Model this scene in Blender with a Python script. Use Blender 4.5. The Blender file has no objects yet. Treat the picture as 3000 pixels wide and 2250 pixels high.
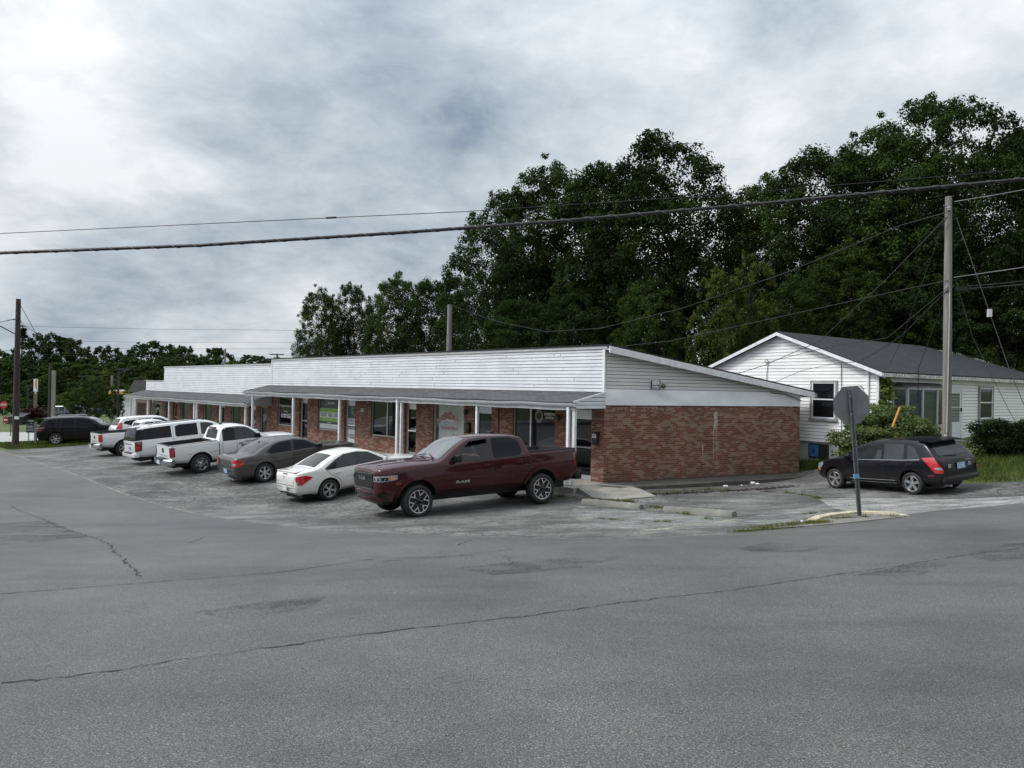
import bpy, bmesh, math, random
import numpy as np
from mathutils import Vector, Matrix
from mathutils.bvhtree import BVHTree
from mathutils.geometry import delaunay_2d_cdt
R_ = math.radians
rnd = random.Random(7)
scene = bpy.context.scene
COL = scene.collection

# ---------------------------------------------------------------- camera
FPX, CAMH = 2080.0, 1.6           # focal length in pixels of the 3000 px wide photo, eye height
PITCH, ROLL = R_(.36), R_(1.03)
cf = Vector((0, math.cos(PITCH), math.sin(PITCH)))
cu0 = Vector((0, -math.sin(PITCH), math.cos(PITCH)))
cr0 = Vector((1, 0, 0))
cr = cr0*math.cos(ROLL)+cu0*math.sin(ROLL)
cu = cu0*math.cos(ROLL)-cr0*math.sin(ROLL)
cam_d = bpy.data.cameras.new('camera'); cam = bpy.data.objects.new('camera', cam_d); COL.objects.link(cam)
cam_d.sensor_width = 36.0; cam_d.lens = FPX/3000*36.0; cam_d.clip_start = .05; cam_d.clip_end = 4000
m = Matrix.Identity(4)
for i in range(3):
    m[i][0] = cr[i]; m[i][1] = cu[i]; m[i][2] = -cf[i]
m[2][3] = CAMH
cam.matrix_world = m
scene.camera = cam

def at(x, y, depth):
    """world point seen at photo position (x, y) at a given distance in front of the lens"""
    d = cr*((x-1500)/FPX) - cu*((y-1125)/FPX) + cf
    return Vector((0, 0, CAMH)) + d*(depth/d.y)

# ---------------------------------------------------------------- light
scene.view_settings.view_transform = 'Standard'
scene.view_settings.look = 'None'
scene.view_settings.gamma = 1.0
scene.view_settings.use_curve_mapping = False
scene.view_settings.exposure = 0.26
scene.render.engine = 'CYCLES'
scene.cycles.max_bounces = 6
scene.cycles.diffuse_bounces = 3
scene.cycles.transparent_max_bounces = 12
SUN_AZ, SUN_EL = R_(-100), R_(48)      # azimuth from +Y towards +X
sd = bpy.data.lights.new('sun', 'SUN'); sun = bpy.data.objects.new('sun', sd); COL.objects.link(sun)
sd.energy = 1.9; sd.angle = R_(14); sd.color = (1.0, .96, .9)
to_sun = Vector((math.sin(SUN_AZ)*math.cos(SUN_EL), math.cos(SUN_AZ)*math.cos(SUN_EL), math.sin(SUN_EL)))
sun.rotation_euler = to_sun.to_track_quat('Z', 'Y').to_euler()

def build_world():
    w = bpy.data.worlds.new('World'); scene.world = w; w.use_nodes = True
    nt = w.node_tree; nt.nodes.clear(); N = nt.nodes.new; L = nt.links.new
    out = N('ShaderNodeOutputWorld'); bg = N('ShaderNodeBackground'); L(bg.outputs[0], out.inputs[0])
    sky = N('ShaderNodeTexSky'); sky.sky_type = 'NISHITA'; sky.sun_disc = False
    sky.sun_elevation = SUN_EL; sky.sun_rotation = SUN_AZ
    def math_(op, a, b=None, c=None):
        n = N('ShaderNodeMath'); n.operation = op
        for i, v in enumerate((a, b, c)):
            if v is None: continue
            if isinstance(v, (int, float)): n.inputs[i].default_value = v
            else: L(v, n.inputs[i])
        return n.outputs[0]
    tc = N('ShaderNodeTexCoord'); sep = N('ShaderNodeSeparateXYZ'); L(tc.outputs['Generated'], sep.inputs[0])
    zc = math_('ADD', math_('MAXIMUM', sep.outputs[2], 0.0), .30)
    u = math_('DIVIDE', sep.outputs[0], zc); v = math_('DIVIDE', sep.outputs[1], zc)
    comb = N('ShaderNodeCombineXYZ'); L(u, comb.inputs[0]); L(v, comb.inputs[1])
    wn = N('ShaderNodeTexNoise'); wn.inputs['Scale'].default_value = 2.2; wn.inputs['Detail'].default_value = 3; L(comb.outputs[0], wn.inputs['Vector'])
    wm = N('ShaderNodeMixRGB'); wm.blend_type = 'ADD'; wm.inputs[0].default_value = .20; L(comb.outputs[0], wm.inputs[1]); L(wn.outputs['Color'], wm.inputs[2])
    def noise(scale, detail, rough, off, dist=0.0):
        mp = N('ShaderNodeMapping'); mp.inputs['Location'].default_value = off; L(wm.outputs[0], mp.inputs[0])
        n = N('ShaderNodeTexNoise'); n.inputs['Scale'].default_value = scale; n.inputs['Detail'].default_value = detail
        n.inputs['Roughness'].default_value = rough; n.inputs['Distortion'].default_value = dist
        L(mp.outputs[0], n.inputs['Vector']); return n.outputs[0]
    def ramp(fac, stops, interp='EASE'):
        r = N('ShaderNodeValToRGB'); r.color_ramp.interpolation = interp
        el = r.color_ramp.elements
        while len(el) < len(stops): el.new(.5)
        for e, (p, c) in zip(el, stops): e.position = p; e.color = c if len(c) == 4 else (*c, 1)
        L(fac, r.inputs[0]); return r.outputs[0]
    big = noise(.8, 3, .5, SKY_OFF[0], 0)
    fine = noise(1.7, 9, .60, SKY_OFF[1], 0)
    def spot(px, py, power, amount):      # a cloud bank standing in a given direction of the sky
        d = (cr*((px-1500)/FPX)-cu*((py-1125)/FPX)+cf).normalized()
        n = N('ShaderNodeVectorMath'); n.operation = 'DOT_PRODUCT'; L(tc.outputs['Generated'], n.inputs[0]); n.inputs[1].default_value = d
        return math_('MULTIPLY', math_('POWER', math_('MAXIMUM', n.outputs['Value'], 0.0), power), amount)
    wisp = noise(6, 6, .65, (1.3, 2.9, 0), 0)
    mix = math_('ADD', math_('ADD', math_('MULTIPLY', big, .30), math_('MULTIPLY', fine, .54)), math_('MULTIPLY', wisp, .16))
    for sp in SPOTS: mix = math_('ADD', mix, spot(*sp))
    cl = ramp(mix, [(.34, (.26, .32, .39)), (.42, (.39, .455, .52)), (.485, (.53, .585, .635)), (.545, (.66, .705, .74)), (.61, (.82, .84, .855))], 'LINEAR')
    # gaps of blue sky low on the left
    mixn = N('ShaderNodeMixRGB'); mixn.blend_type = 'MIX'
    sc = N('ShaderNodeMixRGB'); sc.blend_type = 'MULTIPLY'; sc.inputs[0].default_value = 1.0; L(sky.outputs[0], sc.inputs[1]); sc.inputs[2].default_value = (.085, .085, .085, 1)
    gap = ramp(mix, [(.33, (.75, .75, .75)), (.40, (1, 1, 1))])
    L(gap, mixn.inputs[0]); L(sc.outputs[0], mixn.inputs[1]); L(cl, mixn.inputs[2])
    # thinner, brighter cloud overhead and around the veiled sun behind the camera's left shoulder
    up = math_('MULTIPLY', math_('POWER', math_('MAXIMUM', sep.outputs[2], 0.0), 2.0), 1.0)
    vm = N('ShaderNodeVectorMath'); vm.operation = 'DOT_PRODUCT'; L(tc.outputs['Generated'], vm.inputs[0]); vm.inputs[1].default_value = to_sun
    glow = math_('MULTIPLY', math_('POWER', math_('MAXIMUM', vm.outputs['Value'], 0.0), 6.0), 2.6)
    st = math_('ADD', math_('ADD', up, glow), .84)
    L(mixn.outputs[0], bg.inputs[0]); L(st, bg.inputs[1])
SPOTS = ((1900, 260, 70, .10), (2650, 200, 70, .08), (260, 300, 110, .10), (650, 440, 150, -.05), (1250, 40, 120, -.05), (2300, 60, 400, -.10), (900, 820, 160, .03), (300, 880, 180, -.05))
SKY_OFF = ((2.1, 8.4, 0), (9.2, 1.7, 0))
build_world()

# ---------------------------------------------------------------- helpers
def tag(o, label=None, cat=None, group=None, kind=None):
    if label: o['label'] = label
    if cat: o['category'] = cat
    if group: o['group'] = group
    if kind: o['kind'] = kind
    return o
def thing(name, label, cat, loc=(0, 0, 0), rot=None, group=None):
    o = bpy.data.objects.new(name, None); COL.objects.link(o); o.empty_display_size = .3
    o.location = loc
    if rot is not None:
        if isinstance(rot, Matrix): o.matrix_world = Matrix.Translation(loc) @ rot.to_4x4()
        else: o.rotation_euler = (0, 0, rot)
    return tag(o, label, cat, group)
def link(name, me, mats, parent=None, loc=None):
    o = bpy.data.objects.new(name, me); COL.objects.link(o)
    for mt in (mats if isinstance(mats, (list, tuple)) else [mats]):
        if mt: me.materials.append(mt)
    if parent: o.parent = parent
    if loc is not None: o.location = loc
    return o
def copy_tree(o, parent=None):
    c = o.copy(); COL.objects.link(c)
    if parent: c.parent = parent
    for ch in o.children: copy_tree(ch, c)
    return c
class MB:
    def __init__(s): s.v = []; s.f = []; s.mi = []; s.cur = 0
    def add(s, verts, faces, mi=None):
        b = len(s.v); s.v += [tuple(p) for p in verts]; s.f += [tuple(i+b for i in f) for f in faces]
        s.mi += [s.cur if mi is None else mi]*len(faces)
    def box(s, a, b, M=None, mi=None):
        (x0, y0, z0), (x1, y1, z1) = a, b
        x0, x1 = min(x0, x1), max(x0, x1); y0, y1 = min(y0, y1), max(y0, y1); z0, z1 = min(z0, z1), max(z0, z1)
        v = [Vector(p) for p in ((x0,y0,z0),(x1,y0,z0),(x1,y1,z0),(x0,y1,z0),(x0,y0,z1),(x1,y0,z1),(x1,y1,z1),(x0,y1,z1))]
        if M: v = [M @ p for p in v]
        s.add(v, [(3,2,1,0),(4,5,6,7),(0,1,5,4),(1,2,6,5),(2,3,7,6),(3,0,4,7)], mi)
    def prism(s, poly, axis_o, axis_d, M=None, mi=None):
        """poly = 3-D points, extruded by vector axis_d"""
        n = len(poly); a = [Vector(p)+Vector(axis_o) for p in poly]; b = [p+Vector(axis_d) for p in a]
        v = a+b
        if M: v = [M @ p for p in v]
        s.add(v, [tuple(range(n))[::-1], tuple(range(n, 2*n))]+[(i, (i+1) % n, (i+1) % n+n, i+n) for i in range(n)], mi)
    def tube(s, pts, r, n=8, mi=None, cap=True):
        pts = [Vector(p) for p in pts]; k = len(pts); rs = r if isinstance(r, (list, tuple)) else [r]*k
        ring = []; up = Vector((0, 0, 1))
        for i, p in enumerate(pts):
            t = (pts[min(i+1, k-1)]-pts[max(i-1, 0)]).normalized()
            a = t.cross(up)
            if a.length < .05: a = t.cross(Vector((1, 0, 0)))
            a.normalize(); b = t.cross(a).normalized()
            ring += [p+(a*math.cos(2*math.pi*j/n)+b*math.sin(2*math.pi*j/n))*rs[i] for j in range(n)]
        fs = [(i*n+j, i*n+(j+1) % n, (i+1)*n+(j+1) % n, (i+1)*n+j) for i in range(k-1) for j in range(n)]
        if cap: fs += [tuple(range(n))[::-1], tuple(range((k-1)*n, k*n))]
        s.add(ring, fs, mi)
    def lathe(s, prof, n=24, M=None, mi=None):
        """prof = [(radius, height)] turned about Z"""
        k = len(prof); v = []
        for (r, h) in prof: v += [Vector((r*math.cos(2*math.pi*j/n), r*math.sin(2*math.pi*j/n), h)) for j in range(n)]
        if M: v = [M @ p for p in v]
        s.add(v, [(i*n+j, i*n+(j+1) % n, (i+1)*n+(j+1) % n, (i+1)*n+j) for i in range(k-1) for j in range(n)], mi)
    def mesh(s, name, smooth=None):
        me = bpy.data.meshes.new(name); me.from_pydata(s.v, [], s.f)
        me.polygons.foreach_set('material_index', s.mi); me.update()
        if smooth is not None:
            me.polygons.foreach_set('use_smooth', [True]*len(me.polygons))
            me.set_sharp_from_angle(angle=R_(smooth))
        return me
    def build(s, name, mats, parent=None, smooth=None, uv=True):
        me = s.mesh(name, smooth)
        if uv: uv_box(me)
        return link(name, me, mats, parent)
def uv_box(me):
    """metres as UV: horizontal run and height on walls, x and y on level faces"""
    if not me.polygons: return
    lay = me.uv_layers.new(name='UVMap'); vs = me.vertices; out = []
    for p in me.polygons:
        n = p.normal
        if abs(n.z) > .75:
            for li in p.loop_indices:
                c = vs[me.loops[li].vertex_index].co; out += [c.x, c.y]
        else:
            t = Vector((-n.y, n.x, 0)).normalized()
            for li in p.loop_indices:
                c = vs[me.loops[li].vertex_index].co; out += [c.x*t.x+c.y*t.y, c.z]
    lay.data.foreach_set('uv', out)
_txt = {}
def text_geo(body, bold=False):
    if body in _txt: return _txt[body]
    cu_ = bpy.data.curves.new('t', 'FONT'); cu_.body = body; cu_.size = 1.0; cu_.offset = .018 if bold else 0.0
    cu_.resolution_u = 3
    o = bpy.data.objects.new('t', cu_); COL.objects.link(o)
    dg = bpy.context.evaluated_depsgraph_get()
    me = bpy.data.meshes.new_from_object(o.evaluated_get(dg))
    v = [tuple(p.co) for p in me.vertices]; f = [tuple(p.vertices) for p in me.polygons]
    bpy.data.objects.remove(o); bpy.data.meshes.remove(me)
    xs = [p[0] for p in v] or [0, 1]; ys = [p[1] for p in v] or [0, 1]
    x0, x1, y0, y1 = min(xs), max(xs), min(ys), max(ys)
    v = [((p[0]-x0)/(x1-x0), (p[1]-y0)/(y1-y0)) for p in v]
    _txt[body] = (v, f); return _txt[body]
def add_text(mb, body, origin, ex, ey, w, h, bold=True, mi=None, warp=None):
    """letters filling a w x h rectangle from origin along unit vectors ex, ey"""
    v, f = text_geo(body, bold); origin, ex, ey = Vector(origin), Vector(ex), Vector(ey)
    P = []
    for (a, b) in v:
        if warp: a, b = warp(a, b)
        P.append(origin+ex*(a*w)+ey*(b*h))
    mb.add(P, f, mi)

# ---------------------------------------------------------------- materials
MAT = {}
class NT:
    def __init__(s, name):
        s.m = bpy.data.materials.new(name); s.m.use_nodes = True; s.nt = s.m.node_tree; s.nt.nodes.clear()
        s.out = s.nt.nodes.new('ShaderNodeOutputMaterial'); s.b = s.n('ShaderNodeBsdfPrincipled'); s.l(s.b.outputs[0], s.out.inputs[0])
    def n(s, t): return s.nt.nodes.new(t)
    def l(s, a, b): s.nt.links.new(a, b)
    def setin(s, k, v):
        i = s.b.inputs[k]
        if hasattr(v, 'is_output'): s.l(v, i)
        elif isinstance(v, (tuple, list)): i.default_value = (*v, 1) if len(v) == 3 else v
        else: i.default_value = v
    def coord(s, kind='Object', scale=(1, 1, 1), rot=(0, 0, 0), loc=(0, 0, 0)):
        tc = s.n('ShaderNodeTexCoord'); mp = s.n('ShaderNodeMapping'); mp.inputs['Scale'].default_value = scale
        mp.inputs['Rotation'].default_value = rot; mp.inputs['Location'].default_value = loc
        s.l(tc.outputs[kind], mp.inputs[0]); return mp.outputs[0]
    def noise(s, vec, scale, detail=4, rough=.55, dist=0.0):
        n = s.n('ShaderNodeTexNoise'); n.inputs['Scale'].default_value = scale; n.inputs['Detail'].default_value = detail
        n.inputs['Roughness'].default_value = rough; n.inputs['Distortion'].default_value = dist; s.l(vec, n.inputs['Vector']); return n.outputs[0]
    def ramp(s, fac, stops, interp='LINEAR'):
        r = s.n('ShaderNodeValToRGB'); r.color_ramp.interpolation = interp; el = r.color_ramp.elements
        while len(el) < len(stops): el.new(.5)
        for e, (p, c) in zip(el, stops):
            e.position = p
            if isinstance(c, (int, float)): c = (c, c, c)
            e.color = (*c, 1)
        s.l(fac, r.inputs[0]); return r.outputs[0]
    def mix(s, fac, a, b, mode='MIX'):
        x = s.n('ShaderNodeMixRGB'); x.blend_type = mode
        for i, v in enumerate((fac, a, b)):
            if hasattr(v, 'is_output'): s.l(v, x.inputs[i])
            elif isinstance(v, (int, float)): x.inputs[i].default_value = v if i == 0 else (v, v, v, 1)
            else: x.inputs[i].default_value = (*v, 1)
        return x.outputs[0]
    def math(s, op, a, b=None):
        n = s.n('ShaderNodeMath'); n.operation = op
        for i, v in enumerate((a, b)):
            if v is None: continue
            if hasattr(v, 'is_output'): s.l(v, n.inputs[i])
            else: n.inputs[i].default_value = v
        return n.outputs[0]
    def bump(s, h, strength=.3, dist=.01):
        b = s.n('ShaderNodeBump'); b.inputs['Strength'].default_value = strength; b.inputs['Distance'].default_value = dist
        s.l(h, b.inputs['Height']); s.l(b.outputs[0], s.b.inputs['Normal'])
def plain(name, col, rough=.6, metal=0.0, spec=.5, coat=0.0, var=.12, vscale=6.0, bump=0.0):
    if name in MAT: return MAT[name]
    t = NT(name); v = t.coord('Object')
    if var: t.setin('Base Color', t.mix(1.0, col, t.ramp(t.noise(v, vscale, 5, .6), [(.3, 1-var*1.6), (.7, 1+var)]), 'MULTIPLY'))
    else: t.setin('Base Color', col)
    t.setin('Roughness', rough); t.setin('Metallic', metal); t.setin('Specular IOR Level', spec)
    if coat: t.setin('Coat Weight', coat); t.setin('Coat Roughness', .03)
    if bump: t.bump(t.noise(v, vscale*6, 4), bump, .01)
    MAT[name] = t.m; return t.m
def emis(name, col, s):
    t = NT(name); t.setin('Base Color', col); t.setin('Emission Color', col); t.setin('Emission Strength', s); MAT[name] = t.m; return t.m
def thin_glass(name, tint, refl_min=.06):
    if name in MAT: return MAT[name]
    t = NT(name); t.nt.nodes.remove(t.b)
    tr = t.n('ShaderNodeBsdfTransparent'); tr.inputs[0].default_value = (*tint, 1)
    gl = t.n('ShaderNodeBsdfGlossy'); gl.inputs['Roughness'].default_value = .02; gl.inputs[0].default_value = (.95, .97, 1, 1)
    lw = t.n('ShaderNodeFresnel'); lw.inputs[0].default_value = 1.55
    mx = t.n('ShaderNodeMixShader'); gm = t.n('ShaderNodeNewGeometry'); t.l(t.math('MULTIPLY', lw.outputs[0], t.math('SUBTRACT', 1.0, gm.outputs['Backfacing'])), mx.inputs[0]); t.l(tr.outputs[0], mx.inputs[1]); t.l(gl.outputs[0], mx.inputs[2])
    t.l(mx.outputs[0], t.out.inputs[0]); MAT[name] = t.m; return t.m

def mat_brick(name, c_lo, c_mid, c_hi, mortar, scale=1.0, stains=False):
    t = NT(name); uv = t.coord('UV')
    b = t.n('ShaderNodeTexBrick'); t.l(uv, b.inputs['Vector'])
    b.inputs['Scale'].default_value = 1.0; b.inputs['Brick Width'].default_value = .206; b.inputs['Row Height'].default_value = .0678
    b.inputs['Mortar Size'].default_value = .0055; b.inputs['Mortar Smooth'].default_value = .2; b.inputs['Bias'].default_value = 0.0
    b.inputs['Color1'].default_value = (0, 0, 0, 1); b.inputs['Color2'].default_value = (1, 1, 1, 1); b.inputs['Mortar'].default_value = (.5, .5, .5, 1)
    b.offset = .5
    clump = t.noise(t.coord('UV', (1.0, 3.0, 1)), 1.5, 3, .55)
    face = t.ramp(t.math('ADD', t.math('MULTIPLY', b.outputs['Color'], .62), t.math('MULTIPLY', clump, .34)), [(.08, c_lo), (.36, c_mid), (.50, c_mid), (.60, c_hi), (.9, tuple(x*1.15 for x in c_hi))])
    grime = t.ramp(t.noise(uv, 1.1, 6, .6), [(.3, .72), (.65, 1.08)])
    fine = t.ramp(t.noise(uv, 38, 4, .6), [(.25, .8), (.75, 1.12)])
    face = t.mix(1.0, t.mix(1.0, face, grime, 'MULTIPLY'), fine, 'MULTIPLY')
    col = t.mix(b.outputs['Fac'], face, t.mix(1.0, mortar, grime, 'MULTIPLY'))
    if stains:  # spilt white paint: specks under the metal band and a long drip
        sp = t.n('ShaderNodeSeparateXYZ'); t.l(uv, sp.inputs[0])
        U, V = sp.outputs[0], sp.outputs[1]
        def win(x, a, b, soft): return t.math('MULTIPLY', t.ramp(t.math('DIVIDE', t.math('SUBTRACT', x, a), soft), [(0, 0), (1, 1)]), t.ramp(t.math('DIVIDE', t.math('SUBTRACT', b, x), soft), [(0, 0), (1, 1)]))
        n1 = t.ramp(t.noise(uv, 9, 5, .7), [(.56, 0), (.62, 1)])
        n2 = t.ramp(t.noise(uv, 12, 5, .7), [(.42, 0), (.5, 1)])
        a = t.math('MULTIPLY', t.math('MULTIPLY', win(V, 2.26, 2.40, .06), win(U, .3, 3.0, .2)), n1)
        c = t.math('MULTIPLY', t.math('MULTIPLY', win(V, 1.62, 2.28, .12), win(U, 4.56, 4.76, .05)), n2)
        d = t.math('MULTIPLY', win(V, .55, 1.8, .1), t.math('ADD', win(U, 4.57, 4.59, .01), win(U, 4.70, 4.718, .01)))
        e = t.math('MULTIPLY', t.math('MULTIPLY', win(V, .75, 1.15, .1), win(U, 4.06, 4.12, .03)), n2)
        tot = t.math('MINIMUM', t.math('ADD', t.math('ADD', a, c), t.math('ADD', d, e)), .55)
        col = t.mix(tot, col, (.62, .62, .62))
        low = t.math('MULTIPLY', t.ramp(V, [(0.0, 1), (.35, 0)]), t.ramp(t.noise(uv, 2.0, 5), [(.4, 0), (.6, .6)]))
        col = t.mix(low, col, (.10, .085, .07))
    t.setin('Base Color', col); t.setin('Roughness', .9)
    t.bump(t.math('SUBTRACT', 1.0, b.outputs['Fac']), .6, .006)
    MAT[name] = t.m; return t.m
def mat_shingle(name, c1, c2):
    t = NT(name); uv = t.coord('UV')
    b = t.n('ShaderNodeTexBrick'); t.l(uv, b.inputs['Vector']); b.inputs['Brick Width'].default_value = .33; b.inputs['Row Height'].default_value = .14
    b.inputs['Scale'].default_value = 1; b.inputs['Mortar Size'].default_value = .008; b.inputs['Color1'].default_value = (*c1, 1); b.inputs['Color2'].default_value = (*c2, 1)
    b.inputs['Mortar'].default_value = (c1[0]*.4, c1[1]*.4, c1[2]*.4, 1)
    n = t.ramp(t.noise(uv, 60, 3), [(.3, .75), (.7, 1.2)]); n2 = t.ramp(t.noise(uv, .9, 4), [(.3, .8), (.7, 1.15)])
    t.setin('Base Color', t.mix(1.0, t.mix(1.0, b.outputs['Color'], n, 'MULTIPLY'), n2, 'MULTIPLY')); t.setin('Roughness', .92)
    t.bump(t.math('SUBTRACT', 1.0, b.outputs['Fac']), .8, .012); MAT[name] = t.m; return t.m
def mat_asphalt(name, base, worn=False, tint=(1, 1, 1)):
    t = NT(name); v = t.coord('Object')
    agg = t.noise(v, 95, 3, .7); agg2 = t.noise(v, 240, 2, .6)
    big = t.noise(v, .35, 5, .6); mid = t.noise(v, 2.2, 5, .65)
    c = t.mix(1.0, t.ramp(agg, [(.34, base*.32), (.47, base*.85), (.58, base*1.4), (.68, base*3.2)]), t.ramp(agg2, [(.3, .6), (.7, 1.45)]), 'MULTIPLY')
    c = t.mix(1.0, c, t.ramp(big, [(.3, .74), (.7, 1.24)]), 'MULTIPLY')
    c = t.mix(1.0, c, t.ramp(mid, [(.3, .9), (.7, 1.1)]), 'MULTIPLY')
    # dark oily patches drawn out along the traffic
    sv = t.coord('Object', (.22, .75, 1), (0, 0, R_(-14)))
    c = t.mix(t.ramp(t.noise(sv, 1.0, 5, .6), [(.52, 0), (.70, .55)]), c, t.mix(1.0, .5, t.ramp(agg, [(.32, base*.30), (.48, base*.85), (.60, base*1.5), (.70, base*3.4)]), 'MULTIPLY'))
    h = agg
    if worn:
        # pale worn-off coat in streaks, and crazed cracks
        wv = t.coord('Object', (.7, 1.05, 1), (0, 0, R_(8)))
        n = t.math('ADD', t.math('MULTIPLY', t.noise(wv, .9, 9, .70, .3), .66), t.math('MULTIPLY', t.noise(v, 18, 5, .78), .34))
        c = t.mix(t.ramp(n, [(.46, 0), (.56, .6), (.66, .92)]), c, t.ramp(t.math('ADD', t.math('MULTIPLY', agg, .6), t.math('MULTIPLY', t.noise(v, 14, 5, .75), .4)), [(.36, .06), (.5, .21), (.62, .46)]))
        dn = t.ramp(t.noise(v, .5, 6, .65), [(.52, 0), (.66, .8)])
        c = t.mix(dn, c, t.ramp(agg, [(.3, .028), (.75, .09)]))
        crv = t.coord('Object', (1, 1, 1)); nz = t.n('ShaderNodeTexNoise'); nz.inputs['Scale'].default_value = 1.5; t.l(crv, nz.inputs['Vector'])
        wrp = t.mix(.28, crv, nz.outputs['Color'], 'ADD')
        for sc, wd in ((1.3, .006), (3.6, .007)):
            vo = t.n('ShaderNodeTexVoronoi'); vo.feature = 'DISTANCE_TO_EDGE'; vo.inputs['Scale'].default_value = sc; t.l(wrp, vo.inputs['Vector'])
            msk = t.ramp(t.noise(v, .3 if sc > 1 else .22, 3), [(.40, 0), (.52, 1)])
            cr_ = t.math('MULTIPLY', t.ramp(vo.outputs['Distance'], [(wd*sc*.8, 1), (wd*sc*2.4, 0)]), msk)
            c = t.mix(t.math('MULTIPLY', cr_, .4 if sc < 2 else .8), c, (.025, .025, .025))
    c = t.mix(1.0, c, tint, 'MULTIPLY')
    t.setin('Base Color', c); t.setin('Roughness', .62 if not worn else .8); t.setin('Specular IOR Level', .5 if not worn else .35)
    t.bump(h, .5, .006); MAT[name] = t.m; return t.m
def mat_concrete(name, base, spots=.5):
    t = NT(name); v = t.coord('Object')
    c = t.mix(1.0, base, t.ramp(t.noise(v, 2.3, 7, .65), [(.3, .62), (.7, 1.2)]), 'MULTIPLY')
    c = t.mix(t.ramp(t.noise(v, 70, 3, .7), [(.52, 0), (.7, spots)]), c, tuple(x*.45 for x in base))
    t.setin('Base Color', c); t.setin('Roughness', .92); t.bump(t.noise(v, 60, 4), .35, .006); MAT[name] = t.m; return t.m
def mat_wood(name, c1, c2):
    t = NT(name); v = t.coord('Object', (22, 22, .9))
    n = t.noise(v, 1.0, 6, .65); k = t.noise(t.coord('Object', (3, 3, .35)), 1.0, 4)
    c = t.mix(t.ramp(n, [(.3, 0), (.7, 1)]), c1, c2); c = t.mix(1.0, c, t.ramp(k, [(.3, .65), (.7, 1.2)]), 'MULTIPLY')
    t.setin('Base Color', c); t.setin('Roughness', .88); t.bump(n, .5, .01); MAT[name] = t.m; return t.m
def mat_siding(name, col, dirt=.25):
    t = NT(name); v = t.coord('Object')
    st = t.noise(t.coord('Object', (.8, .8, 1.6)), 1.0, 6, .65)
    c = t.mix(1.0, col, t.ramp(st, [(.3, 1-dirt), (.62, 1.03)]), 'MULTIPLY')
    c = t.mix(t.ramp(t.noise(v, 26, 5, .7), [(.60, 0), (.75, .3)]), c, tuple(x*.55 for x in col))
    t.setin('Base Color', c); t.setin('Roughness', .5); MAT[name] = t.m; return t.m
def mat_leaf(name, dark, light, scale=.55, trans=.25):
    t = NT(name); v = t.coord('Object'); g = t.n('ShaderNodeNewGeometry'); oi = t.n('ShaderNodeObjectInfo')
    n = t.noise(v, scale, 4, .6)
    c = t.mix(t.ramp(n, [(.34, 0), (.66, 1)]), dark, light)
    c = t.mix(1.0, c, t.ramp(g.outputs['Random Per Island'], [(0, .78), (1, 1.22)]), 'MULTIPLY')
    c = t.mix(1.0, c, t.ramp(oi.outputs['Random'], [(0, .84), (1, 1.14)]), 'MULTIPLY')
    t.setin('Base Color', c); t.setin('Roughness', .75); t.setin('Specular IOR Level', .08)
    tr = t.n('ShaderNodeBsdfTranslucent'); t.l(t.mix(1.0, c, (1.2, 1.25, .6), 'MULTIPLY'), tr.inputs[0])
    mx = t.n('ShaderNodeMixShader'); mx.inputs[0].default_value = trans; t.l(t.b.outputs[0], mx.inputs[1]); t.l(tr.outputs[0], mx.inputs[2]); t.l(mx.outputs[0], t.out.inputs[0])
    MAT[name] = t.m; return t.m
def mat_grassground(name):
    t = NT(name); v = t.coord('Object')
    c = t.mix(t.ramp(t.noise(v, .6, 6, .6), [(.35, 0), (.65, 1)]), (.040, .062, .014), (.105, .130, .035))
    c = t.mix(1.0, c, t.ramp(t.noise(v, 40, 4, .7), [(.3, .55), (.7, 1.35)]), 'MULTIPLY')
    t.setin('Base Color', c); t.setin('Roughness', .95); t.bump(t.noise(v, 30, 4), .7, .03); MAT[name] = t.m; return t.m
def paint(name, col, rough=.28, metal=0.0, coat=1.0, flake=False):
    if name in MAT: return MAT[name]
    t = NT(name); v = t.coord('Object')
    sp = t.n('ShaderNodeSeparateXYZ'); t.l(v, sp.inputs[0])
    dust = t.math('MULTIPLY', t.ramp(sp.outputs[2], [(.25, .28), (.75, .02)]), t.ramp(t.noise(v, 5, 6, .65), [(.3, .35), (.7, 1)]))
    c = t.mix(dust, col, (.11, .10, .09))
    t.setin('Base Color', c); t.setin('Roughness', rough); t.setin('Metallic', metal)
    t.setin('Coat Weight', coat); t.setin('Coat Roughness', .025); t.setin('Coat IOR', 1.5); t.setin('Specular IOR Level', .5 if coat > .9 else .15)
    MAT[name] = t.m; return t.m

brick = mat_brick('brick', (.150, .036, .021), (.176, .058, .035), (.248, .155, .110), (.27, .20, .15))
brick_side = mat_brick('brick_side', (.150, .036, .021), (.176, .058, .035), (.248, .155, .110), (.27, .20, .15), stains=True)
tan_brick = mat_brick('tan_brick', (.20, .13, .09), (.24, .17, .12), (.28, .21, .16), (.3, .27, .23))
brown_brick = mat_brick('brown_brick', (.11, .06, .045), (.14, .08, .06), (.18, .11, .08), (.2, .17, .14))
shingle = mat_shingle('shingle', (.055, .056, .058), (.085, .087, .09))
shingle_dark = mat_shingle('shingle_dark', (.016, .017, .021), (.028, .030, .036))
asphalt = mat_asphalt('asphalt', .080, tint=(1.03, 1.0, .95))
lot_mat = mat_asphalt('lot_asphalt', .075, worn=True, tint=(1.03, 1.0, .95))
concrete = mat_concrete('concrete', (.27, .255, .22))
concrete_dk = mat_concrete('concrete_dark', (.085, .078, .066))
concrete_lt = mat_concrete('concrete_pale', (.36, .355, .34))
white_siding = mat_siding('white_siding', (.64, .66, .69), .2)
cream_siding = mat_siding('cream_siding', (.60, .60, .57), .12)
house_siding = mat_siding('house_siding', (.84, .84, .82), .1)
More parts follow.
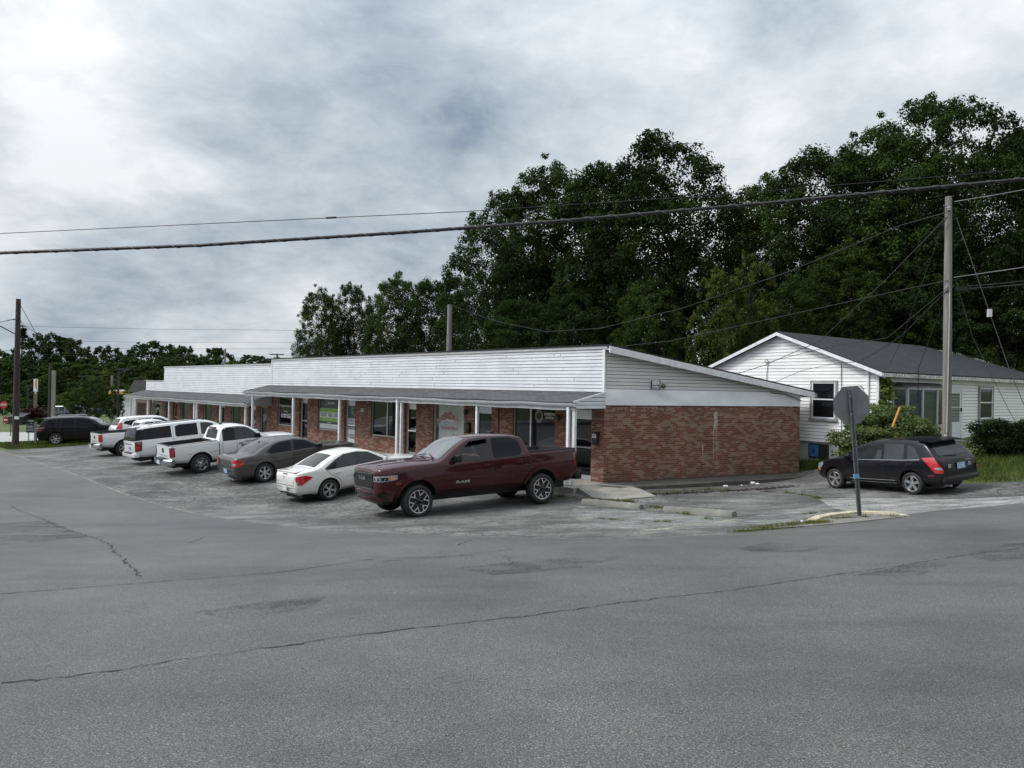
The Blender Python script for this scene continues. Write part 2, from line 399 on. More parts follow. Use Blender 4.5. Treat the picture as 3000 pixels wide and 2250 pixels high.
band_metal = plain('band_metal', (.80, .815, .83), .38, .0, .5, var=.08, vscale=1.2)
white_paint = plain('white_paint', (.66, .67, .68), .55, var=.15, vscale=3)
white_trim = plain('white_trim', (.74, .75, .76), .5, var=.1)
grey_trim = plain('grey_trim', (.42, .43, .43), .5, var=.1)
alu = plain('aluminium', (.55, .56, .57), .35, .7, var=.08)
galv = plain('galvanised', (.19, .205, .21), .5, .55, var=.15, vscale=14)
signback = plain('sign_back', (.20, .205, .21), .48, .5, var=.12, vscale=4)
dark_metal = plain('dark_metal', (.025, .025, .027), .45, .2, var=.1)
black = plain('black', (.008, .008, .009), .5, var=0)
interior = plain('interior', (.13, .12, .11), .9, var=.3, vscale=.8)
rubber = plain('rubber', (.016, .016, .016), .75, var=.25, vscale=9)
chrome = plain('chrome', (.72, .73, .75), .1, 1.0, var=0)
silver = plain('silver', (.55, .56, .58), .3, .85, var=.05)
black_gloss = plain('black_gloss', (.008, .008, .009), .12, 0, .5, var=0)
plastic_dk = plain('dark_plastic', (.02, .02, .021), .5, var=.1)
red_lens = plain('red_lens', (.42, .008, .014), .12, 0, .6, coat=1.0, var=0)
dark_lens = plain('dark_red_lens', (.12, .006, .012), .12, 0, .6, coat=1.0, var=0)
clear_lens = plain('clear_lens', (.36, .38, .40), .1, .3, .6, coat=1.0, var=.35, vscale=28)
amber_lens = plain('amber_lens', (.65, .2, .02), .15, 0, .6, coat=1.0, var=0)
glass_dark = plain('car_glass', (.004, .005, .006), .03, 0, .22, var=0)
glass_mid = plain('car_glass_pale', (.020, .025, .025), .03, 0, .45, var=.3, vscale=2.5)
glass_sky = plain('windscreen_glass', (.10, .115, .115), .04, .35, 1.0, coat=1.0, var=0)
pane = thin_glass('window_pane', (.62, .66, .66))
wood_dark = mat_wood('dark_wood', (.028, .022, .018), (.065, .052, .042))
wood_grey = mat_wood('grey_wood', (.13, .12, .108), (.27, .255, .235))
wood_pale = mat_wood('pale_wood', (.16, .15, .13), (.27, .25, .22))
bark = mat_wood('bark', (.030, .024, .018), (.07, .056, .042))
leaf_a = mat_leaf('leaf_dark', (.010, .021, .006), (.031, .056, .013))
leaf_b = mat_leaf('leaf_mid', (.017, .034, .008), (.048, .080, .018))
leaf_c = mat_leaf('leaf_pale', (.034, .056, .012), (.085, .118, .026))
leaf_red = mat_leaf('leaf_purple', (.030, .012, .014), (.055, .022, .024))
leaf_bush = mat_leaf('leaf_bush', (.052, .080, .026), (.135, .175, .070), 2.5)
leaf_hedge = mat_leaf('leaf_hedge', (.008, .018, .005), (.022, .042, .010), 2.0)
leaf_vine = mat_leaf('leaf_vine', (.06, .10, .015), (.14, .19, .04), 3)
grass_blade = mat_leaf('grass_blade', (.045, .072, .018), (.105, .135, .038), 1.2)
weed_blade = mat_leaf('weed_blade', (.055, .075, .02), (.16, .16, .05), 3)
grass_ground = mat_grassground('grass_ground')
skin = plain('skin', (.48, .27, .19), .5, var=.1)
paper = plain('paper', (.82, .82, .80), .7, var=.1)
yellow_paint = plain('yellow_paint', (.50, .455, .31), .75, var=.35, vscale=9)
# ---------------------------------------------------------------- terrain
_obs = [(1216,1514,17.5),(1590,1477,19.5),(2673,1450.7,18.9),(2445,1432,21.1),(969,1466.5,22.3),(779,1414,26.2),(585,1387,28.6),(365,1335,36.9),(163,1304.5,43.9),(2516,1514,14.2),(46,1305,43.5)]
_ctl = [tuple(at(*o)) for o in _obs]+[(0,0,0),(0,-6,.25),(-8,-6,-.1),(8,-6,.45),(3,22,-1.45),(-2.1,24.6,-1.5),(-6.9,29.7,-1.53),(-12.4,35.5,-1.64),(-15.1,38.4,-1.9),(-19.3,42.8,-2.06),(-26.1,50.1,-2.2),(10.5,26.2,-1.35),(16,24,-.33),(12.6,26.5,-.75),(30,30,.8),(8.3,31,-1.2),(24,12,.3),(-12,8,-.75),(-40,60,-2.7),(-60,40,-2.9),(-30,20,-1.9),(-14,40,-2.05),(-25,55,-2.4),(40,0,1.2),(-80,100,-3.2),(-30,-6,-.8),(0,60,-1.8),(40,60,1.5),(60,20,1.8)]
_C = np.array(_ctl)
def _U(r2): return np.where(r2 > 0, r2*np.log(np.maximum(r2, 1e-12)), 0)
def _fit():
    n = len(_C); D = ((_C[:, None, :2]-_C[None, :, :2])**2).sum(2)
    K = _U(D)+2.0*np.eye(n); Pm = np.c_[np.ones(n), _C[:, :2]]
    return np.linalg.solve(np.block([[K, Pm], [Pm.T, np.zeros((3, 3))]]), np.r_[_C[:, 2], 0, 0, 0])
_W = _fit()
def ghs(X, Y):
    X = np.asarray(X, float); Y = np.asarray(Y, float)
    Xc = np.clip(X, -75, 60); Yc = np.clip(Y, -12, 95)
    s = _W[-3]+_W[-2]*Xc+_W[-1]*Yc
    for i in range(len(_C)): s = s+_W[i]*_U((Xc-_C[i, 0])**2+(Yc-_C[i, 1])**2)
    return s
def gh(x, y): return float(ghs(x, y))
def on_ground(x, y):
    """point of the ground seen at photo position (x, y)"""
    d = cr*((x-1500)/FPX) - cu*((y-1125)/FPX) + cf
    t = np.linspace(1, 160, 6000); z = CAMH+d.z*t; hit = np.nonzero(z < ghs(d.x*t, d.y*t))[0]
    k = t[hit[0]] if len(hit) else 160
    return Vector((d.x*k, d.y*k, gh(d.x*k, d.y*k)))
def sheet(name, poly, lift, mat, step=.5, kind='structure', label=None, cat=None, thick=0.0):
    """a polygon of ground draped on the terrain, `lift` above it"""
    pts = []
    n = len(poly)
    for i in range(n):
        a, b = Vector(poly[i]), Vector(poly[(i+1) % n]); k = max(1, int((b-a).length/step))
        pts += [a.lerp(b, j/k) for j in range(k)]
    nb = len(pts)
    xs = [p.x for p in pts]; ys = [p.y for p in pts]
    gx, gy = np.meshgrid(np.arange(min(xs), max(xs), step), np.arange(min(ys), max(ys), step))
    gx = gx.ravel(); gy = gy.ravel(); ins = np.zeros(len(gx), bool)
    for i in range(nb):
        a, b = pts[i], pts[(i+1) % nb]
        if a.y == b.y: continue
        c = ((a.y > gy) != (b.y > gy)) & (gx < (b.x-a.x)*(gy-a.y)/(b.y-a.y)+a.x); ins ^= c
    allp = pts+[Vector((x, y)) for x, y in zip(gx[ins], gy[ins])]
    vo, eo, fo, *_ = delaunay_2d_cdt(allp, [(i, (i+1) % nb) for i in range(nb)], [], 1, 1e-4)
    X = np.array([v.x for v in vo]); Y = np.array([v.y for v in vo]); Z = ghs(X, Y)+lift
    me = bpy.data.meshes.new(name); me.from_pydata(list(zip(X, Y, Z)), [], [tuple(f) for f in fo])
    if thick:
        bm = bmesh.new(); bm.from_mesh(me)
        bmesh.ops.recalc_face_normals(bm, faces=bm.faces)
        if sum(f.normal.z for f in bm.faces) < 0: bmesh.ops.reverse_faces(bm, faces=bm.faces)
        be = [e for e in bm.edges if e.is_boundary]
        r = bmesh.ops.extrude_edge_only(bm, edges=be)
        for v in r['geom']:
            if isinstance(v, bmesh.types.BMVert): v.co.z -= thick
        bm.to_mesh(me); bm.free()
    else:
        bm = bmesh.new(); bm.from_mesh(me); bmesh.ops.recalc_face_normals(bm, faces=bm.faces)
        if sum(f.normal.z for f in bm.faces) < 0: bmesh.ops.reverse_faces(bm, faces=bm.faces)
        bm.to_mesh(me); bm.free()
    me.polygons.foreach_set('use_smooth', [True]*len(me.polygons)); me.set_sharp_from_angle(angle=R_(40))
    uv_box(me)
    o = link(name, me, mat)
    return tag(o, label, cat, None, kind)
def axis(a, b, fine0, fine1, st, far):
    mid = list(np.arange(fine0, fine1, st)); lo = []; x = fine0; d = st
    while x > a: d *= 1.35; x -= d; lo.append(x)
    hi = []; x = mid[-1]; d = st
    while x < b: d *= 1.35; x += d; hi.append(x)
    return np.array(lo[::-1]+mid+hi)
gx = axis(-1500, 1500, -42, 34, .8, 0); gy = axis(-300, 2500, -6, 66, .8, 0)
GX, GY = np.meshgrid(gx, gy); GZ = ghs(GX, GY)-.07
nx, ny = len(gx), len(gy)
me = bpy.data.meshes.new('ground')
me.from_pydata(list(zip(GX.ravel(), GY.ravel(), GZ.ravel())), [], [(j*nx+i, j*nx+i+1, (j+1)*nx+i+1, (j+1)*nx+i) for j in range(ny-1) for i in range(nx-1)])
me.polygons.foreach_set('use_smooth', [True]*len(me.polygons))
tag(link('ground', me, grass_ground), kind='structure')

EDGE = [(-28.98,40.31),(-25.5,36.9),(-21,32.2),(-15.86,26.91),(-13.6,24.6),(-10.44,21.47),(-7.32,18.31),(-5.6,16.5),(-4.16,15.01),(-3.3,14.45),(-2.65,14.08),(-1.1,13.1),(.64,12.23),(1.7,11.98),(2.69,11.94),(3.81,12.2),(4.7,12.5),(5.62,12.89),(9.01,15.03),(11.56,15.98)]
road_poly = [(-31.5,42.6)]+EDGE+[(20,19.3),(34,24.5),(60,33.5),(60,5),(20,-3),(12,-12),(-75,-12),(-75,46),(-44,50.5)]
sheet('road', road_poly, .012, asphalt, .6, thick=.05)
# cross street beyond the verge on the left
sheet('cross_street', [(-46,50.2),(-32.6,45.6),(-29.5,49.5),(-21,57),(-10,66),(-14,74),(-26,64),(-36,57.5),(-48,58)], .004, concrete_lt, .9)
lot_poly = EDGE[::1]+[(16,18.6),(17,19.3),(13.6,20.2),(12.2,20.6),(11.6,23.2),(11.0,25.6),(4,24),(-6,33),(-16,42),(-28,56),(-36,70),(-25,72),(-14,58),(-18,50),(-20.5,48),(-26.5,44.2)]
lot_poly = EDGE+[(16,18.4),(13.2,19.7),(12.0,20.6),(11.9,22.8),(11.6,26.0),(3,27),(-6,37),(-14,46),(-21,57.5),(-24.5,54.5),(-21.2,49.5),(-24,46.4)]
sheet('parking_lot', lot_poly, 0.0, lot_mat, .5)
sheet('far_parking_lot', [(-20.8,57.6),(-14,46.2),(-8,46),(8,58),(-8,84),(-22,80),(-24,66)], .006, concrete_lt, 1.2)

strip = [Vector(p) for p in EDGE]; mbs = MB(); v = []; rs = random.Random(4)
dense = [a.lerp(b, j/12) for a, b in zip(strip, strip[1:]) for j in range(12)]+[strip[-1]]
for i, p in enumerate(dense):
    t_ = dense[min(i+1, len(dense)-1)]-dense[max(i-1, 0)]; n_ = Vector((-t_.y, t_.x)).normalized()*max(.004, rs.gauss(.018, .014))*(1.3 if p.x < -8 else .5)
    for q in (p+n_, p-n_*.5): v.append((q.x, q.y, gh(q.x, q.y)+.016))
mbs.add(v, [(2*i, 2*i+1, 2*i+3, 2*i+2) for i in range(len(dense)-1)])
tag(mbs.build('road_edge', concrete), kind='structure')
# crack lines and seams lying in the road
def crack(name, pix, w, label, wob=.02, mat=None):
    pts = [on_ground(*p) for p in pix]; path = []
    r = random.Random(len(pix)*31+int(pix[0][0]))
    for a, b in zip(pts, pts[1:]):
        k = max(2, int((b-a).length/.07))
        for j in range(k):
            p = a.lerp(b, j/k); path.append(Vector((p.x+r.gauss(0, wob), p.y+r.gauss(0, wob), 0)))
    mb = MB(); v = []
    for i, p in enumerate(path):
        t = path[min(i+1, len(path)-1)]-path[max(i-1, 0)]; nrm = Vector((-t.y, t.x, 0)).normalized()*(w*.26*r.uniform(.2, 1.8))
        for q in (p+nrm, p-nrm): v.append((q.x, q.y, gh(q.x, q.y)+.017))
    mb.add(v, [(2*i, 2*i+1, 2*i+3, 2*i+2) for i in range(len(path)-1)])
    return tag(mb.build(name, mat or tar), kind='structure')
tar = plain('crack_dark', (.018, .018, .018), .9, var=.2)
seam = plain('seam_dark', (.045, .045, .045), .9, var=.3)
crack('road_crack', [(0,2010),(160,1995),(330,1975),(520,1940),(760,1910),(885,1893),(905,1886),(1180,1850),(1500,1815),(1800,1773),(2150,1732),(2360,1700),(2610,1665),(2840,1628),(3000,1608)], .022, '', .012)
crack('road_crack', [(30,1484),(120,1520),(200,1555),(280,1578),(325,1598),(335,1620),(372,1650),(405,1683),(418,1697)], .03, '', .022)
crack('road_crack', [(1343,1600),(1362,1590),(1388,1582)], .03, '', .02)
crack('road_crack', [(555,1594),(590,1578),(608,1572)], .02, '', .02)
crack('road_crack', [(1490,1632),(1498,1648),(1492,1662)], .02, '', .02)
crack('road_seam', [(0,1745),(200,1730),(420,1712),(820,1680),(1100,1640),(1400,1630)], .03, '', .004, seam)
crack('road_seam', [(60,1592),(190,1580),(268,1572)], .035, '', .006, seam)
crack('road_seam', [(1500,1612),(1300,1636),(1100,1650)], .03, '', .006, seam)

# ---------------------------------------------------------------- strip mall
C0 = at(1767, 1413.6, 22.5)
ANG = math.atan2(.72708, -.68655)
Z0 = C0.z
mall = thing('strip_mall', 'long strip mall with white parapet, red brick shopfronts and shingled canopy, its brick end nearest', 'building', C0, ANG)
SD = Vector((-.2786, -.9604, 0)); SN = Vector((-.9604, .2786, 0))     # along and out of the end wall, in the mall's own frame
SL = 8.8; DEP = 8.45
LEN1, LEN2, X2UP = 23.9, 46.5, 42.2
DZ2 = -.6
joint_m = plain('lap_shade_joint', (.16, .165, .17), .8, var=.3)  # dark grey paints in the shadow line under siding laps; also butt joints
def wall_open(mb, x0, x1, z0, z1, ops, y0, y1):
    """wall between x0 and x1 with rectangular openings (a, b, sill, head)"""
    ops = sorted(ops); x = x0
    for (a, b, s, h) in ops:
        if a > x: mb.box((x, y0, z0), (a, y1, z1))
        if s > z0: mb.box((a, y0, z0), (b, y1, s))
        if h < z1: mb.box((a, y0, h), (b, y1, z1))
        x = b
    if x < x1: mb.box((x, y0, z0), (x1, y1, z1))
# openings: kind, from, to along the front
SHOP = [('door', .52, 1.6), ('win', 2.14, 4.21), ('door', 5.36, 6.36), ('win', 6.97, 8.95), ('door', 10.12, 10.95), ('win', 11.66, 13.62), ('door', 15.0, 15.98), ('win', 16.5, 18.6), ('door', 19.68, 20.62), ('win', 21.36, 23.16)]
SILL, HEAD = .68, 2.28
ops = [(a, b, 0 if k == 'door' else SILL, HEAD) for k, a, b in SHOP]
ops[1] = (2.14, 4.21, .42, HEAD); ops[3] = (6.97, 8.95, .42, HEAD)
mb = MB(); wall_open(mb, .12, LEN1, 0, 2.62, ops, -.28, 0)
for (a, b, s, h) in ops:
    if s > .5: mb.box((a-.06, -.1, s-.075), (b+.06, .035, s+.004))     # projecting brick sill
w = mb.build('brick_wall', brick, mall)
mb = MB()       # end wall, with the corner return, on its own skewed line
P0, P1 = Vector((0, 0, 0)), SD*SL
mb.prism([P0, P1, P1-SN*.25, Vector((.12, -.25, 0)), Vector((.12, 0, 0))], (0, 0, 0), (0, 0, 2.445))
w = mb.build('end_brick_wall', brick_side, mall)
# metal band above it, a little dented
mb = MB(); nu, nv = 60, 8; v = []; f = []
for j in range(nv+1):
    for i in range(nu+1):
        u = i/nu*SL; z = 2.45+.515*j/nv
        d = .03+.022*math.sin(math.pi*j/nv)*(math.sin(u*1.9+.6)*.6+.5*math.sin(u*4.3+j*.4)*math.exp(-((u-2.7)/.9)**2)*2.2)
        p = SD*u+SN*d; v.append((p.x, p.y, z))
for j in range(nv):
    for i in range(nu): a = j*(nu+1)+i; f.append((a, a+nu+1, a+nu+2, a+1))
mb.add(v, f)
o = mb.build('metal_band', band_metal, mall, 60)
ROOF0, ROOF1 = 4.20, 2.93      # roof edge height at the front and at the back of the end wall
def roof_z(u): return ROOF0+(ROOF1-ROOF0)*u/SL
def siding(mb, O, ex, out, spans, z0, z1, course, lip=.012, off=0.0, groove=.017, groove_mi=1):
    """lapped boards; spans(z) gives the (from, to) run at height z"""
    n = int(math.ceil((z1-z0)/course-1e-6)); O, ex, out = Vector(O), Vector(ex), Vector(out)
    for k in range(n):
        a = z0+k*course; b = min(a+course, z1)
        la, lb = spans(a), spans(b-1e-4)
        if la[1]-la[0] < .02: continue
        if lb[1] < lb[0]: lb = ((la[0]+la[1])/2,)*2
        q = lambda u, z, o: O+ex*u+out*(o+off)+Vector((0, 0, z))
        gr = groove; q2 = la[0]+(lb[0]-la[0])*gr/course, la[1]+(lb[1]-la[1])*gr/course
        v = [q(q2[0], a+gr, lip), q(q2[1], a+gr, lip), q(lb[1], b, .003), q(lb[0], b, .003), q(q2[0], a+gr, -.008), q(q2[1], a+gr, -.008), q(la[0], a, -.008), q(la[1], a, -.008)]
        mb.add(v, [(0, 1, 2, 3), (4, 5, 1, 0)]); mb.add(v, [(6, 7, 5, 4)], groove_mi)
mb = MB()
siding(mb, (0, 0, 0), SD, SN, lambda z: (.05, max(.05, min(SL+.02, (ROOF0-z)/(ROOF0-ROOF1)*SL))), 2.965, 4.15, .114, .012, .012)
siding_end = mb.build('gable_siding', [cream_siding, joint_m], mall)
mb = MB(); mb.prism([P0+Vector((0, 0, 2.447)), P1+Vector((0, 0, 2.447)), P1+Vector((0, 0, ROOF1-.1)), Vector((0, 0, ROOF0-.05))], -SN*.122, SN*.12)
mb.box((.1, -.2, 2.62), (LEN1, -.02, 4.2)); mb.build('upper_wall', white_paint, mall)
mb = MB()
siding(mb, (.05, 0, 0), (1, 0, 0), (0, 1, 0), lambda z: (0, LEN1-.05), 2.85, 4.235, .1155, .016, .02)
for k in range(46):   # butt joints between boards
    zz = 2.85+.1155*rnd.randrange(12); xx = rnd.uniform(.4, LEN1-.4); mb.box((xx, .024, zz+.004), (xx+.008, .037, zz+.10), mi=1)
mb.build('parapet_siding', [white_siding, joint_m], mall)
mb = MB(); mb.box((-.13, -.30, 4.235), (LEN1+.02, .07, 4.335)); mb.build('parapet_coping', grey_trim, mall)
for a, b in (((-.02, -.02, 2.45), (.07, .05, 4.235)), ((LEN1-.03, -.02, 2.6), (LEN1+.04, .055, 4.235))): mb = MB(); mb.box(a, b); mb.build('corner_trim', white_trim, mall)
# roof falling to the back, with the white barge board along its end
e0 = SN*.28; mb = MB()
A, B = Vector((0, 0, ROOF0))+SD*(-.02)+e0, Vector((0, 0, roof_z(SL+.45)))+SD*(SL+.45)+e0
mb.prism([A+Vector((0, 0, .13)), B+Vector((0, 0, .13)), B+Vector((0, 0, .17)), A+Vector((0, 0, .17))], (0, 0, 0), (LEN1+1.5, 0, 0)); 
roof = mb.build('roof', shingle_dark, mall)
mb = MB(); mb.prism([A+Vector((0, 0, -.09)), B+Vector((0, 0, -.09)), B+Vector((0, 0, .12)), A+Vector((0, 0, .12))], (0, 0, 0), -SN*.045); mb.build('barge_board', white_trim, mall)
mb = MB(); mb.prism([A+Vector((0, 0, .0)), B+Vector((0, 0, .0)), B+Vector((0, 0, .03)), A+Vector((0, 0, .03))], -SN*.05, -SN*.3); mb.build('soffit', white_paint, mall)
mb = MB(); mb.box((B.x-.03, B.y-.14, B.z-.07), (B.x+LEN1+1.2, B.y-.01, B.z+.08)); mb.build('rear_gutter', grey_trim, mall)
mb = MB(); mb.box((-2.3, -DEP, 0), (LEN1, -DEP+.2, 2.9)); mb.box((LEN1-.2, -DEP, 0), (LEN1, -.3, 4.1)); mb.build('rear_wall', brown_brick, mall)
# dark rooms behind the glass
mb = MB(); mb.box((.3, -3.2, -.02), (LEN1-.3, -3.1, 2.6)); mb.box((.3, -3.2, -.06), (LEN1-.3, -.2, -.02)); mb.box((.3, -3.2, 2.6), (LEN1-.3, -.29, 2.61))
for xx in (.4, 4.7, 9.6, 14.3, 19.1, 23.4): mb.box((xx, -3.1, -.02), (xx+.1, -.29, 2.6))
mb.build('shop_interior', interior, mall)
black_reveal = plain('bronze_frame', (.10, .095, .09), .45, .4, var=.1)
def shop_window(a, b, s, h, parent, mull=(), frame=None, gl=None, yo=-.1, curtain=False):
    mb = MB(); t = .05
    mb.box((a, yo-.03, s), (a+t, yo+.04, h)); mb.box((b-t, yo-.03, s), (b, yo+.04, h)); mb.box((a+t, yo-.03, s), (b-t, yo+.04, s+t)); mb.box((a+t, yo-.03, h-t), (b-t, yo+.04, h))
    for q in mull: mb.box((q-.03, yo-.03, s+t), (q+.03, yo+.04, h-t))
    fr = mb.build('shop_window', frame or alu, parent)
    mb = MB(); mb.box((a+t, yo-.006, s+t), (b-t, yo+.004, h-t)); mb.build('glass_pane', gl or pane, fr)
    if curtain:
        mb = MB(); n = 90; v = []
        for i in range(n+1):
            x = a+.06+(b-a-.12)*i/n; y = yo-.14+.02*math.sin(i*1.3)+.012*math.sin(i*.47); v += [(x, y, s+.06), (x, y, h-.05)]
        mb.add(v, [(2*i, 2*i+2, 2*i+3, 2*i+1) for i in range(n)]); mb.build('curtain', plain('net_curtain', (.80, .80, .78), .8, var=.08), fr)
    return fr
def shop_door(a, b, h, parent, frame=None, gl=None, bar=True, transom=True, blind=False, yo=-.16):
    frame = frame or alu; mb = MB(); t = .055; top = h-.24 if transom else h
    mb.box((a, yo-.04, 0), (a+t, yo+.05, h)); mb.box((b-t, yo-.04, 0), (b, yo+.05, h)); mb.box((a+t, yo-.04, h-t), (b-t, yo+.05, h))
    if transom: mb.box((a+t, yo-.02, top), (b-t, yo+.03, h-t))
    mb.box((a+t, yo-.02, .0), (b-t, yo+.02, .14)); mb.box((a+t, yo-.02, top-.08), (b-t, yo+.02, top))
    mb.box((a+t, yo-.02, .14), (a+t+.05, yo+.02, top-.08)); mb.box((b-t-.05, yo-.02, .14), (b-t, yo+.02, top-.08))
    d = mb.build('door', frame, parent)
    mb = MB(); mb.box((a+t+.05, yo-.005, .14), (b-t-.05, yo+.004, top-.08)); mb.build('door_glass', gl or pane, d)
    if bar:
        mb = MB(); mb.box((a+t+.02, yo+.03, 1.02), (b-t-.02, yo+.075, 1.075)); mb.build('door_handle', chrome, d)
    if blind:
        mb = MB(); mb.box((a+t+.05, yo-.05, 1.3), (b-t-.05, yo-.03, top-.08)); mb.build('blind', plain('blind_brown', (.10, .075, .065), .8, var=.15), d)
    return d
doors = []; wins = []
clear_glass = thin_glass('window_pane_clear', (.92, .94, .94))
tint_glass = thin_glass('window_pane_tinted', (.25, .28, .3))
for i, (k, a, b) in enumerate(SHOP):
    if k == 'door': doors.append(shop_door(a, b, HEAD, mall, blind=(i == 0), gl=tint_glass if i in (0, 2, 4) else pane))
    else:
        s = ops[i][2]; mull = {1: (3.36,), 5: (12.38,)}.get(i, ())
        wins.append(shop_window(a, b, s, HEAD, mall, mull, None, tint_glass if i in (1, 5) else (clear_glass if i == 3 else pane), curtain=(i == 3)))
# lettering on the glass, seen reading left to right from the street: +x of the mall runs to the left, so text runs along -x
def letters(parent, items, name, y=-.088):
    for (txt, xl, z, w, h, mt, wp) in items:
        mb = MB(); add_text(mb, txt, (xl, y, z), (-1, 0, 0), (0, 0, 1), w, h, True, None, wp); mb.build(name, mt, parent)
red_paint = plain('red_letter', (.36, .03, .03), .5, var=.1); white_let = plain('white_letter', (.75, .76, .76), .5, var=.05); green_let = plain('green_letter', (.12, .36, .12), .5, var=.05)
black_let = plain('black_letter', (.02, .02, .022), .5, var=0); lime = plain('lime_panel', (.22, .46, .07), .5, var=.15); panel_white = plain('panel_white', (.60, .62, .62), .5, var=.08); navy = plain('navy_panel', (.02, .03, .06), .5, var=.1); panel_grey = plain('panel_charcoal', (.045, .05, .055), .4, var=.1)
arch = lambda k: (lambda a, b: (a, b*(.55+.3*(1-(2*a-1)**2))+k*(1-(2*a-1)**2)))
bw = wins[1]
mb = MB(); add_text(mb, "BRENDA'S", (8.72, -.086, 1.40), (-1, 0, 0), (0, 0, 1), 1.35, .42, True, 0, arch(.55)); mb.build('window_lettering', [white_let], bw)
mb = MB(); add_text(mb, "BRENDA'S", (8.70, -.080, 1.415), (-1, 0, 0), (0, 0, 1), 1.31, .38, True, 0, arch(.6)); mb.build('window_lettering', [red_paint], bw)
letters(bw, [('Beauty Salon', 8.52, 1.22, 1.05, .16, red_paint, None)], 'window_lettering')
fw = wins[3]     # tax office window
mb = MB(); a, b = 16.56, 18.54
mb.box((a, -.094, 1.80), (b, -.09, 2.22), mi=0); mb.box((a, -.094, 1.58), (b, -.09, 1.78), mi=1); mb.box((a, -.094, 1.30), (b, -.09, 1.58), mi=2); mb.box((a, -.094, 1.12), (b, -.09, 1.30), mi=1); mb.box((a, -.094, 1.0), (b, -.09, 1.12), mi=0); mb.box((a, -.094, .76), (b, -.09, 1.0), mi=2)
mb.build('window_poster', [panel_grey, lime, panel_white], fw)
letters(fw, [('$', 18.0, 1.84, .16, .34, green_let, None), ('Solutions', 17.75, 1.98, .72, .15, white_let, None), ('BOOKKEEPING', 18.42, 1.46, .58, .07, black_let, None), ('SERVICES', 18.42, 1.36, .5, .07, black_let, None), ('TAXES', 17.65, 1.46, .35, .07, black_let, None), ('PERSONAL', 17.65, 1.36, .42, .07, black_let, None), ('NOTARY', 17.05, 1.46, .4, .07, black_let, None), ('PUBLIC', 17.05, 1.36, .36, .07, black_let, None), ('ONLINE', 17.75, 1.03, .34, .06, white_let, None)], 'window_lettering', -.084)
td = doors[3]; mb = MB(); a, b = 15.11, 15.87
mb.box((a, -.15, 1.36), (b, -.147, 1.93), mi=0); mb.box((a, -.15, .98), (b, -.147, 1.34), mi=1); mb.box((a, -.15, .84), (b, -.147, .98), mi=2); mb.box((a, -.15, .2), (b, -.147, .84), mi=1); mb.box((a, -.15, 1.34), (b, -.147, 1.36), mi=3)
mb.build('door_poster', [panel_grey, panel_white, navy, lime], td)
letters(td, [('$', 15.58, 1.52, .2, .36, green_let, None), ('TAXES EN', 15.83, 1.20, .6, .10, black_let, None), ('ESPAÑOL', 15.83, 1.03, .58, .13, black_let, None), ('502-123-4321', 15.83, .88, .66, .07, white_let, None), ('$', 15.83, .42, .12, .2, green_let, None), ('HORARIO', 15.66, .52, .48, .09, black_let, None), ('FLEXIBLE', 15.66, .40, .5, .09, black_let, None)], 'door_lettering', -.141)
cw = wins[4]
letters(cw, [('Christian Congregation', 23.08, 1.66, 1.62, .17, white_let, None), ('in the', 22.55, 1.42, .42, .09, white_let, None), ('United States', 22.86, 1.10, 1.15, .16, white_let, None)], 'window_lettering')
letters(wins[0], [('BARBERSHOP', 2.72, 2.02, .5, .09, white_let, None), ('& TATTOO', 2.66, 1.9, .4, .08, white_let, None)], 'window_lettering')
mb = MB()
for rr in (.17, .12): mb.tube([(2.98+rr*1.05*math.cos(t), -.084, 1.98+rr*1.25*math.sin(t)) for t in np.linspace(0, 2*math.pi, 20)], .009, 4)
mb.build('window_drawing', white_let, wins[0])
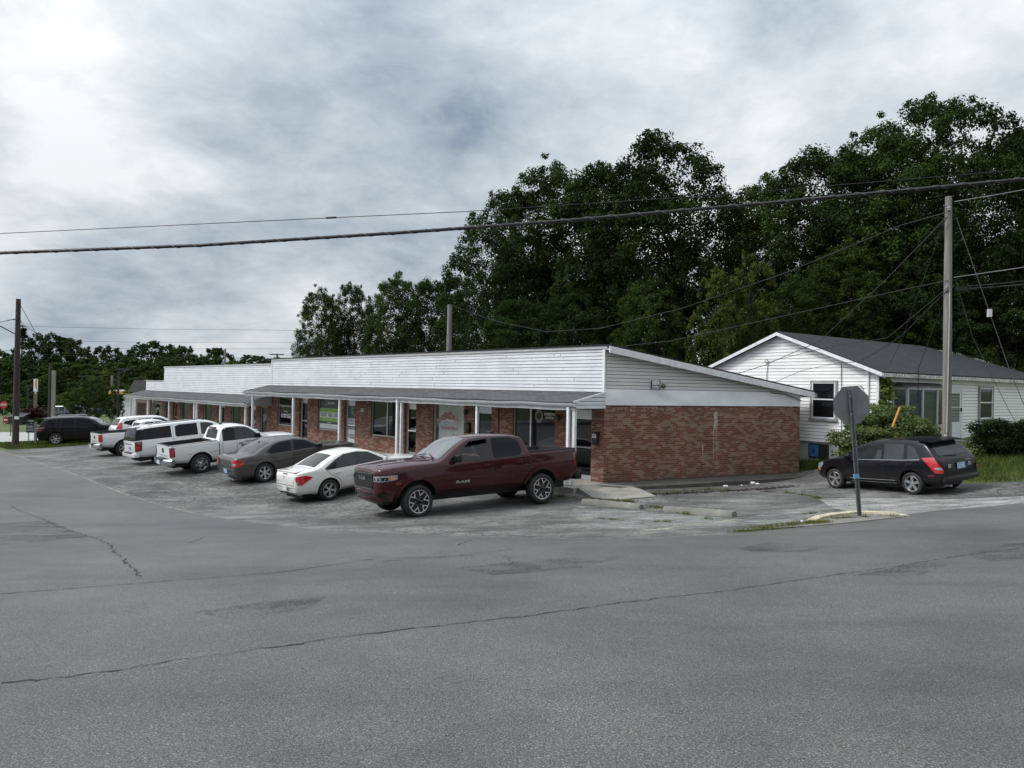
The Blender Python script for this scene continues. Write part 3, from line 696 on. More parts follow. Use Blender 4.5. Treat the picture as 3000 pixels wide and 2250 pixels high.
# canopy: shingled lean-to on a beam, gutter, soffit and end gables
def canopy(parent, x0, x1, zw, ze, gable0=True, sag=.022, posts=(), dz=0.0, seed=0):
    n = 40; ya = 1.47
    def sg(x): return -sag*(math.sin((x-x0)*1.37+seed)**2)
    mb = MB(); v = []; f = []
    for i in range(n+1):
        x = x0+(x1-x0)*i/n
        for j in range(5):
            t = j/4; v.append((x, .04+(ya-.04)*t, dz+zw+(ze-zw)*t+sg(x)*t+.012*math.sin(x*3.1+seed)*t*(1-t)))
    for i in range(n):
        for j in range(4): a = i*5+j; f.append((a, a+1, a+6, a+5))
    nb = len(v); v += [(p[0], p[1], p[2]-.035) for p in v]
    f2 = [tuple(q+nb for q in r[::-1]) for r in f]
    rim = [i*5+4 for i in range(n+1)]; f3 = [(rim[i], rim[i+1], rim[i+1]+nb, rim[i]+nb)[::-1] for i in range(n)]
    for e in (0, n*5): f3 += [(e+j, e+j+1, e+j+1+nb, e+j+nb) for j in range(4)]
    mb.add(v, f+f2+f3); cr_ = mb.build('canopy_roof', shingle, parent, 40)
    mb = MB()
    for i in range(n):      # fascia beam and gutter follow the sag
        xa, xb = x0+(x1-x0)*i/n, x0+(x1-x0)*(i+1)/n; sa, sb = sg(xa), sg(xb)
        for (yb0, yb1, zb0, zb1) in ((1.30, 1.42, ze-.25, ze-.05),):
            q = [(xa, yb0, dz+zb0+sa), (xb, yb0, dz+zb0+sb), (xb, yb1, dz+zb0+sb), (xa, yb1, dz+zb0+sa), (xa, yb0, dz+zb1+sa), (xb, yb0, dz+zb1+sb), (xb, yb1, dz+zb1+sb), (xa, yb1, dz+zb1+sa)]
            mb.add(q, [(0, 1, 2, 3), (4, 7, 6, 5), (3, 2, 6, 7), (1, 0, 4, 5)]+([(0, 3, 7, 4)] if i == 0 else [])+([(1, 5, 6, 2)] if i == n-1 else []))
    mb.build('canopy_beam', white_paint, parent)
    mb = MB(); prof = [(1.425, -.02), (1.425, -.125), (1.50, -.125), (1.545, -.075), (1.55, -.01), (1.535, -.01), (1.53, -.07), (1.49, -.11), (1.44, -.11), (1.44, -.02)]
    v = []; k = len(prof)
    for i in range(n+1):
        x = x0-.04+(x1-x0+.08)*i/n; v += [(x, p[0], dz+ze-.03+p[1]+sg(x)+.012*math.sin(x*.9)) for p in prof]
    mb.add(v, [(i*k+j, i*k+(j+1) % k, (i+1)*k+(j+1) % k, (i+1)*k+j) for i in range(n) for j in range(k)]+[tuple(range(k)), tuple(range(n*k, n*k+k))[::-1]])
    mb.build('gutter', grey_trim, parent, 40)
    mb = MB(); mb.box((x0+.03, .03, dz+ze-.17), (x1-.03, 1.30, dz+ze-.15)); mb.build('canopy_ceiling', white_paint, parent)
    for px in posts:
        mb = MB(); mb.box((px-.05, 1.30, dz-.02), (px+.05, 1.40, dz+ze-.26+sg(px)))
        mb.build('post', white_paint, parent)
ZE1 = 2.55
canopy(mall, -.02, LEN1+.35, 2.87, ZE1, posts=(.06, 4.6, 9.23, 14.05, 18.53, 23.3))
# boarded gable at the near end of the canopy
mb = MB()
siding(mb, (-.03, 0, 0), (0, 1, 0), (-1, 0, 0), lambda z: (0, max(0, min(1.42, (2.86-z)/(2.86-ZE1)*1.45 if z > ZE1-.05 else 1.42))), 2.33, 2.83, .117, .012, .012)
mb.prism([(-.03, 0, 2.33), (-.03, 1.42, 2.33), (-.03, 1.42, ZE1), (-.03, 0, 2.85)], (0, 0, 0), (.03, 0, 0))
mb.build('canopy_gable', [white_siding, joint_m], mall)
mb = MB(); mb.prism([(-.06, -.02, 2.83), (-.06, 1.5, ZE1-.03), (-.06, 1.5, ZE1+.03), (-.06, -.02, 2.89)], (0, 0, 0), (.028, 0, 0)); mb.build('gable_trim', white_trim, mall)
for px, zz in ((9.33, 0), (.17, 0)):
    mb = MB(); mb.box((px, 1.42, .02), (px+.085, 1.50, 2.42)); mb.build('downpipe', white_trim, mall)
mb = MB(); mb.tube([(4.95, .03, .1), (4.95, .03, 2.5)], .022, 6); mb.build('conduit', plain('conduit_red', (.10, .03, .025), .6, var=.1), mall)

# lower neighbour, stepped down the slope
mall2 = thing('strip_mall_annex', 'lower far wing of the strip mall with stepped white siding and seven narrow white posts', 'building', C0, ANG)
D = DZ2
S2 = [('win', 24.5, 25.4), ('door', 26.0, 26.9), ('win', 28.2, 29.6), ('door', 30.6, 31.5), ('win', 32.6, 34.2), ('door', 35.2, 36.1), ('win', 37.0, 38.6), ('door', 39.4, 40.2), ('win', 40.8, 42.0)]
ops2 = [(a, b, D if k == 'door' else D+.5, D+2.25) for k, a, b in S2]
mb = MB(); wall_open(mb, LEN1+.02, 42.6, D, D+2.6, ops2, -.28, 0); mb.build('brick_wall', brown_brick if False else brick, mall2)
mb = MB(); wall_open(mb, 42.6, LEN2, D, D+2.6, [(43.0, 44.4, D+.5, D+1.9), (44.7, 45.5, D, D+2.1)], -.28, 0); mb.build('tan_brick_wall', tan_brick, mall2)
for k, a, b in S2:
    if k == 'door':
        nt_ = len(mall2.children)
        mb = MB(); mb.box((a, -.2, D), (a+.06, -.1, D+2.25)); mb.box((b-.06, -.2, D), (b, -.1, D+2.25)); mb.box((a+.06, -.2, D+2.0), (b-.06, -.1, D+2.25)); mb.box((a+.06, -.18, D), (b-.06, -.12, D+.15)); d = mb.build('door', alu, mall2)
        mb = MB(); mb.box((a+.06, -.155, D+.15), (b-.06, -.145, D+2.0)); mb.build('door_glass', pane, d)
        mb = MB(); mb.box((a+.1, -.12, D+1.0), (b-.1, -.07, D+1.06)); mb.build('door_handle', chrome, d)
    else:
        fr = shop_window(a, b, D+.5, D+2.25, mall2, (), grey_trim, pane)
        mb = MB(); mb.box((a+.05, -.3, D+.5), (a+.05+(b-a)*.55, -.28, D+2.2)); mb.build('curtain', cream_siding if a > 30 else panel_grey, fr)
fr = shop_window(43.0, 44.4, D+.5, D+1.9, mall2)
mb = MB(); mb.tube([(43.7+.45*math.cos(t), -.085, D+1.15+.4*math.sin(t)) for t in np.linspace(.2, 3.6, 14)], [.1-.003*i for i in range(14)], 5); mb.build('window_drawing', plain('mural_green', (.35, .48, .38), .6, var=.3), fr)
mb = MB(); mb.box((44.7, -.2, D), (45.5, -.14, D+2.1)); d = mb.build('door', white_trim, mall2)
mb = MB(); mb.box((44.85, -.14, D+.9), (45.35, -.13, D+1.9)); mb.build('door_glass', glass_dark, d)
mb = MB(); mb.box((LEN1+.3, -3.1, D-.02), (LEN2-.3, -3.0, D+2.6)); mb.box((LEN1+.3, -3.1, D-.05), (LEN2-.3, -.2, D-.02)); mb.box((LEN1+.3, -3.1, D+2.6), (LEN2-.3, -.29, D+2.62)); mb.build('shop_interior', interior, mall2)
mb = MB(); mb.box((LEN1+.05, -.2, D+2.6), (X2UP, -.02, 4.0)); mb.box((X2UP, -.2, D+2.6), (LEN2, -.02, 2.98)); mb.box((LEN1+.1, -DEP, D), (LEN2, -DEP+.2, 2.8)); mb.box((LEN2-.2, -DEP, D), (LEN2, -.2, 2.9)); mb.box((LEN1+.1, -DEP, 2.75), (X2UP, -.2, 2.85)); mb.build('upper_wall', white_paint, mall2)
mb = MB()
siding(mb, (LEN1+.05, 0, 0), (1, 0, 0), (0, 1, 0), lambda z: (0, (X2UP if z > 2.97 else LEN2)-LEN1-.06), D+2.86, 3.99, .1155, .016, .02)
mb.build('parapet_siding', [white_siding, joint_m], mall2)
mb = MB(); mb.box((LEN1+.03, -.3, 4.0), (X2UP+.03, .06, 4.09)); mb.box((X2UP+.03, -.3, 2.985), (LEN2+.02, .06, 3.05)); mb.build('parapet_coping', grey_trim, mall2)
canopy(mall2, LEN1+.1, LEN2+.3, 2.87, 2.5, posts=(24.2, 27.76, 32.03, 36.78, 41.28, 45.6, 31.6), dz=D, seed=2)
mb = MB(); mb.prism([(LEN1+.02, 0, D+2.3), (LEN1+.02, 1.42, D+2.3), (LEN1+.02, 1.42, D+2.5), (LEN1+.02, 0, D+2.85)], (0, 0, 0), (.05, 0, 0)); mb.build('canopy_gable', grey_trim, mall2)
mb = MB()
for (a, b) in (((24.3, 1.0, D), (24.3, 1.0, D+.95)), ((25.6, 1.0, D), (25.6, 1.0, D+.95)), ((24.3, 1.0, D+.95), (25.6, 1.0, D+.95)), ((24.3, 1.0, D+.5), (25.6, 1.0, D+.5)), ((25.6, 1.0, D+.95), (26.6, 1.0, D+.6)), ((26.6, 1.0, D+.6), (26.6, 1.0, D))): mb.tube([a, b], .022, 6)
mb.build('handrail', dark_metal, mall2)
# concrete walk in front and round the corner
def loc2w(x, y, z=0): return mall.matrix_world @ Vector((x, y, z))
mall.rotation_euler = (0, 0, ANG)
bpy.context.view_layer.update()
mb = MB(); mb.prism([(-.02, -.3, 0), (-.3, 1.75, 0), (LEN1+.1, 1.75, 0), (LEN1+.1, -.3, 0)], (0, 0, -.75), (0, 0, .745))
mb.prism([(LEN1+.1, -.3, D), (LEN1+.1, 1.75, D), (LEN2+1, 1.75, D), (LEN2+1, -.3, D)], (0, 0, -.6), (0, 0, .595))
mb.build('walkway', concrete, None).matrix_world = mall.matrix_world.copy()
tag(bpy.data.objects['walkway'], kind='structure')
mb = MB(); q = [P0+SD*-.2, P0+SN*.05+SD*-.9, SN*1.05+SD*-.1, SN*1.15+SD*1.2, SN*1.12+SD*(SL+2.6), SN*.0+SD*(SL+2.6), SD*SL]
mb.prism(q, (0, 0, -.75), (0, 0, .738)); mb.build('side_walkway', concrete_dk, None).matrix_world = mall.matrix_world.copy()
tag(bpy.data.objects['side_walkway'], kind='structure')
# ramped concrete pad at the corner
pad = [(1690,1427),(1740,1462),(1822,1466),(1922,1457),(1880,1436),(1850,1424),(1765,1418)]
zz = [Z0-.004, None, None, None, None, Z0-.004, Z0-.002]
mb = MB(); v = []
for (px, py), z in zip(pad, zz):
    p = on_ground(px, py) if z is None else None
    if p is None:
        d = cr*((px-1500)/FPX)-cu*((py-1125)/FPX)+cf; k = (z-CAMH)/d.z; p = Vector((d.x*k, d.y*k, z))
    else: p.z += .03
    v.append(p)
n = len(v); mb.add(v+[p-Vector((0, 0, .4)) for p in v], [tuple(range(n))]+[(i, i+n, (i+1) % n+n, (i+1) % n) for i in range(n)])
tag(mb.build('ramp', concrete), kind='structure')
# ---------------------------------------------------------------- vehicles
def pchip(xs, ys, x):
    xs = np.asarray(xs, float); ys = np.asarray(ys, float); h = np.diff(xs); d = np.diff(ys)/h; n = len(xs); m = np.zeros(n)
    for i in range(1, n-1):
        if d[i-1]*d[i] > 0:
            w1, w2 = 2*h[i]+h[i-1], h[i]+2*h[i-1]; m[i] = (w1+w2)/(w1/d[i-1]+w2/d[i])
    m[0], m[-1] = d[0], d[-1]
    i = np.clip(np.searchsorted(xs, x)-1, 0, n-2); t = (x-xs[i])/h[i]
    return (2*t**3-3*t**2+1)*ys[i]+(t**3-2*t**2+t)*h[i]*m[i]+(-2*t**3+3*t**2)*ys[i+1]+(t**3-t**2)*h[i]*m[i+1]
def round_poly(poly, r, k=4):
    out = []; n = len(poly)
    for i in range(n):
        a, b, c = Vector(poly[i-1]), Vector(poly[i]), Vector(poly[(i+1) % n])
        ra = min(r, (a-b).length*.45, (c-b).length*.45); p, q = b+(a-b).normalized()*ra, b+(c-b).normalized()*ra
        for j in range(k+1):
            t = j/k; out.append(p*(1-t)**2+b*(2*t*(1-t))+q*t*t)
    return out
class Car:
    """body skin lofted through stations (x, bottom, belt, top, half width, crown); panels are projected on it"""
    def __init__(s, name, label, cat, stations, tumble, paint_m, group=None, lower=.94, inset=.035):
        s.root = thing(name, label, cat, group=group); s.paint = paint_m
        st = sorted(stations); X = [q[0] for q in st]; xs = []
        for a, b in zip(X, X[1:]):
            k = max(1, int(math.ceil((b-a)/.07))); xs += [a+(b-a)*j/k for j in range(k)]
        xs.append(X[-1]); xs = np.array(xs)
        C = [pchip(X, [q[i] for q in st], xs) for i in range(1, 6)]
        rings = []
        for i, x in enumerate(xs):
            zb, zs, zt, w, cr_ = (c[i] for c in C)
            ws = w-inset; zte = max(zt-cr_, zs+.012); wt = max(ws-tumble*(zte-zs), .25); H = zs-zb
            pts = [(0, zb, 0), (w*.80, zb, .06), (w*lower, zb+H*.13, .10), (w*.99, zb+H*.42, .2), (w, zb+H*.68, .16), (ws, zs, .05), (wt, zte, .075 if zte-zs > .1 else .04), (wt*.5, zte+(zt-zte)*.8, .2), (0, zt, 0)]
            out = []
            for j, (y, z, r) in enumerate(pts):
                if j in (0, len(pts)-1): out.append((y, z)); continue
                a, b, c = Vector(pts[j-1][:2]), Vector((y, z)), Vector(pts[j+1][:2])
                ra = min(r, (a-b).length*.48, (c-b).length*.48)
                p = b+(a-b).normalized()*ra if (a-b).length > 1e-6 else b; q = b+(c-b).normalized()*ra if (c-b).length > 1e-6 else b
                for t in (0, .33, .67, 1): v = p*(1-t)**2+b*(2*t*(1-t))+q*t*t; out.append((v.x, v.y))
            rings.append([(x, y, z) for y, z in out]+[(x, -y, z) for y, z in out[-2:0:-1]])
        n = len(rings[0]); h = n//2; v = [p for r in rings for p in r]; f = []
        for i in range(len(rings)-1):
            for j in range(n): f.append((i*n+j, i*n+(j+1) % n, (i+1)*n+(j+1) % n, (i+1)*n+j))
        for e, flip in ((0, 1), ((len(rings)-1)*n, 0)):
            for j in range(h):
                a, b, c, d = e+j, e+j+1, e+(n-j-1) % n, e+(n-j) % n
                fc = [a, b, c, d] if j not in (0, h-1) else ([a, b, c] if j == 0 else [a, b, d])
                f.append(tuple(fc[::-1] if flip else fc))
        s.mb = (v, [t[::-1] for t in f])
        bm = bmesh.new(); vs = [bm.verts.new(p) for p in v]
        for t in s.mb[1]:
            try: bm.faces.new([vs[i] for i in t])
            except ValueError: pass
        bmesh.ops.recalc_face_normals(bm, faces=bm.faces)
        s.bvh = BVHTree.FromBMesh(bm); s.bm = bm
    def hit(s, o, d):
        r = s.bvh.ray_cast(Vector(o), Vector(d)); return (r[0], r[1]) if r[0] is not None else (None, None)
    DIRS = {'L': ((0, -1, 0), (1, 0, 0)), 'R': ((0, 1, 0), (1, 0, 0)), 'F': ((-1, 0, 0), (0, 1, 0)), 'B': ((1, 0, 0), (0, 1, 0)), 'T': ((0, 0, -1), (1, 0, 0))}
    def pos(s, view, u, v, off=0.0):
        if isinstance(view, str): d, ax = s.DIRS[view]; d = Vector(d); ax = Vector(ax)
        else: a = R_(view); d = Vector((math.cos(a), math.sin(a), 0)); ax = Vector((-d.y, d.x, 0))
        o = ax*u+(Vector((0, 1, 0)) if view == 'T' else Vector((0, 0, 1)))*v - d*8
        p, nn = s.hit(o, d)
        if p is None: return None
        if nn.dot(d) > 0: nn = -nn
        return p+nn*off
    def panel(s, name, view, poly, mat, off=.004, r=.03, parent=None, mat_ring=None, step=.09, keep=True):
        """a thin skin lying on the body inside a polygon seen from one side"""
        poly = round_poly(poly, r) if r else [Vector(p) for p in poly]
        n = len(poly); pts = []
        for i in range(n):
            a, b = poly[i], poly[(i+1) % n]; k = max(1, int((b-a).length/step)); pts += [a.lerp(b, j/k) for j in range(k)]
        clean = []
        for p in pts:
            if not clean or (p-clean[-1]).length > 1e-4: clean.append(p)
        if (clean[0]-clean[-1]).length < 1e-4: clean.pop()
        pts = clean; nb = len(pts)
        xs = [p.x for p in pts]; ys = [p.y for p in pts]; inner = []
        x = min(xs)+step
        while x < max(xs):
            y = min(ys)+step
            while y < max(ys):
                c = False
                for i in range(nb):
                    a, b = pts[i], pts[(i+1) % nb]
                    if (a.y > y) != (b.y > y) and x < (b.x-a.x)*(y-a.y)/(b.y-a.y)+a.x: c = not c
                if c and min((Vector((x, y))-q).length for q in pts) > step*.35: inner.append(Vector((x, y)))
                y += step
            x += step
        vo, eo, fo, *_ = delaunay_2d_cdt(pts+inner, [(i, (i+1) % nb) for i in range(nb)], [], 1, 1e-5)
        P = [s.pos(view, q.x, q.y, off) for q in vo]
        good = [f for f in fo if all(P[i] is not None for i in f)]
        if not good: return None
        mb = MB(); mb.add([p if p is not None else Vector() for p in P], good)
        me = mb.mesh(name)
        bm = bmesh.new(); bm.from_mesh(me); bmesh.ops.delete(bm, geom=[q for q in bm.verts if not q.link_faces], context='VERTS')
        d = Vector(s.DIRS[view][0]) if isinstance(view, str) else Vector((math.cos(R_(view)), math.sin(R_(view)), 0))
        bm.normal_update()
        if sum(f.normal.dot(d)*f.calc_area() for f in bm.faces) > 0: bmesh.ops.reverse_faces(bm, faces=bm.faces)
        bm.to_mesh(me); bm.free()
        me.polygons.foreach_set('use_smooth', [True]*len(me.polygons))
        return link(name, me, mat, parent or s.root)
    def line(s, mb, view, pts, w=.012, off=.003, step=.06):
        pts = [Vector(p) for p in pts]; path = []
        for a, b in zip(pts, pts[1:]):
            k = max(1, int((b-a).length/step)); path += [a.lerp(b, j/k) for j in range(k)]
        path.append(pts[-1]); v = []
        for i, p in enumerate(path):
            t = path[min(i+1, len(path)-1)]-path[max(i-1, 0)]; nn = Vector((-t.y, t.x)).normalized()*w/2
            for q in (p+nn, p-nn): v.append(s.pos(view, q.x, q.y, off))
        f = [(2*i, 2*i+1, 2*i+3, 2*i+2) for i in range(len(path)-1) if all(v[k] is not None for k in (2*i, 2*i+1, 2*i+2, 2*i+3))]
        mb.add([p if p is not None else Vector() for p in v], f)
    def letter(s, mb, view, txt, u, z, w, h, off=.005, mi=None):
        v, f = text_geo(txt, True); sg = -1 if view == 'L' else 1; P = []
        for a, b in v:
            p = s.pos(view, u+sg*(a-.5)*w, z+(b-.5)*h, off); P.append(p if p is not None else Vector())
        mb.add(P, f, mi)
    def finish(s, wheels, arch_r, tread, cuts=(), lip=True):
        """cut wheel arches (and any load bed) out of the skin and link the body"""
        me = bpy.data.meshes.new('body'); s.bm.to_mesh(me)
        me.materials.append(s.paint); me.materials.append(plastic_dk)
        ob = link('body', me, [], s.root)
        cb = MB()
        for (wx, wz) in wheels:
            for sy in (-1, 1):
                M = Matrix.Translation((wx, sy*(tread+.30), wz)) @ Matrix.Rotation(R_(90), 4, 'X')
                v = [(arch_r*math.cos(2*math.pi*j/40), arch_r*math.sin(2*math.pi*j/40)) for j in range(40)]
                cb.prism([(a, b, -.47) for a, b in v], (0, 0, 0), (0, 0, .94), M, 0)
        for q in cuts:
            if q[0] == 'poly': cb.prism([(x, q[2], z) for x, z in q[1]], (0, 0, 0), (0, q[3]-q[2], 0), None, 1)
            else: cb.box(q[0], q[1], None, q[2])
        cme = cb.mesh('cut'); co = link('cut', cme, [plastic_dk, plastic_dk])
        bmc = bmesh.new(); bmc.from_mesh(cme); bmesh.ops.recalc_face_normals(bmc, faces=bmc.faces); bmc.to_mesh(cme); bmc.free()
        md = ob.modifiers.new('b', 'BOOLEAN'); md.operation = 'DIFFERENCE'; md.object = co; md.solver = 'EXACT'; md.material_mode = 'TRANSFER'
        dg = bpy.context.evaluated_depsgraph_get(); ev = bpy.data.meshes.new_from_object(ob.evaluated_get(dg))
        ob.modifiers.clear(); bpy.data.objects.remove(co); ob.data = ev; ev.name = 'body'
        ev.polygons.foreach_set('use_smooth', [True]*len(ev.polygons)); ev.set_sharp_from_angle(angle=R_(32))
        s.body = ob; s.bm.free(); return ob
def arch_poly(cx, cz, r0, r1, a0=8, a1=172, k=22):
    A = [R_(a0+(a1-a0)*i/k) for i in range(k+1)]
    return [(cx+r1*math.cos(a), cz+r1*math.sin(a)) for a in A]+[(cx+r0*math.cos(a), cz+r0*math.sin(a)) for a in A[::-1]]

def wheel_meshes(R, W, rimR, style):
    """tyre and rim, axle along +Y outwards"""
    M = Matrix.Rotation(R_(-90), 4, 'X')
    mb = MB(); h = W/2
    prof = [(rimR, -h*.8), (R*.90, -h), (R*.975, -h*.82), (R, -h*.6)]
    for k in range(5): prof += [(R, -h*.5+k*h*.25-.008), (R-.012, -h*.5+k*h*.25-.006), (R-.012, -h*.5+k*h*.25+.006), (R, -h*.5+k*h*.25+.008)]
    prof += [(R, h*.6), (R*.975, h*.82), (R*.90, h), (rimR*1.12, h*1.02), (rimR*1.02, h*.93), (rimR, h*.8)]
    mb.lathe(prof, 44, M); tyre = mb.mesh('wheel', 40)
    mb = MB(); d = h*.86
    mb.lathe([(rimR*1.01, h*.88), (rimR*.985, h*.93), (rimR*.93, h*.90)], 44, M, 0)
    mb.lathe([(rimR*.93, h*.90), (rimR*.90, h*.6), (rimR*.88, -h*.5)], 44, M, 1 if style['kind'] == 'vee' else 0)       # lip and barrel
    mb.lathe([(rimR*.9, -h*.3), (.001, -h*.28)], 30, M, 1)                                                              # dark brake side
    if style['kind'] != 'vee': mb.lathe([(rimR*.62, -h*.22), (rimR*.62, -h*.12), (.05, -h*.1)], 30, M, 2)                                          # disc
    mb.lathe([(rimR*.23, h*.2), (rimR*.22, d*.82), (rimR*.16, d*.88), (.001, d*.9)], 24, M, 3 if style['hub'] else (1 if style['kind'] == 'vee' else 0))
    n = style['n']
    def spoke(a, w0, w1, r0, r1, z0, z1, th, mi):
        ca, sa = math.cos(a), math.sin(a); q = []
        for (r, w, z) in ((r0, w0, z0), (r1, w1, z1)):
            for sw in (-1, 1):
                for dz in (0, -th): q.append(M @ Vector((r*ca-sw*w/2*sa, r*sa+sw*w/2*ca, z+dz)))
        mb.add(q, [(0, 2, 6, 4), (1, 5, 7, 3), (0, 4, 5, 1), (2, 3, 7, 6), (4, 6, 7, 5), (0, 1, 3, 2)], mi)
    for i in range(n):
        a = 2*math.pi*i/n+style.get('rot', .3)
        k = style['kind']
        if k == 'spoke': spoke(a, style['w0']*rimR, style['w1']*rimR, rimR*.15, rimR*.95, d*.84, d*.96, h*.45, 0)
        elif k == 'twin':
            for sgn in (-1, 1): spoke(a+sgn*style['gap'], style['w0']*rimR, style['w1']*rimR, rimR*.18, rimR*.95, d*.8, d*.96, h*.4, 0)
        elif k == 'vee':      # dark star with bright machined V edges
            spoke(a+math.pi/n, .42*rimR, .30*rimR, rimR*.15, rimR*.93, d*.76, d*.9, h*.45, 1)
            b = a
            apex = Vector((rimR*.52*math.cos(b), rimR*.52*math.sin(b)))
            for sgn in (-1, 1):
                e = Vector((rimR*.95*math.cos(b+sgn*.29), rimR*.95*math.sin(b+sgn*.29))); t = (e-apex).normalized(); nn = Vector((-t.y, t.x))*rimR*.05
                q = [M @ Vector((*(p+o), z)) for p, z in ((apex-t*.015, d*.95), (e, d*.985)) for o in (nn, -nn)]
                mb.add(q, [(0, 1, 3, 2)], 0)
        elif k == 'steel':
            spoke(a, style['w0']*rimR, style['w1']*rimR, rimR*.15, rimR*.95, d*.7, d*.78, h*.3, 0)
    for i in range(5 if n != 6 else 6):
        a = 2*math.pi*i/(5 if n != 6 else 6)+.1; mb.lathe([(.012, d*.8), (.012, d*.93), (.001, d*.94)], 6, M @ Matrix.Translation((rimR*.33*math.cos(a), rimR*.33*math.sin(a), 0)), 3)
    return tyre, mb.mesh('rim', 40)
_wm = {}
def add_wheels(root, key, R, W, rimR, style, wheels, tread, mats):
    if key not in _wm:
        t, r = wheel_meshes(R, W, rimR, style)
        t.materials.append(rubber)
        for q in mats: r.materials.append(q)
        _wm[key] = (t, r)
    t, r = _wm[key]
    for (wx, steer) in wheels:
        for sy in (1, -1):
            o = link('wheel', t, [], root); o.location = (wx, sy*(tread-W/2), R); o.rotation_euler = (0, 0, (0 if sy > 0 else math.pi)+steer)
            link('rim', r, [], o)
RIM_S = [silver, plastic_dk, dark_metal, chrome]
def place(root, rear_px=None, depth=None, heading=0, wb=3, tread=.8, side=1, pos=None, tilt=True):
    """stand a vehicle on the terrain; heading in degrees from +X; (x, y) of the near rear wheel contact from the photo"""
    a = R_(heading); f = Vector((math.cos(a), math.sin(a), 0)); l = Vector((-f.y, f.x, 0))
    if pos is None:
        p = at(*rear_px, depth); c = Vector((p.x, p.y, 0))+f*(wb/2)-l*(side*tread)
    else: c = Vector((*pos, 0))
    P = lambda u, v: (lambda q: Vector((q.x, q.y, gh(q.x, q.y))))(c+f*u+l*v)
    F, B = (P(wb/2, tread)+P(wb/2, -tread))/2, (P(-wb/2, tread)+P(-wb/2, -tread))/2
    Lf, Rt = (P(wb/2, tread)+P(-wb/2, tread))/2, (P(wb/2, -tread)+P(-wb/2, -tread))/2
    ex = (F-B).normalized(); ey = (Lf-Rt); ey = (ey-ex*ey.dot(ex)).normalized(); ez = ex.cross(ey)
    m = Matrix((ex, ey, ez)).transposed().to_4x4(); o = (F+B)/2; m.translation = o
    root.matrix_world = m; return m
def box_part(root, name, a, b, mat, r=.02, M=None, parent=None, seg=2):
    mb = MB(); mb.box(a, b, M); me = mb.mesh(name)
    bm = bmesh.new(); bm.from_mesh(me); bmesh.ops.recalc_face_normals(bm, faces=bm.faces)
    if r: bmesh.ops.bevel(bm, geom=bm.edges[:], offset=r, segments=seg, affect='EDGES', profile=.6)
    bm.to_mesh(me); bm.free(); me.polygons.foreach_set('use_smooth', [True]*len(me.polygons)); me.set_sharp_from_angle(angle=R_(50))
    return link(name, me, mat, parent or root)
def mirror_part(car, x, z, y, mat, w=.2, h=.15, side=1):
    o = box_part(car.root, 'side_mirror', (x-.05, side*(y+.03), z-.02), (x+.06, side*(y+.03+w), z+h), mat, .035)
    mb = MB(); mb.tube([(x+.02, side*(y-.06), z-.01), (x, side*(y+.08), z+.02)], .025, 6); mb.build('mirror_arm', plastic_dk, o)
    return o
def plate(car, y, z, x, mat_text, txt, back=True, tilt=0, bg=None):
    bg = bg or plain('plate_white', (.62, .66, .70), .45, var=.1)
    sx = -1 if back else 1
    mb = MB(); mb.box((x, y-.152, z), (x+sx*.008, y+.152, z+.152), None, 0)
    add_text(mb, txt, (x+sx*.0095, y-sx*-.13 if back else y-.13, z+.035), (0, -1 if back else 1, 0), (0, 0, 1), .26, .075, True, 1)
    return mb.build('licence_plate', [bg, mat_text], car.root)
blue_let = plain('plate_blue', (.03, .10, .28), .5, var=0)
kblue = plain('plate_sky', (.30, .46, .62), .45, var=.2, vscale=12)

def common_cabin(c, sides, wind, rear, rear_view='T', glass_s=None, glass_w=None, trims=(), trim_r=.05):
    for view in ('L', 'R'):
        for p in trims: c.panel('window_surround', view, p, black_gloss, .0035, trim_r)
        for i, p in enumerate(sides): c.panel('side_window', view, p, (glass_s[i] if glass_s else glass_dark), .006, .035)
    if wind: c.panel('windscreen', 'T', wind, glass_w or glass_sky, .006, .05)
    if rear: c.panel('rear_window', rear_view, rear, glass_mid if rear_view == 'T' else glass_dark, .006, .05)
def seams(c, L, T=(), B=(), w=.011):
    for view in ('L', 'R'):
        mb = MB()
        for p in L: c.line(mb, view, p, w)
        if mb.f: mb.build('door_gap', black, c.root)
    if T or B:
        mb = MB()
        for p in T: c.line(mb, 'T', p, w)
        for p in B: c.line(mb, 'B', p, w)
        mb.build('panel_gap', black, c.root)
def handles(c, pts, mat, sides=('L', 'R'), w=.2):
    for view in sides:
        for (x, z) in pts:
            p = c.pos(view, x, z, .012)
            if p is None: continue
            sg = 1 if view == 'L' else -1
            o = box_part(c.root, 'door_handle', (x-w/2, p.y-.004*sg, p.z-.016), (x+w/2, p.y+.026*sg, p.z+.016), mat, .01)

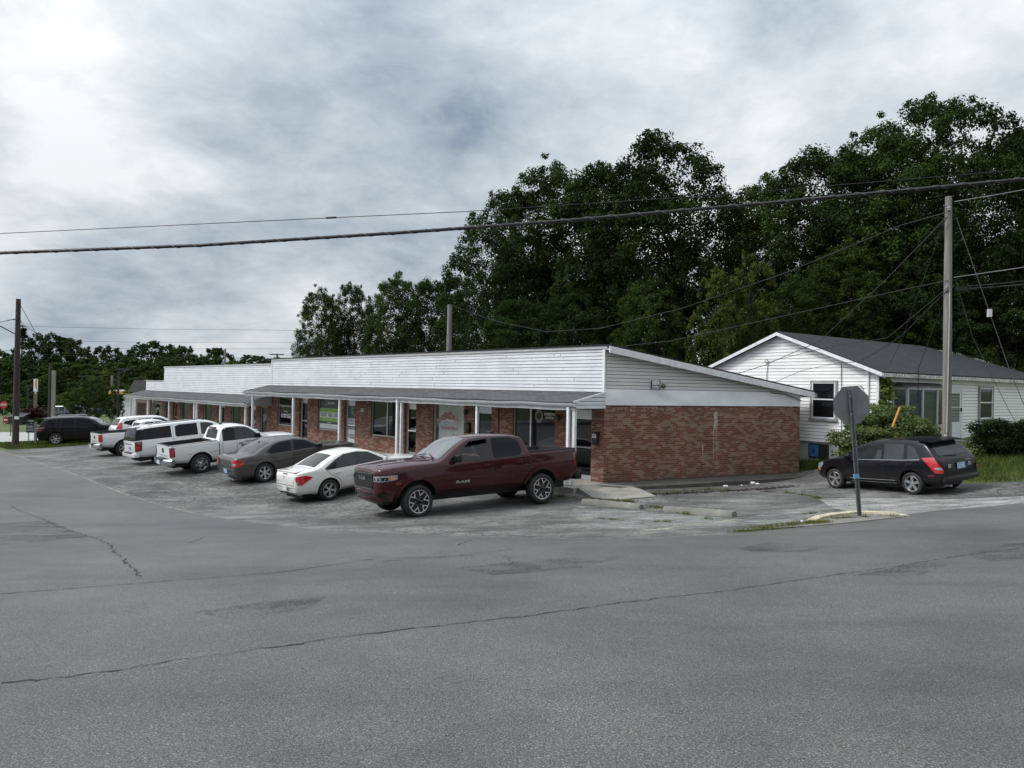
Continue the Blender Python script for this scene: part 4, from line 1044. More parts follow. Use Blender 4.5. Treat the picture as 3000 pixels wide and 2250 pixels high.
# ------------------------------------------------ 1. burgundy crew cab pickup
def make_burgundy():
    pm = paint('burgundy_paint', (.038, .0014, .0044), .22, .0, .7)
    S = [(2.86,.66,1.04,1.18,.72,.05),(2.83,.58,1.10,1.255,.84,.05),(2.74,.50,1.14,1.295,.95,.05),(2.50,.46,1.17,1.33,1.01,.06),(2.0,.46,1.20,1.375,1.03,.07),(1.5,.48,1.22,1.385,1.035,.07),
         (1.22,.50,1.25,1.405,1.035,.065),(1.10,.50,1.26,1.47,1.035,.06),(.75,.50,1.27,1.70,1.035,.06),(.45,.50,1.28,1.865,1.035,.06),(.22,.50,1.29,1.93,1.035,.06),(-.3,.50,1.31,1.965,1.035,.06),
         (-.9,.50,1.33,1.95,1.035,.06),(-1.2,.50,1.345,1.92,1.035,.06),(-1.32,.50,1.35,1.86,1.035,.06),(-1.46,.50,1.355,1.50,1.035,.05),(-1.48,.50,1.36,1.42,1.035,.02),(-1.7,.50,1.36,1.415,1.035,.015),(-2.6,.52,1.375,1.43,1.03,.015),(-2.98,.56,1.38,1.435,1.015,.015),(-3.05,.62,1.37,1.425,.99,.015)]
    c = Car('pickup_truck', 'burgundy crew cab pickup parked nose out at the brick corner, driver at the wheel', 'pickup truck', S, .36, pm, inset=.03)
    wb = 3.672
    W1 = [(.86,1.335),(.30,1.80),(-.22,1.855),(-.26,1.335)]; W2 = [(-.34,1.335),(-.36,1.855),(-.95,1.85),(-1.18,1.72),(-1.24,1.46),(-1.15,1.36)]
    T = [(1.0,1.30),(.33,1.84),(-.25,1.90),(-.98,1.885),(-1.22,1.76),(-1.28,1.45),(-1.18,1.32)]
    for view in ('L', 'R'):
        if view == 'R': c.panel('window_surround', view, T, black_gloss, .0035, .06)
        else:
            c.panel('window_surround', view, [(-.29,1.31),(-.31,1.89),(-.98,1.885),(-1.22,1.76),(-1.28,1.45),(-1.18,1.32)], black_gloss, .0035, .04)
            mb = MB(); q = [(.92,1.318),(.31,1.825),(-.25,1.875),(-.30,1.318),(.92,1.318)]
            for a, b in zip(q, q[1:]): c.line(mb, 'L', [a, b], .045, .004)
            mb.build('window_trim', black_gloss, c.root)
        c.panel('side_window', view, W2, glass_dark, .007, .06)
        if view == 'L': c.panel('side_window', 'L', [(.88,1.335),(.50,1.64),(-.23,1.74),(-.26,1.335)], thin_glass('window_pane_car', (.45, .48, .48)), .002, .02)
    c.panel('side_window', 'R', W1, glass_dark, .007, .04)
    c.panel('windscreen', 'T', [(1.17,-.78),(1.17,.78),(.34,.66),(.34,-.66)], glass_sky, .007, .07)
    c.panel('rear_window', 'B', [(-.62,1.50),(.62,1.50),(.58,1.80),(-.58,1.80)], glass_dark, .006, .05)
    seams(c, [[(1.06,1.28),(1.04,.95),(.98,.62)],[(-.30,1.32),(-.30,.60)],[(-1.30,1.40),(-1.33,1.2),(-1.30,.9),(-1.22,.62)],[(1.02,.60),(-1.2,.60)],[(1.25,1.25),(2.55,1.10)]], [[(1.25,-.85),(1.27,0),(1.25,.85)]])
    for view in ('L', 'R'):
        mb = MB(); c.line(mb, view, [(-1.475,1.42),(-1.475,.56)], .035, .004); mb.build('cab_gap', black, c.root)
        c.panel('rocker_panel', view, [(1.2,.505),(1.2,.60),(-1.25,.60),(-1.25,.505)], plastic_dk, .006, 0)
        for wx in (wb/2, -wb/2): c.panel('wheel_arch', view, arch_poly(wx, .43, .515, .60, -2, 182), pm, .022, 0)
        c.panel('fender_lamp', view, [(2.28,.86),(2.42,.86),(2.42,.92),(2.28,.92)], dark_lens, .006, .02)
        mb = MB(); c.letter(mb, view, 'RAM', .60, .80, .38, .07, .006); mb.build('lettering', silver, c.root)
    handles(c, [(-.12, 1.16), (-1.12, 1.18)], pm)
    # front: grille, lamps, bumper
    g = c.panel('grille', 'F', [(-.58,.76),(.58,.76),(.66,.88),(.66,1.06),(.60,1.14),(-.60,1.14),(-.66,1.06),(-.66,.88)], black_gloss, .012, .04)
    mb = MB()
    for k in range(7):
        z = .80+k*.045
        if 2 < k < 6: segs = ((-.60, -.23), (.23, .60)) if k in (4, 5) else ((-.6, .6),)
        else: segs = ((-.60, .60),)
        for a, b in segs: c.line(mb, 'F', [(a, z), (b, z)], .014, .03)
    mb.build('grille_bars', dark_metal, g)
    P = c.pos('F', 0, 1.02, .035); mb = MB(); add_text(mb, 'RAM', (P.x+.012, -.22, .965), (0, 1, 0), (0, 0, 1), .44, .10, True); mb.build('grille_lettering', chrome, g)
    mb = MB()
    for a, b in (((-.62, .77), (.62, .77)), ((-.61, 1.135), (.61, 1.135))): c.line(mb, 'F', [a, b], .012, .022)
    mb.build('grille_trim', chrome, g)
    for sg in (1, -1):
        vd = 180+sg*38         # looking back along the corner
        # polygon in (u, z) across the corner
        d = Vector((math.cos(R_(vd)), math.sin(R_(vd)), 0)); ax = Vector((-d.y, d.x, 0))
        uu = lambda x, y: ax.x*x+ax.y*y
        a, b = uu(2.80, sg*.66), uu(2.36, sg*1.0)
        lamp = c.panel('headlight', vd, [(a, .955), (a, 1.075), (b, 1.095), (b, .985), ((a+b)/2, .945)], clear_lens, .012, .02)
        if lamp:
            i0, i1 = a+(b-a)*.05, a+(b-a)*.70
            c.panel('lamp_reflector', vd, [(i0, .97), (i0, 1.045), (i1, 1.055), (i1, .975)], black_gloss, .016, .02, lamp)
            for t in (.2, .42, .6): q = a+(b-a)*t; c.panel('lamp_bulb', vd, [(q-.03, .985), (q+.03, .985), (q+.03, 1.035), (q-.03, 1.035)], chrome, .02, .025, lamp)
            q = a+(b-a)*.84; c.panel('side_marker', vd, [(q-.03, 1.0), (q+.04, 1.0), (q+.04, 1.06), (q-.03, 1.05)], amber_lens, .017, .02, lamp)
        b2 = uu(2.62, sg*.95)
        c.panel('fog_lamp', vd, [(a+(b2-a)*.35, .60), (a+(b2-a)*.35, .68), (b2, .70), (b2, .60)], black_gloss, .04, .015)
    # front bumper: curved bar
    mb = MB(); prof = [(.0, .46), (.05, .44), (.10, .50), (.115, .60), (.10, .71), (.04, .745), (-.03, .74)]; v = []; ys = np.linspace(-1, 1, 25)
    for t in ys:
        y = t*.985; x0 = 2.80-.30*abs(t)**3.2
        v += [(x0+p[0], y, p[1]+.03*abs(t)**3) for p in prof]
    k = len(prof); mb.add(v, [(i*k+j, (i+1)*k+j, (i+1)*k+j+1, i*k+j+1) for i in range(24) for j in range(k-1)]+[tuple(range(k)), tuple(range(24*k, 25*k))[::-1]])
    bp = mb.build('front_bumper', pm, c.root, 40)
    mb = MB()
    for (z0, z1, w) in ((.49, .515, .62), (.575, .66, .56)):
        q = []
        for t in np.linspace(-w, w, 13):
            x0 = 2.80-.30*abs(t/.985)**3.2+.117; q += [(x0, t, z0), (x0, t, z1)]
        mb.add(q, [(2*i, 2*i+2, 2*i+3, 2*i+1) for i in range(12)])
    mb.build('bumper_intake', black_gloss, bp)
    c.panel('bonnet_vent', 'T', [(1.38,.28),(1.38,.55),(1.62,.52),(1.62,.30)], plastic_dk, .012, .04); c.panel('bonnet_vent', 'T', [(1.38,-.28),(1.38,-.55),(1.62,-.52),(1.62,-.30)], plastic_dk, .012, .04)
    for sg in (1, -1):   # raised bonnet creases
        mb = MB(); mb.tube([c.pos('T', x, sg*y, -.012) for x, y in ((2.62, .34), (2.2, .42), (1.7, .5), (1.3, .56))], .03, 6); mb.build('bonnet_crease', pm, c.root, 60)
    mb = MB()
    for sg in (1, -1): mb.tube([Vector((1.22, sg*.62, 1.425)), Vector((1.10, sg*.12, 1.50))], .012, 5)
    mb.build('wiper', black, c.root)
    for sg in (1, -1): mirror_part(c, .78, 1.33, .99, black_gloss, .25, .17, sg)
    mb = MB(); mb.prism([(-.72,0,1.955),(-.95,0,1.95),(-.93,0,2.03)], (0, -.015, 0), (0, .03, 0)); mb.build('roof_antenna', black_gloss, c.root)
    # rear
    for sg in (1, -1):
        vd = -sg*55 if True else 0
        d = Vector((math.cos(R_(vd)), math.sin(R_(vd)), 0)); ax = Vector((-d.y, d.x, 0)); uu = lambda x, y: ax.x*x+ax.y*y
        a, b = uu(-2.90, sg*1.02), uu(-3.05, sg*.90)
        tl = c.panel('taillight', vd, [(a, .96), (a+(b-a)*.05, 1.33), (b, 1.33), (b, .96)], dark_lens, .012, .03)
        if tl: c.panel('lamp_segment', vd, [(a+.02*(1 if b > a else -1), 1.0), (a+.02*(1 if b > a else -1), 1.08), (b, 1.08), (b, 1.0)], red_lens, .016, .02, tl)
    box_part(c.root, 'rear_bumper', (-3.22, -.99, .56), (-2.98, .99, .84), black_gloss, .05)
    box_part(c.root, 'tow_hitch', (-3.30, -.05, .46), (-3.1, .05, .56), chrome, .015)
    c.panel('tailgate', 'B', [(-.78,.86),(.78,.86),(.78,1.38),(-.78,1.38)], pm, .008, .03)
    # dark bed rail caps
    for sg in (1, -1):
        mb = MB(); mb.box((-3.04, sg*.90-.06, 1.408), (-1.50, sg*.90+.055, 1.452)); mb.build('bed_rail', plastic_dk, c.root)
    mb = MB(); mb.box((-3.06, -.84, 1.40), (-2.98, .84, 1.452)); mb.build('bed_rail', plastic_dk, c.root)
    box_part(c.root, 'chassis', (-2.9, -.55, .34), (2.6, .55, .56), black, .03)
    cut_win = ('poly', [(.84,1.345),(.30,1.79),(-.22,1.845),(-.26,1.345)], .30, 1.6)
    c.finish([(wb/2, .43), (-wb/2, .43)], .52, .86, [((-2.97, -.84, .95), (-1.56, .84, 2.0), 1), cut_win])
    add_wheels(c.root, 'bur', .408, .29, .288, dict(kind='vee', n=6, hub=False, rot=.25), [(wb/2, .10), (-wb/2, 0)], .90+.13, [alu, black_gloss, dark_metal, chrome])
    return c, wb
def corner_lamp(c, name, x0, y0, x1, y1, ang, poly, mat, off=.008, parent=None, r=.03, sides=(1, -1)):
    """a lamp wrapped round a corner; poly in (0..1 across from the flank to the end, height)"""
    res = []
    for sg in sides:
        vd = -ang*sg if abs(ang) < 90 else 180+sg*(180-ang)
        d = Vector((math.cos(R_(vd)), math.sin(R_(vd)), 0)); ax = Vector((-d.y, d.x, 0))
        u0, u1 = ax.x*x0+ax.y*sg*y0, ax.x*x1+ax.y*sg*y1
        par = parent[0 if sg == sides[0] else 1] if parent else None
        res.append(c.panel(name, vd, [(u0+(u1-u0)*a, z) for a, z in poly], mat, off+.008, r, par, None, .045))
    return res
def axis_span(c, sg, ang, x, y): pass

# ------------------------------------------------ 2. small white sedan, seen from behind
def make_white_sedan():
    pm = paint('pearl_white_paint', (.70, .69, .655), .35)
    S = [(2.43,.36,.55,.66,.60,.04),(2.36,.28,.62,.745,.74,.04),(2.1,.22,.71,.83,.85,.05),(1.5,.22,.81,.93,.885,.06),(1.0,.22,.87,.99,.895,.055),(.86,.22,.88,1.03,.895,.05),(.5,.22,.89,1.21,.895,.05),(.12,.22,.90,1.375,.895,.05),
         (-.3,.22,.92,1.445,.895,.05),(-.75,.22,.94,1.435,.895,.05),(-1.05,.22,.955,1.37,.895,.05),(-1.45,.22,.975,1.225,.89,.05),(-1.78,.23,.985,1.085,.88,.045),(-1.9,.24,.985,1.065,.87,.04),(-2.2,.27,.975,1.05,.82,.04),(-2.36,.31,.93,1.02,.74,.04),(-2.43,.35,.83,.95,.68,.04),(-2.455,.40,.70,.82,.62,.04)]
    c = Car('sedan', 'cream white sedan with angular red taillights, between the burgundy pickup and grey sedan', 'car', S, .44, pm)
    rear_w = [(-1.60,.905),(-1.12,1.02),(-1.12,1.03)]
    T = [(.72,.93),(.16,1.27),(-.25,1.345),(-.75,1.335),(-1.08,1.22),(-1.50,1.02),(-1.48,.955)]
    W1 = [(.60,.935),(.14,1.25),(-.22,1.32),(-.30,.945)]; W2 = [(-.42,.945),(-.36,1.32),(-.74,1.31),(-.98,1.225),(-1.06,.955)]; W3 = [(-1.12,.96),(-1.04,1.20),(-1.44,.985)]
    common_cabin(c, [W1, W2, W3], [(.98,-.66),(.98,.66),(.22,.55),(.22,-.55)], [(-1.06,-.50),(-1.06,.50),(-1.74,.60),(-1.74,-.60)], 'T', [glass_mid, glass_mid, glass_dark], None, [T], .04)
    seams(c, [[(.95,.86),(.92,.45),(.80,.30)],[(-.34,.92),(-.38,.45),(-.40,.30)],[(-1.46,.95),(-1.30,.78),(-1.05,.62),(-.98,.45),(-1.0,.32)],[(.8,.30),(-1.0,.30)]], [[(-1.83,-.66),(-1.86,0),(-1.83,.66)]], [[(-.62,.90),(-.56,.62),(.56,.62),(.62,.90)],[(-.68,.54),(.68,.54)]], .012)
    handles(c, [(-.18, .80), (-1.12, .83)], pm, ('L', 'R'), .2)
    for view in ('L', 'R'):
        mb = MB(); c.line(mb, view, [(.6,.62),(-.85,.65)], .014, .008); mb.build('rub_strip', grey_trim, c.root)
    mb = MB(); c.line(mb, 'R', [(-1.62+.085*math.cos(t), .77+.085*math.sin(t)) for t in np.linspace(0, 6.283, 20)], .008, .003); mb.build('fuel_cap', grey_trim, c.root)
    tl = corner_lamp(c, 'taillight', -1.98, .88, -2.38, .60, 48, [(-.02, .83), (.38, .915), (.92, .90), (1.0, .84), (.90, .66), (.60, .64)], red_lens, .012)
    corner_lamp(c, 'lamp_segment', -1.98, .88, -2.38, .60, 48, [(.78, .70), (.84, .76), (.92, .75), (.86, .68)], clear_lens, .016, tl, .015)
    c.panel('lower_valance', 'B', [(-.60,.40),(.60,.40),(.60,.33),(-.60,.33)], plastic_dk, .01, .02)
    for view in ('L', 'R'): c.panel('lower_valance', view, [(-1.85,.30),(-2.38,.36),(-2.38,.31),(-1.85,.24)], plastic_dk, .006, 0)
    p = c.pos('B', 0, .60, .004); plate(c, 0, .44, p.x-.03, black_let, 'AGE 331')
    p = c.pos('B', 0, 1.0, .0)
    box_part(c.root, 'boot_lip', (-2.40, -.62, 1.008), (-2.18, .62, 1.045), pm, .012)
    mb = MB(); c.line(mb, 'B', [(-.16,.965),(.16,.965)], .03, .012); mb.build('brake_lamp', dark_lens, c.root)
    mb = MB()   # old badge shadows on the boot lid
    for a, b in (((.10,.80),(.10,.90)),((.06,.80),(.06,.90)),((0,.80),(.0,.9))): c.line(mb, 'B', [a, b], .02, .005)
    P = c.pos('B', .0, .72, .006); add_text(mb, 'G6', (P.x-.01, .55, .70), (0, -1, 0), (0, 0, 1), .16, .06, True); add_text(mb, 'V6', (P.x+.03, -.40, .69), (0, -1, 0), (0, 0, 1), .12, .05, True)
    mb.build('badge', grey_trim, c.root)
    corner_lamp(c, 'headlight', 2.05, .86, 2.38, .55, 135, [(0, .70), (.1, .78), (.9, .68), (.95, .60), (.2, .6)], clear_lens)
    for sg in (1, -1): mirror_part(c, .62, .92, .88, pm, .17, .13, sg)
    box_part(c.root, 'chassis', (-2.2, -.55, .16), (2.1, .55, .30), black, .02)
    wb = 2.852; c.finish([(wb/2, .335), (-wb/2, .335)], .385, .76)
    add_wheels(c.root, 'g6', .328, .215, .222, dict(kind='twin', n=5, w0=.13, w1=.13, gap=.15, hub=False, rot=.4), [(wb/2, 0), (-wb/2, 0)], .88, [silver, black, dark_metal, silver])
    return c, wb

# ------------------------------------------------ 3. dark grey sedan
def make_grey_sedan():
    pm = paint('grey_brown_paint', (.085, .081, .075), .32, .45, .6)
    S = [(2.52,.36,.62,.76,.72,.04),(2.44,.28,.70,.82,.84,.04),(2.2,.22,.78,.885,.92,.05),(1.6,.22,.87,.97,.94,.06),(1.05,.22,.93,1.03,.945,.055),(.9,.22,.94,1.07,.945,.05),(.5,.22,.95,1.27,.945,.05),(.15,.22,.96,1.41,.945,.05),
         (-.3,.22,.97,1.475,.945,.05),(-.8,.22,.98,1.47,.945,.05),(-1.1,.22,.99,1.415,.945,.05),(-1.5,.22,1.0,1.285,.945,.05),(-1.88,.23,1.005,1.115,.945,.045),(-2.0,.24,1.005,1.095,.94,.03),(-2.35,.30,1.0,1.08,.92,.03),(-2.50,.36,.97,1.06,.88,.03),(-2.56,.42,.90,1.0,.84,.03),(-2.58,.50,.80,.92,.80,.03)]
    c = Car('sedan', 'dark grey sedan nose to the shops, between the white sedan and lettered pickup', 'car', S, .42, pm)
    W1 = [(.66,.99),(.18,1.30),(-.24,1.375),(-.32,1.0)]; W2 = [(-.42,1.0),(-.36,1.375),(-.78,1.365),(-1.08,1.28),(-1.32,1.12),(-1.22,1.02)]
    T = [(.80,.975),(.18,1.32),(-.26,1.395),(-.80,1.385),(-1.12,1.29),(-1.42,1.10),(-1.28,1.005)]
    common_cabin(c, [W1, W2], [(1.02,-.72),(1.02,.72),(.24,.6),(.24,-.6)], [(-1.10,-.56),(-1.10,.56),(-1.84,.66),(-1.84,-.66)], 'T', None, None, [T], .04)
    seams(c, [[(1.0,.93),(.98,.5),(.85,.30)],[(-.37,.98),(-.40,.30)],[(-1.30,1.0),(-1.18,.85),(-.98,.62),(-.95,.40),(-1.0,.30)],[(.85,.30),(-1.0,.30)],[(.9,.80),(-1.2,.84)]], [[(-1.92,-.74),(-1.95,0),(-1.92,.74)]], [[(-.60,1.03),(-.60,.70),(.60,.70),(.60,1.03)],[(-.80,.66),(.80,.66)]], .01)
    handles(c, [(-.2, .86), (-1.12, .90)], pm)
    tl = corner_lamp(c, 'taillight', -2.38, .92, -2.57, .58, 40, [(-.15, .80), (.0, .985), (.95, .975), (1.0, .72), (.1, .735)], red_lens, .012)
    corner_lamp(c, 'lamp_segment', -2.38, .92, -2.57, .58, 40, [(.35, .80), (.40, .86), (.92, .85), (.88, .78)], clear_lens, .016, tl, .02)
    p = c.pos('B', 0, .55, .006); plate(c, 0, .46, p.x-.02, blue_let, '482 KRT', bg=kblue)
    P = c.pos('B', -.4, .80, .008); mb = MB(); add_text(mb, 'CHARGER', (P.x, -.28, .775), (0, -1, 0), (0, 0, 1), .28, .035, True); add_text(mb, '+', (P.x, .05, .84), (0, -1, 0), (0, 0, 1), .08, .09, True); mb.build('badge', chrome, c.root)
    box_part(c.root, 'rear_bumper_lip', (-2.605, -.78, .58), (-2.50, .78, .66), pm, .03)
    mb = MB(); mb.tube([(-2.45, -.55, .27), (-2.60, -.55, .27)], .035, 8); mb.build('exhaust', chrome, c.root)
    corner_lamp(c, 'headlight', 2.2, .9, 2.48, .6, 135, [(0, .70), (.1, .80), (.9, .76), (.95, .66), (.2, .64)], clear_lens)
    for sg in (1, -1): mirror_part(c, .70, .97, .93, black_gloss, .17, .14, sg)
    mb = MB()
    for sg in (.55, -.05): mb.tube([Vector((1.02, sg, 1.06)), Vector((.9, sg-.5, 1.085))], .012, 5)
    mb.build('wiper', black, c.root)
    mb = MB(); mb.prism([(-1.18,0,1.375),(-1.30,0,1.345),(-1.27,0,1.42)], (0, -.012, 0), (0, .024, 0)); mb.build('roof_antenna', black, c.root)
    box_part(c.root, 'chassis', (-2.3, -.6, .17), (2.2, .6, .30), black, .02)
    wb = 3.048; c.finish([(wb/2, .365), (-wb/2, .365)], .41, .81)
    add_wheels(c.root, 'cha', .358, .225, .232, dict(kind='spoke', n=6, w0=.24, w1=.30, hub=False, rot=.52), [(wb/2, 0), (-wb/2, 0)], .93, [silver, black, dark_metal, silver])
    return c, wb

# ------------------------------------------------ 4./6. white pickups
def make_pickup(name, label, lettered):
    pm = paint('white_fleet_paint', (.74, .75, .76), .35)
    wb, tr = 3.26, .38
    S = [(2.56,.60,.88,1.02,.70,.04),(2.50,.50,.95,1.07,.82,.04),(2.3,.44,1.0,1.12,.90,.05),(1.7,.42,1.06,1.17,.925,.06),(1.25,.42,1.10,1.20,.93,.06),(1.12,.42,1.11,1.25,.93,.055),(.8,.42,1.12,1.46,.93,.05),(.48,.42,1.125,1.67,.93,.05),
         (.25,.42,1.13,1.74,.93,.05),(-.1,.42,1.14,1.785,.93,.05),(-.45,.42,1.15,1.775,.93,.05),(-.62,.42,1.155,1.74,.93,.05),(-.72,.42,1.16,1.66,.93,.05),(-.86,.42,1.16,1.26,.93,.04),(-.88,.42,1.165,1.225,.93,.02),(-1.2,.42,1.165,1.22,.93,.012),(-2.3,.48,1.18,1.235,.925,.012),(-2.70,.55,1.18,1.235,.91,.012),(-2.76,.60,1.17,1.23,.885,.012)]
    if not lettered:
        S = [(x, a, b, t if x > -.80 or x < -.87 else t, w, cr_) for x, a, b, t, w, cr_ in S]
    c = Car(name, label, 'pickup truck', S, .36, pm, inset=.03)
    W1 = [(.86,1.145),(.48,1.53),(.28,1.62),(-.04,1.655),(-.10,1.155)]; W2 = [(-.20,1.16),(-.15,1.66),(-.50,1.655),(-.62,1.58),(-.66,1.18)]
    T = [(.98,1.13),(.46,1.57),(.26,1.655),(-.1,1.695),(-.54,1.69),(-.67,1.60),(-.71,1.16)]
    if not lettered:
        T = []
        W1 = [(.84,1.16),(.48,1.53),(.28,1.60),(-.02,1.625),(-.06,1.17)]; W2 = [(-.16,1.17),(-.13,1.625),(-.50,1.61),(-.60,1.52),(-.62,1.2)]
    common_cabin(c, [W1, W2], [(1.16,-.68),(1.16,.68),(.52,.56),(.52,-.56)], [(-.56,1.26),(.56,1.26),(.52,1.62),(-.52,1.62)], 'B', [glass_mid, glass_dark], None, [T] if T else [], .05)
    seams(c, [[(1.06,1.1),(1.04,.8),(.98,.52)],[(-.14,1.14),(-.15,.52)],[(-.72,1.2),(-.74,.55)],[(.98,.50),(-.72,.50)],[(-.9,.80),(-2.1,.82)]], [[(1.25,-.8),(1.28,0),(1.25,.8)]], [[(-.74,1.2),(-.74,.72),(.74,.72),(.74,1.2)]], .012)
    for view in ('L', 'R'):
        mb = MB(); c.line(mb, view, [(-.875,1.22),(-.875,.5)], .03, .004); mb.build('cab_gap', black, c.root)
        for wx in (wb/2, -wb/2): c.panel('wheel_arch', view, arch_poly(wx, .40, .47, .55 if lettered else .60, 0, 180), pm, .014, 0)
    handles(c, [(.02, 1.0)] if lettered else [(.02, 1.0), (-.58, 1.02)], plastic_dk if lettered else pm)
    if lettered:
        for view in ('R', 'L'):
            sg = 1 if view == 'R' else -1; P = c.pos(view, .35, .95, .005); x0 = .02 if sg > 0 else .90
            mb = MB(); y = P.y-.002*sg
            c.letter(mb, view, 'CRAFTWASTE', x0+sg*.44, 1.03, .56, .095); c.letter(mb, view, '866-502-7238', x0+sg*.46, .90, .90, .14)
            mb.build('lettering', black_let, c.root)
    corner_lamp(c, 'taillight', -2.62, .91, -2.76, .70, 62, [(-.05, .80), (-.05, 1.16), (.80, 1.16), (.80, .78)], red_lens if not lettered else dark_lens, .012, None, .03)
    if lettered: corner_lamp(c, 'lamp_segment', -2.62, .91, -2.76, .70, 62, [(.1, .84), (.1, 1.12), (.55, 1.12), (.55, .84)], red_lens, .016, None, .03)
    p = c.pos('B', 0, 1.0, .01); box_part(c.root, 'tailgate_handle', (p.x-.012, -.08, .93), (p.x+.02, .08, 1.10), black_gloss, .01)
    mb = MB()
    for k in range(3): mb.box((p.x-.006, -.6, .80+k*.03), (p.x+.012, .6, .808+k*.03))
    mb.build('tailgate_crease', grey_trim, c.root)
    # chrome step bumper
    mb = MB()
    v = []; prof = [(0, .47), (-.10, .46), (-.15, .52), (-.15, .66), (-.10, .70), (0, .70)]; ys = np.linspace(-.92, .92, 15)
    for y in ys: v += [(-2.80+.16*abs(y/.92)**5+q[0], y, q[1]) for q in prof]
    k = len(prof); mb.add(v, [(i*k+j, (i+1)*k+j, (i+1)*k+j+1, i*k+j+1) for i in range(14) for j in range(k-1)]+[tuple(range(k)), tuple(range(14*k, 15*k))[::-1]])
    b = mb.build('rear_bumper', chrome, c.root, 40)
    box_part(c.root, 'bumper_step', (-2.96, -.34, .63), (-2.74, .34, .72), plastic_dk, .015, None, b); plate(c, 0, .50, -2.965, blue_let, 'KY 7738', bg=None)
    for sg in (1, -1):
        mb = MB(); mb.box((-2.74, sg*.83-.05, 1.214), (-.92, sg*.83+.05, 1.246 if lettered else 1.262)); mb.build('bed_rail', plastic_dk if not lettered else grey_trim, c.root)
    mb = MB(); mb.box((-2.76, -.78, 1.212), (-2.70, .78, 1.246)); mb.build('bed_rail', plastic_dk, c.root)
    corner_lamp(c, 'headlight', 2.2, .9, 2.53, .6, 135, [(0, .90), (.1, 1.0), (.9, .97), (.95, .86), (.2, .84)], clear_lens)
    for sg in (1, -1): mirror_part(c, .74, 1.15, .90, black_gloss if lettered else chrome, .2, .19, sg)
    if lettered:
        p = c.pos('B', 0, 1.68, .0); box_part(c.root, 'brake_lamp', (-.80, -.28, 1.66), (-.70, .28, 1.72), dark_lens, .012)
        mb = MB(); mb.prism([(-.3,0,1.77),(-.48,0,1.765),(-.46,0,1.84)], (0, -.012, 0), (0, .024, 0)); mb.build('roof_antenna', black, c.root)
    box_part(c.root, 'chassis', (-2.6, -.5, .30), (2.4, .5, .50), black, .03)
    c.finish([(wb/2, .40), (-wb/2, .40)], .48, .79, [((-2.69, -.77, .78), (-.96, .77, 2.0), 1)])
    if lettered: add_wheels(c.root, 'col', tr, .255, .245, dict(kind='steel', n=6, w0=.50, w1=.44, hub=True, rot=.2), [(wb/2, 0), (-wb/2, 0)], .92, [chrome, black, dark_metal, silver])
    else: add_wheels(c.root, 'fro', tr, .255, .235, dict(kind='spoke', n=6, w0=.22, w1=.20, hub=True, rot=.2), [(wb/2, 0), (-wb/2, 0)], .92, [silver, black, dark_metal, silver])
    return c, wb

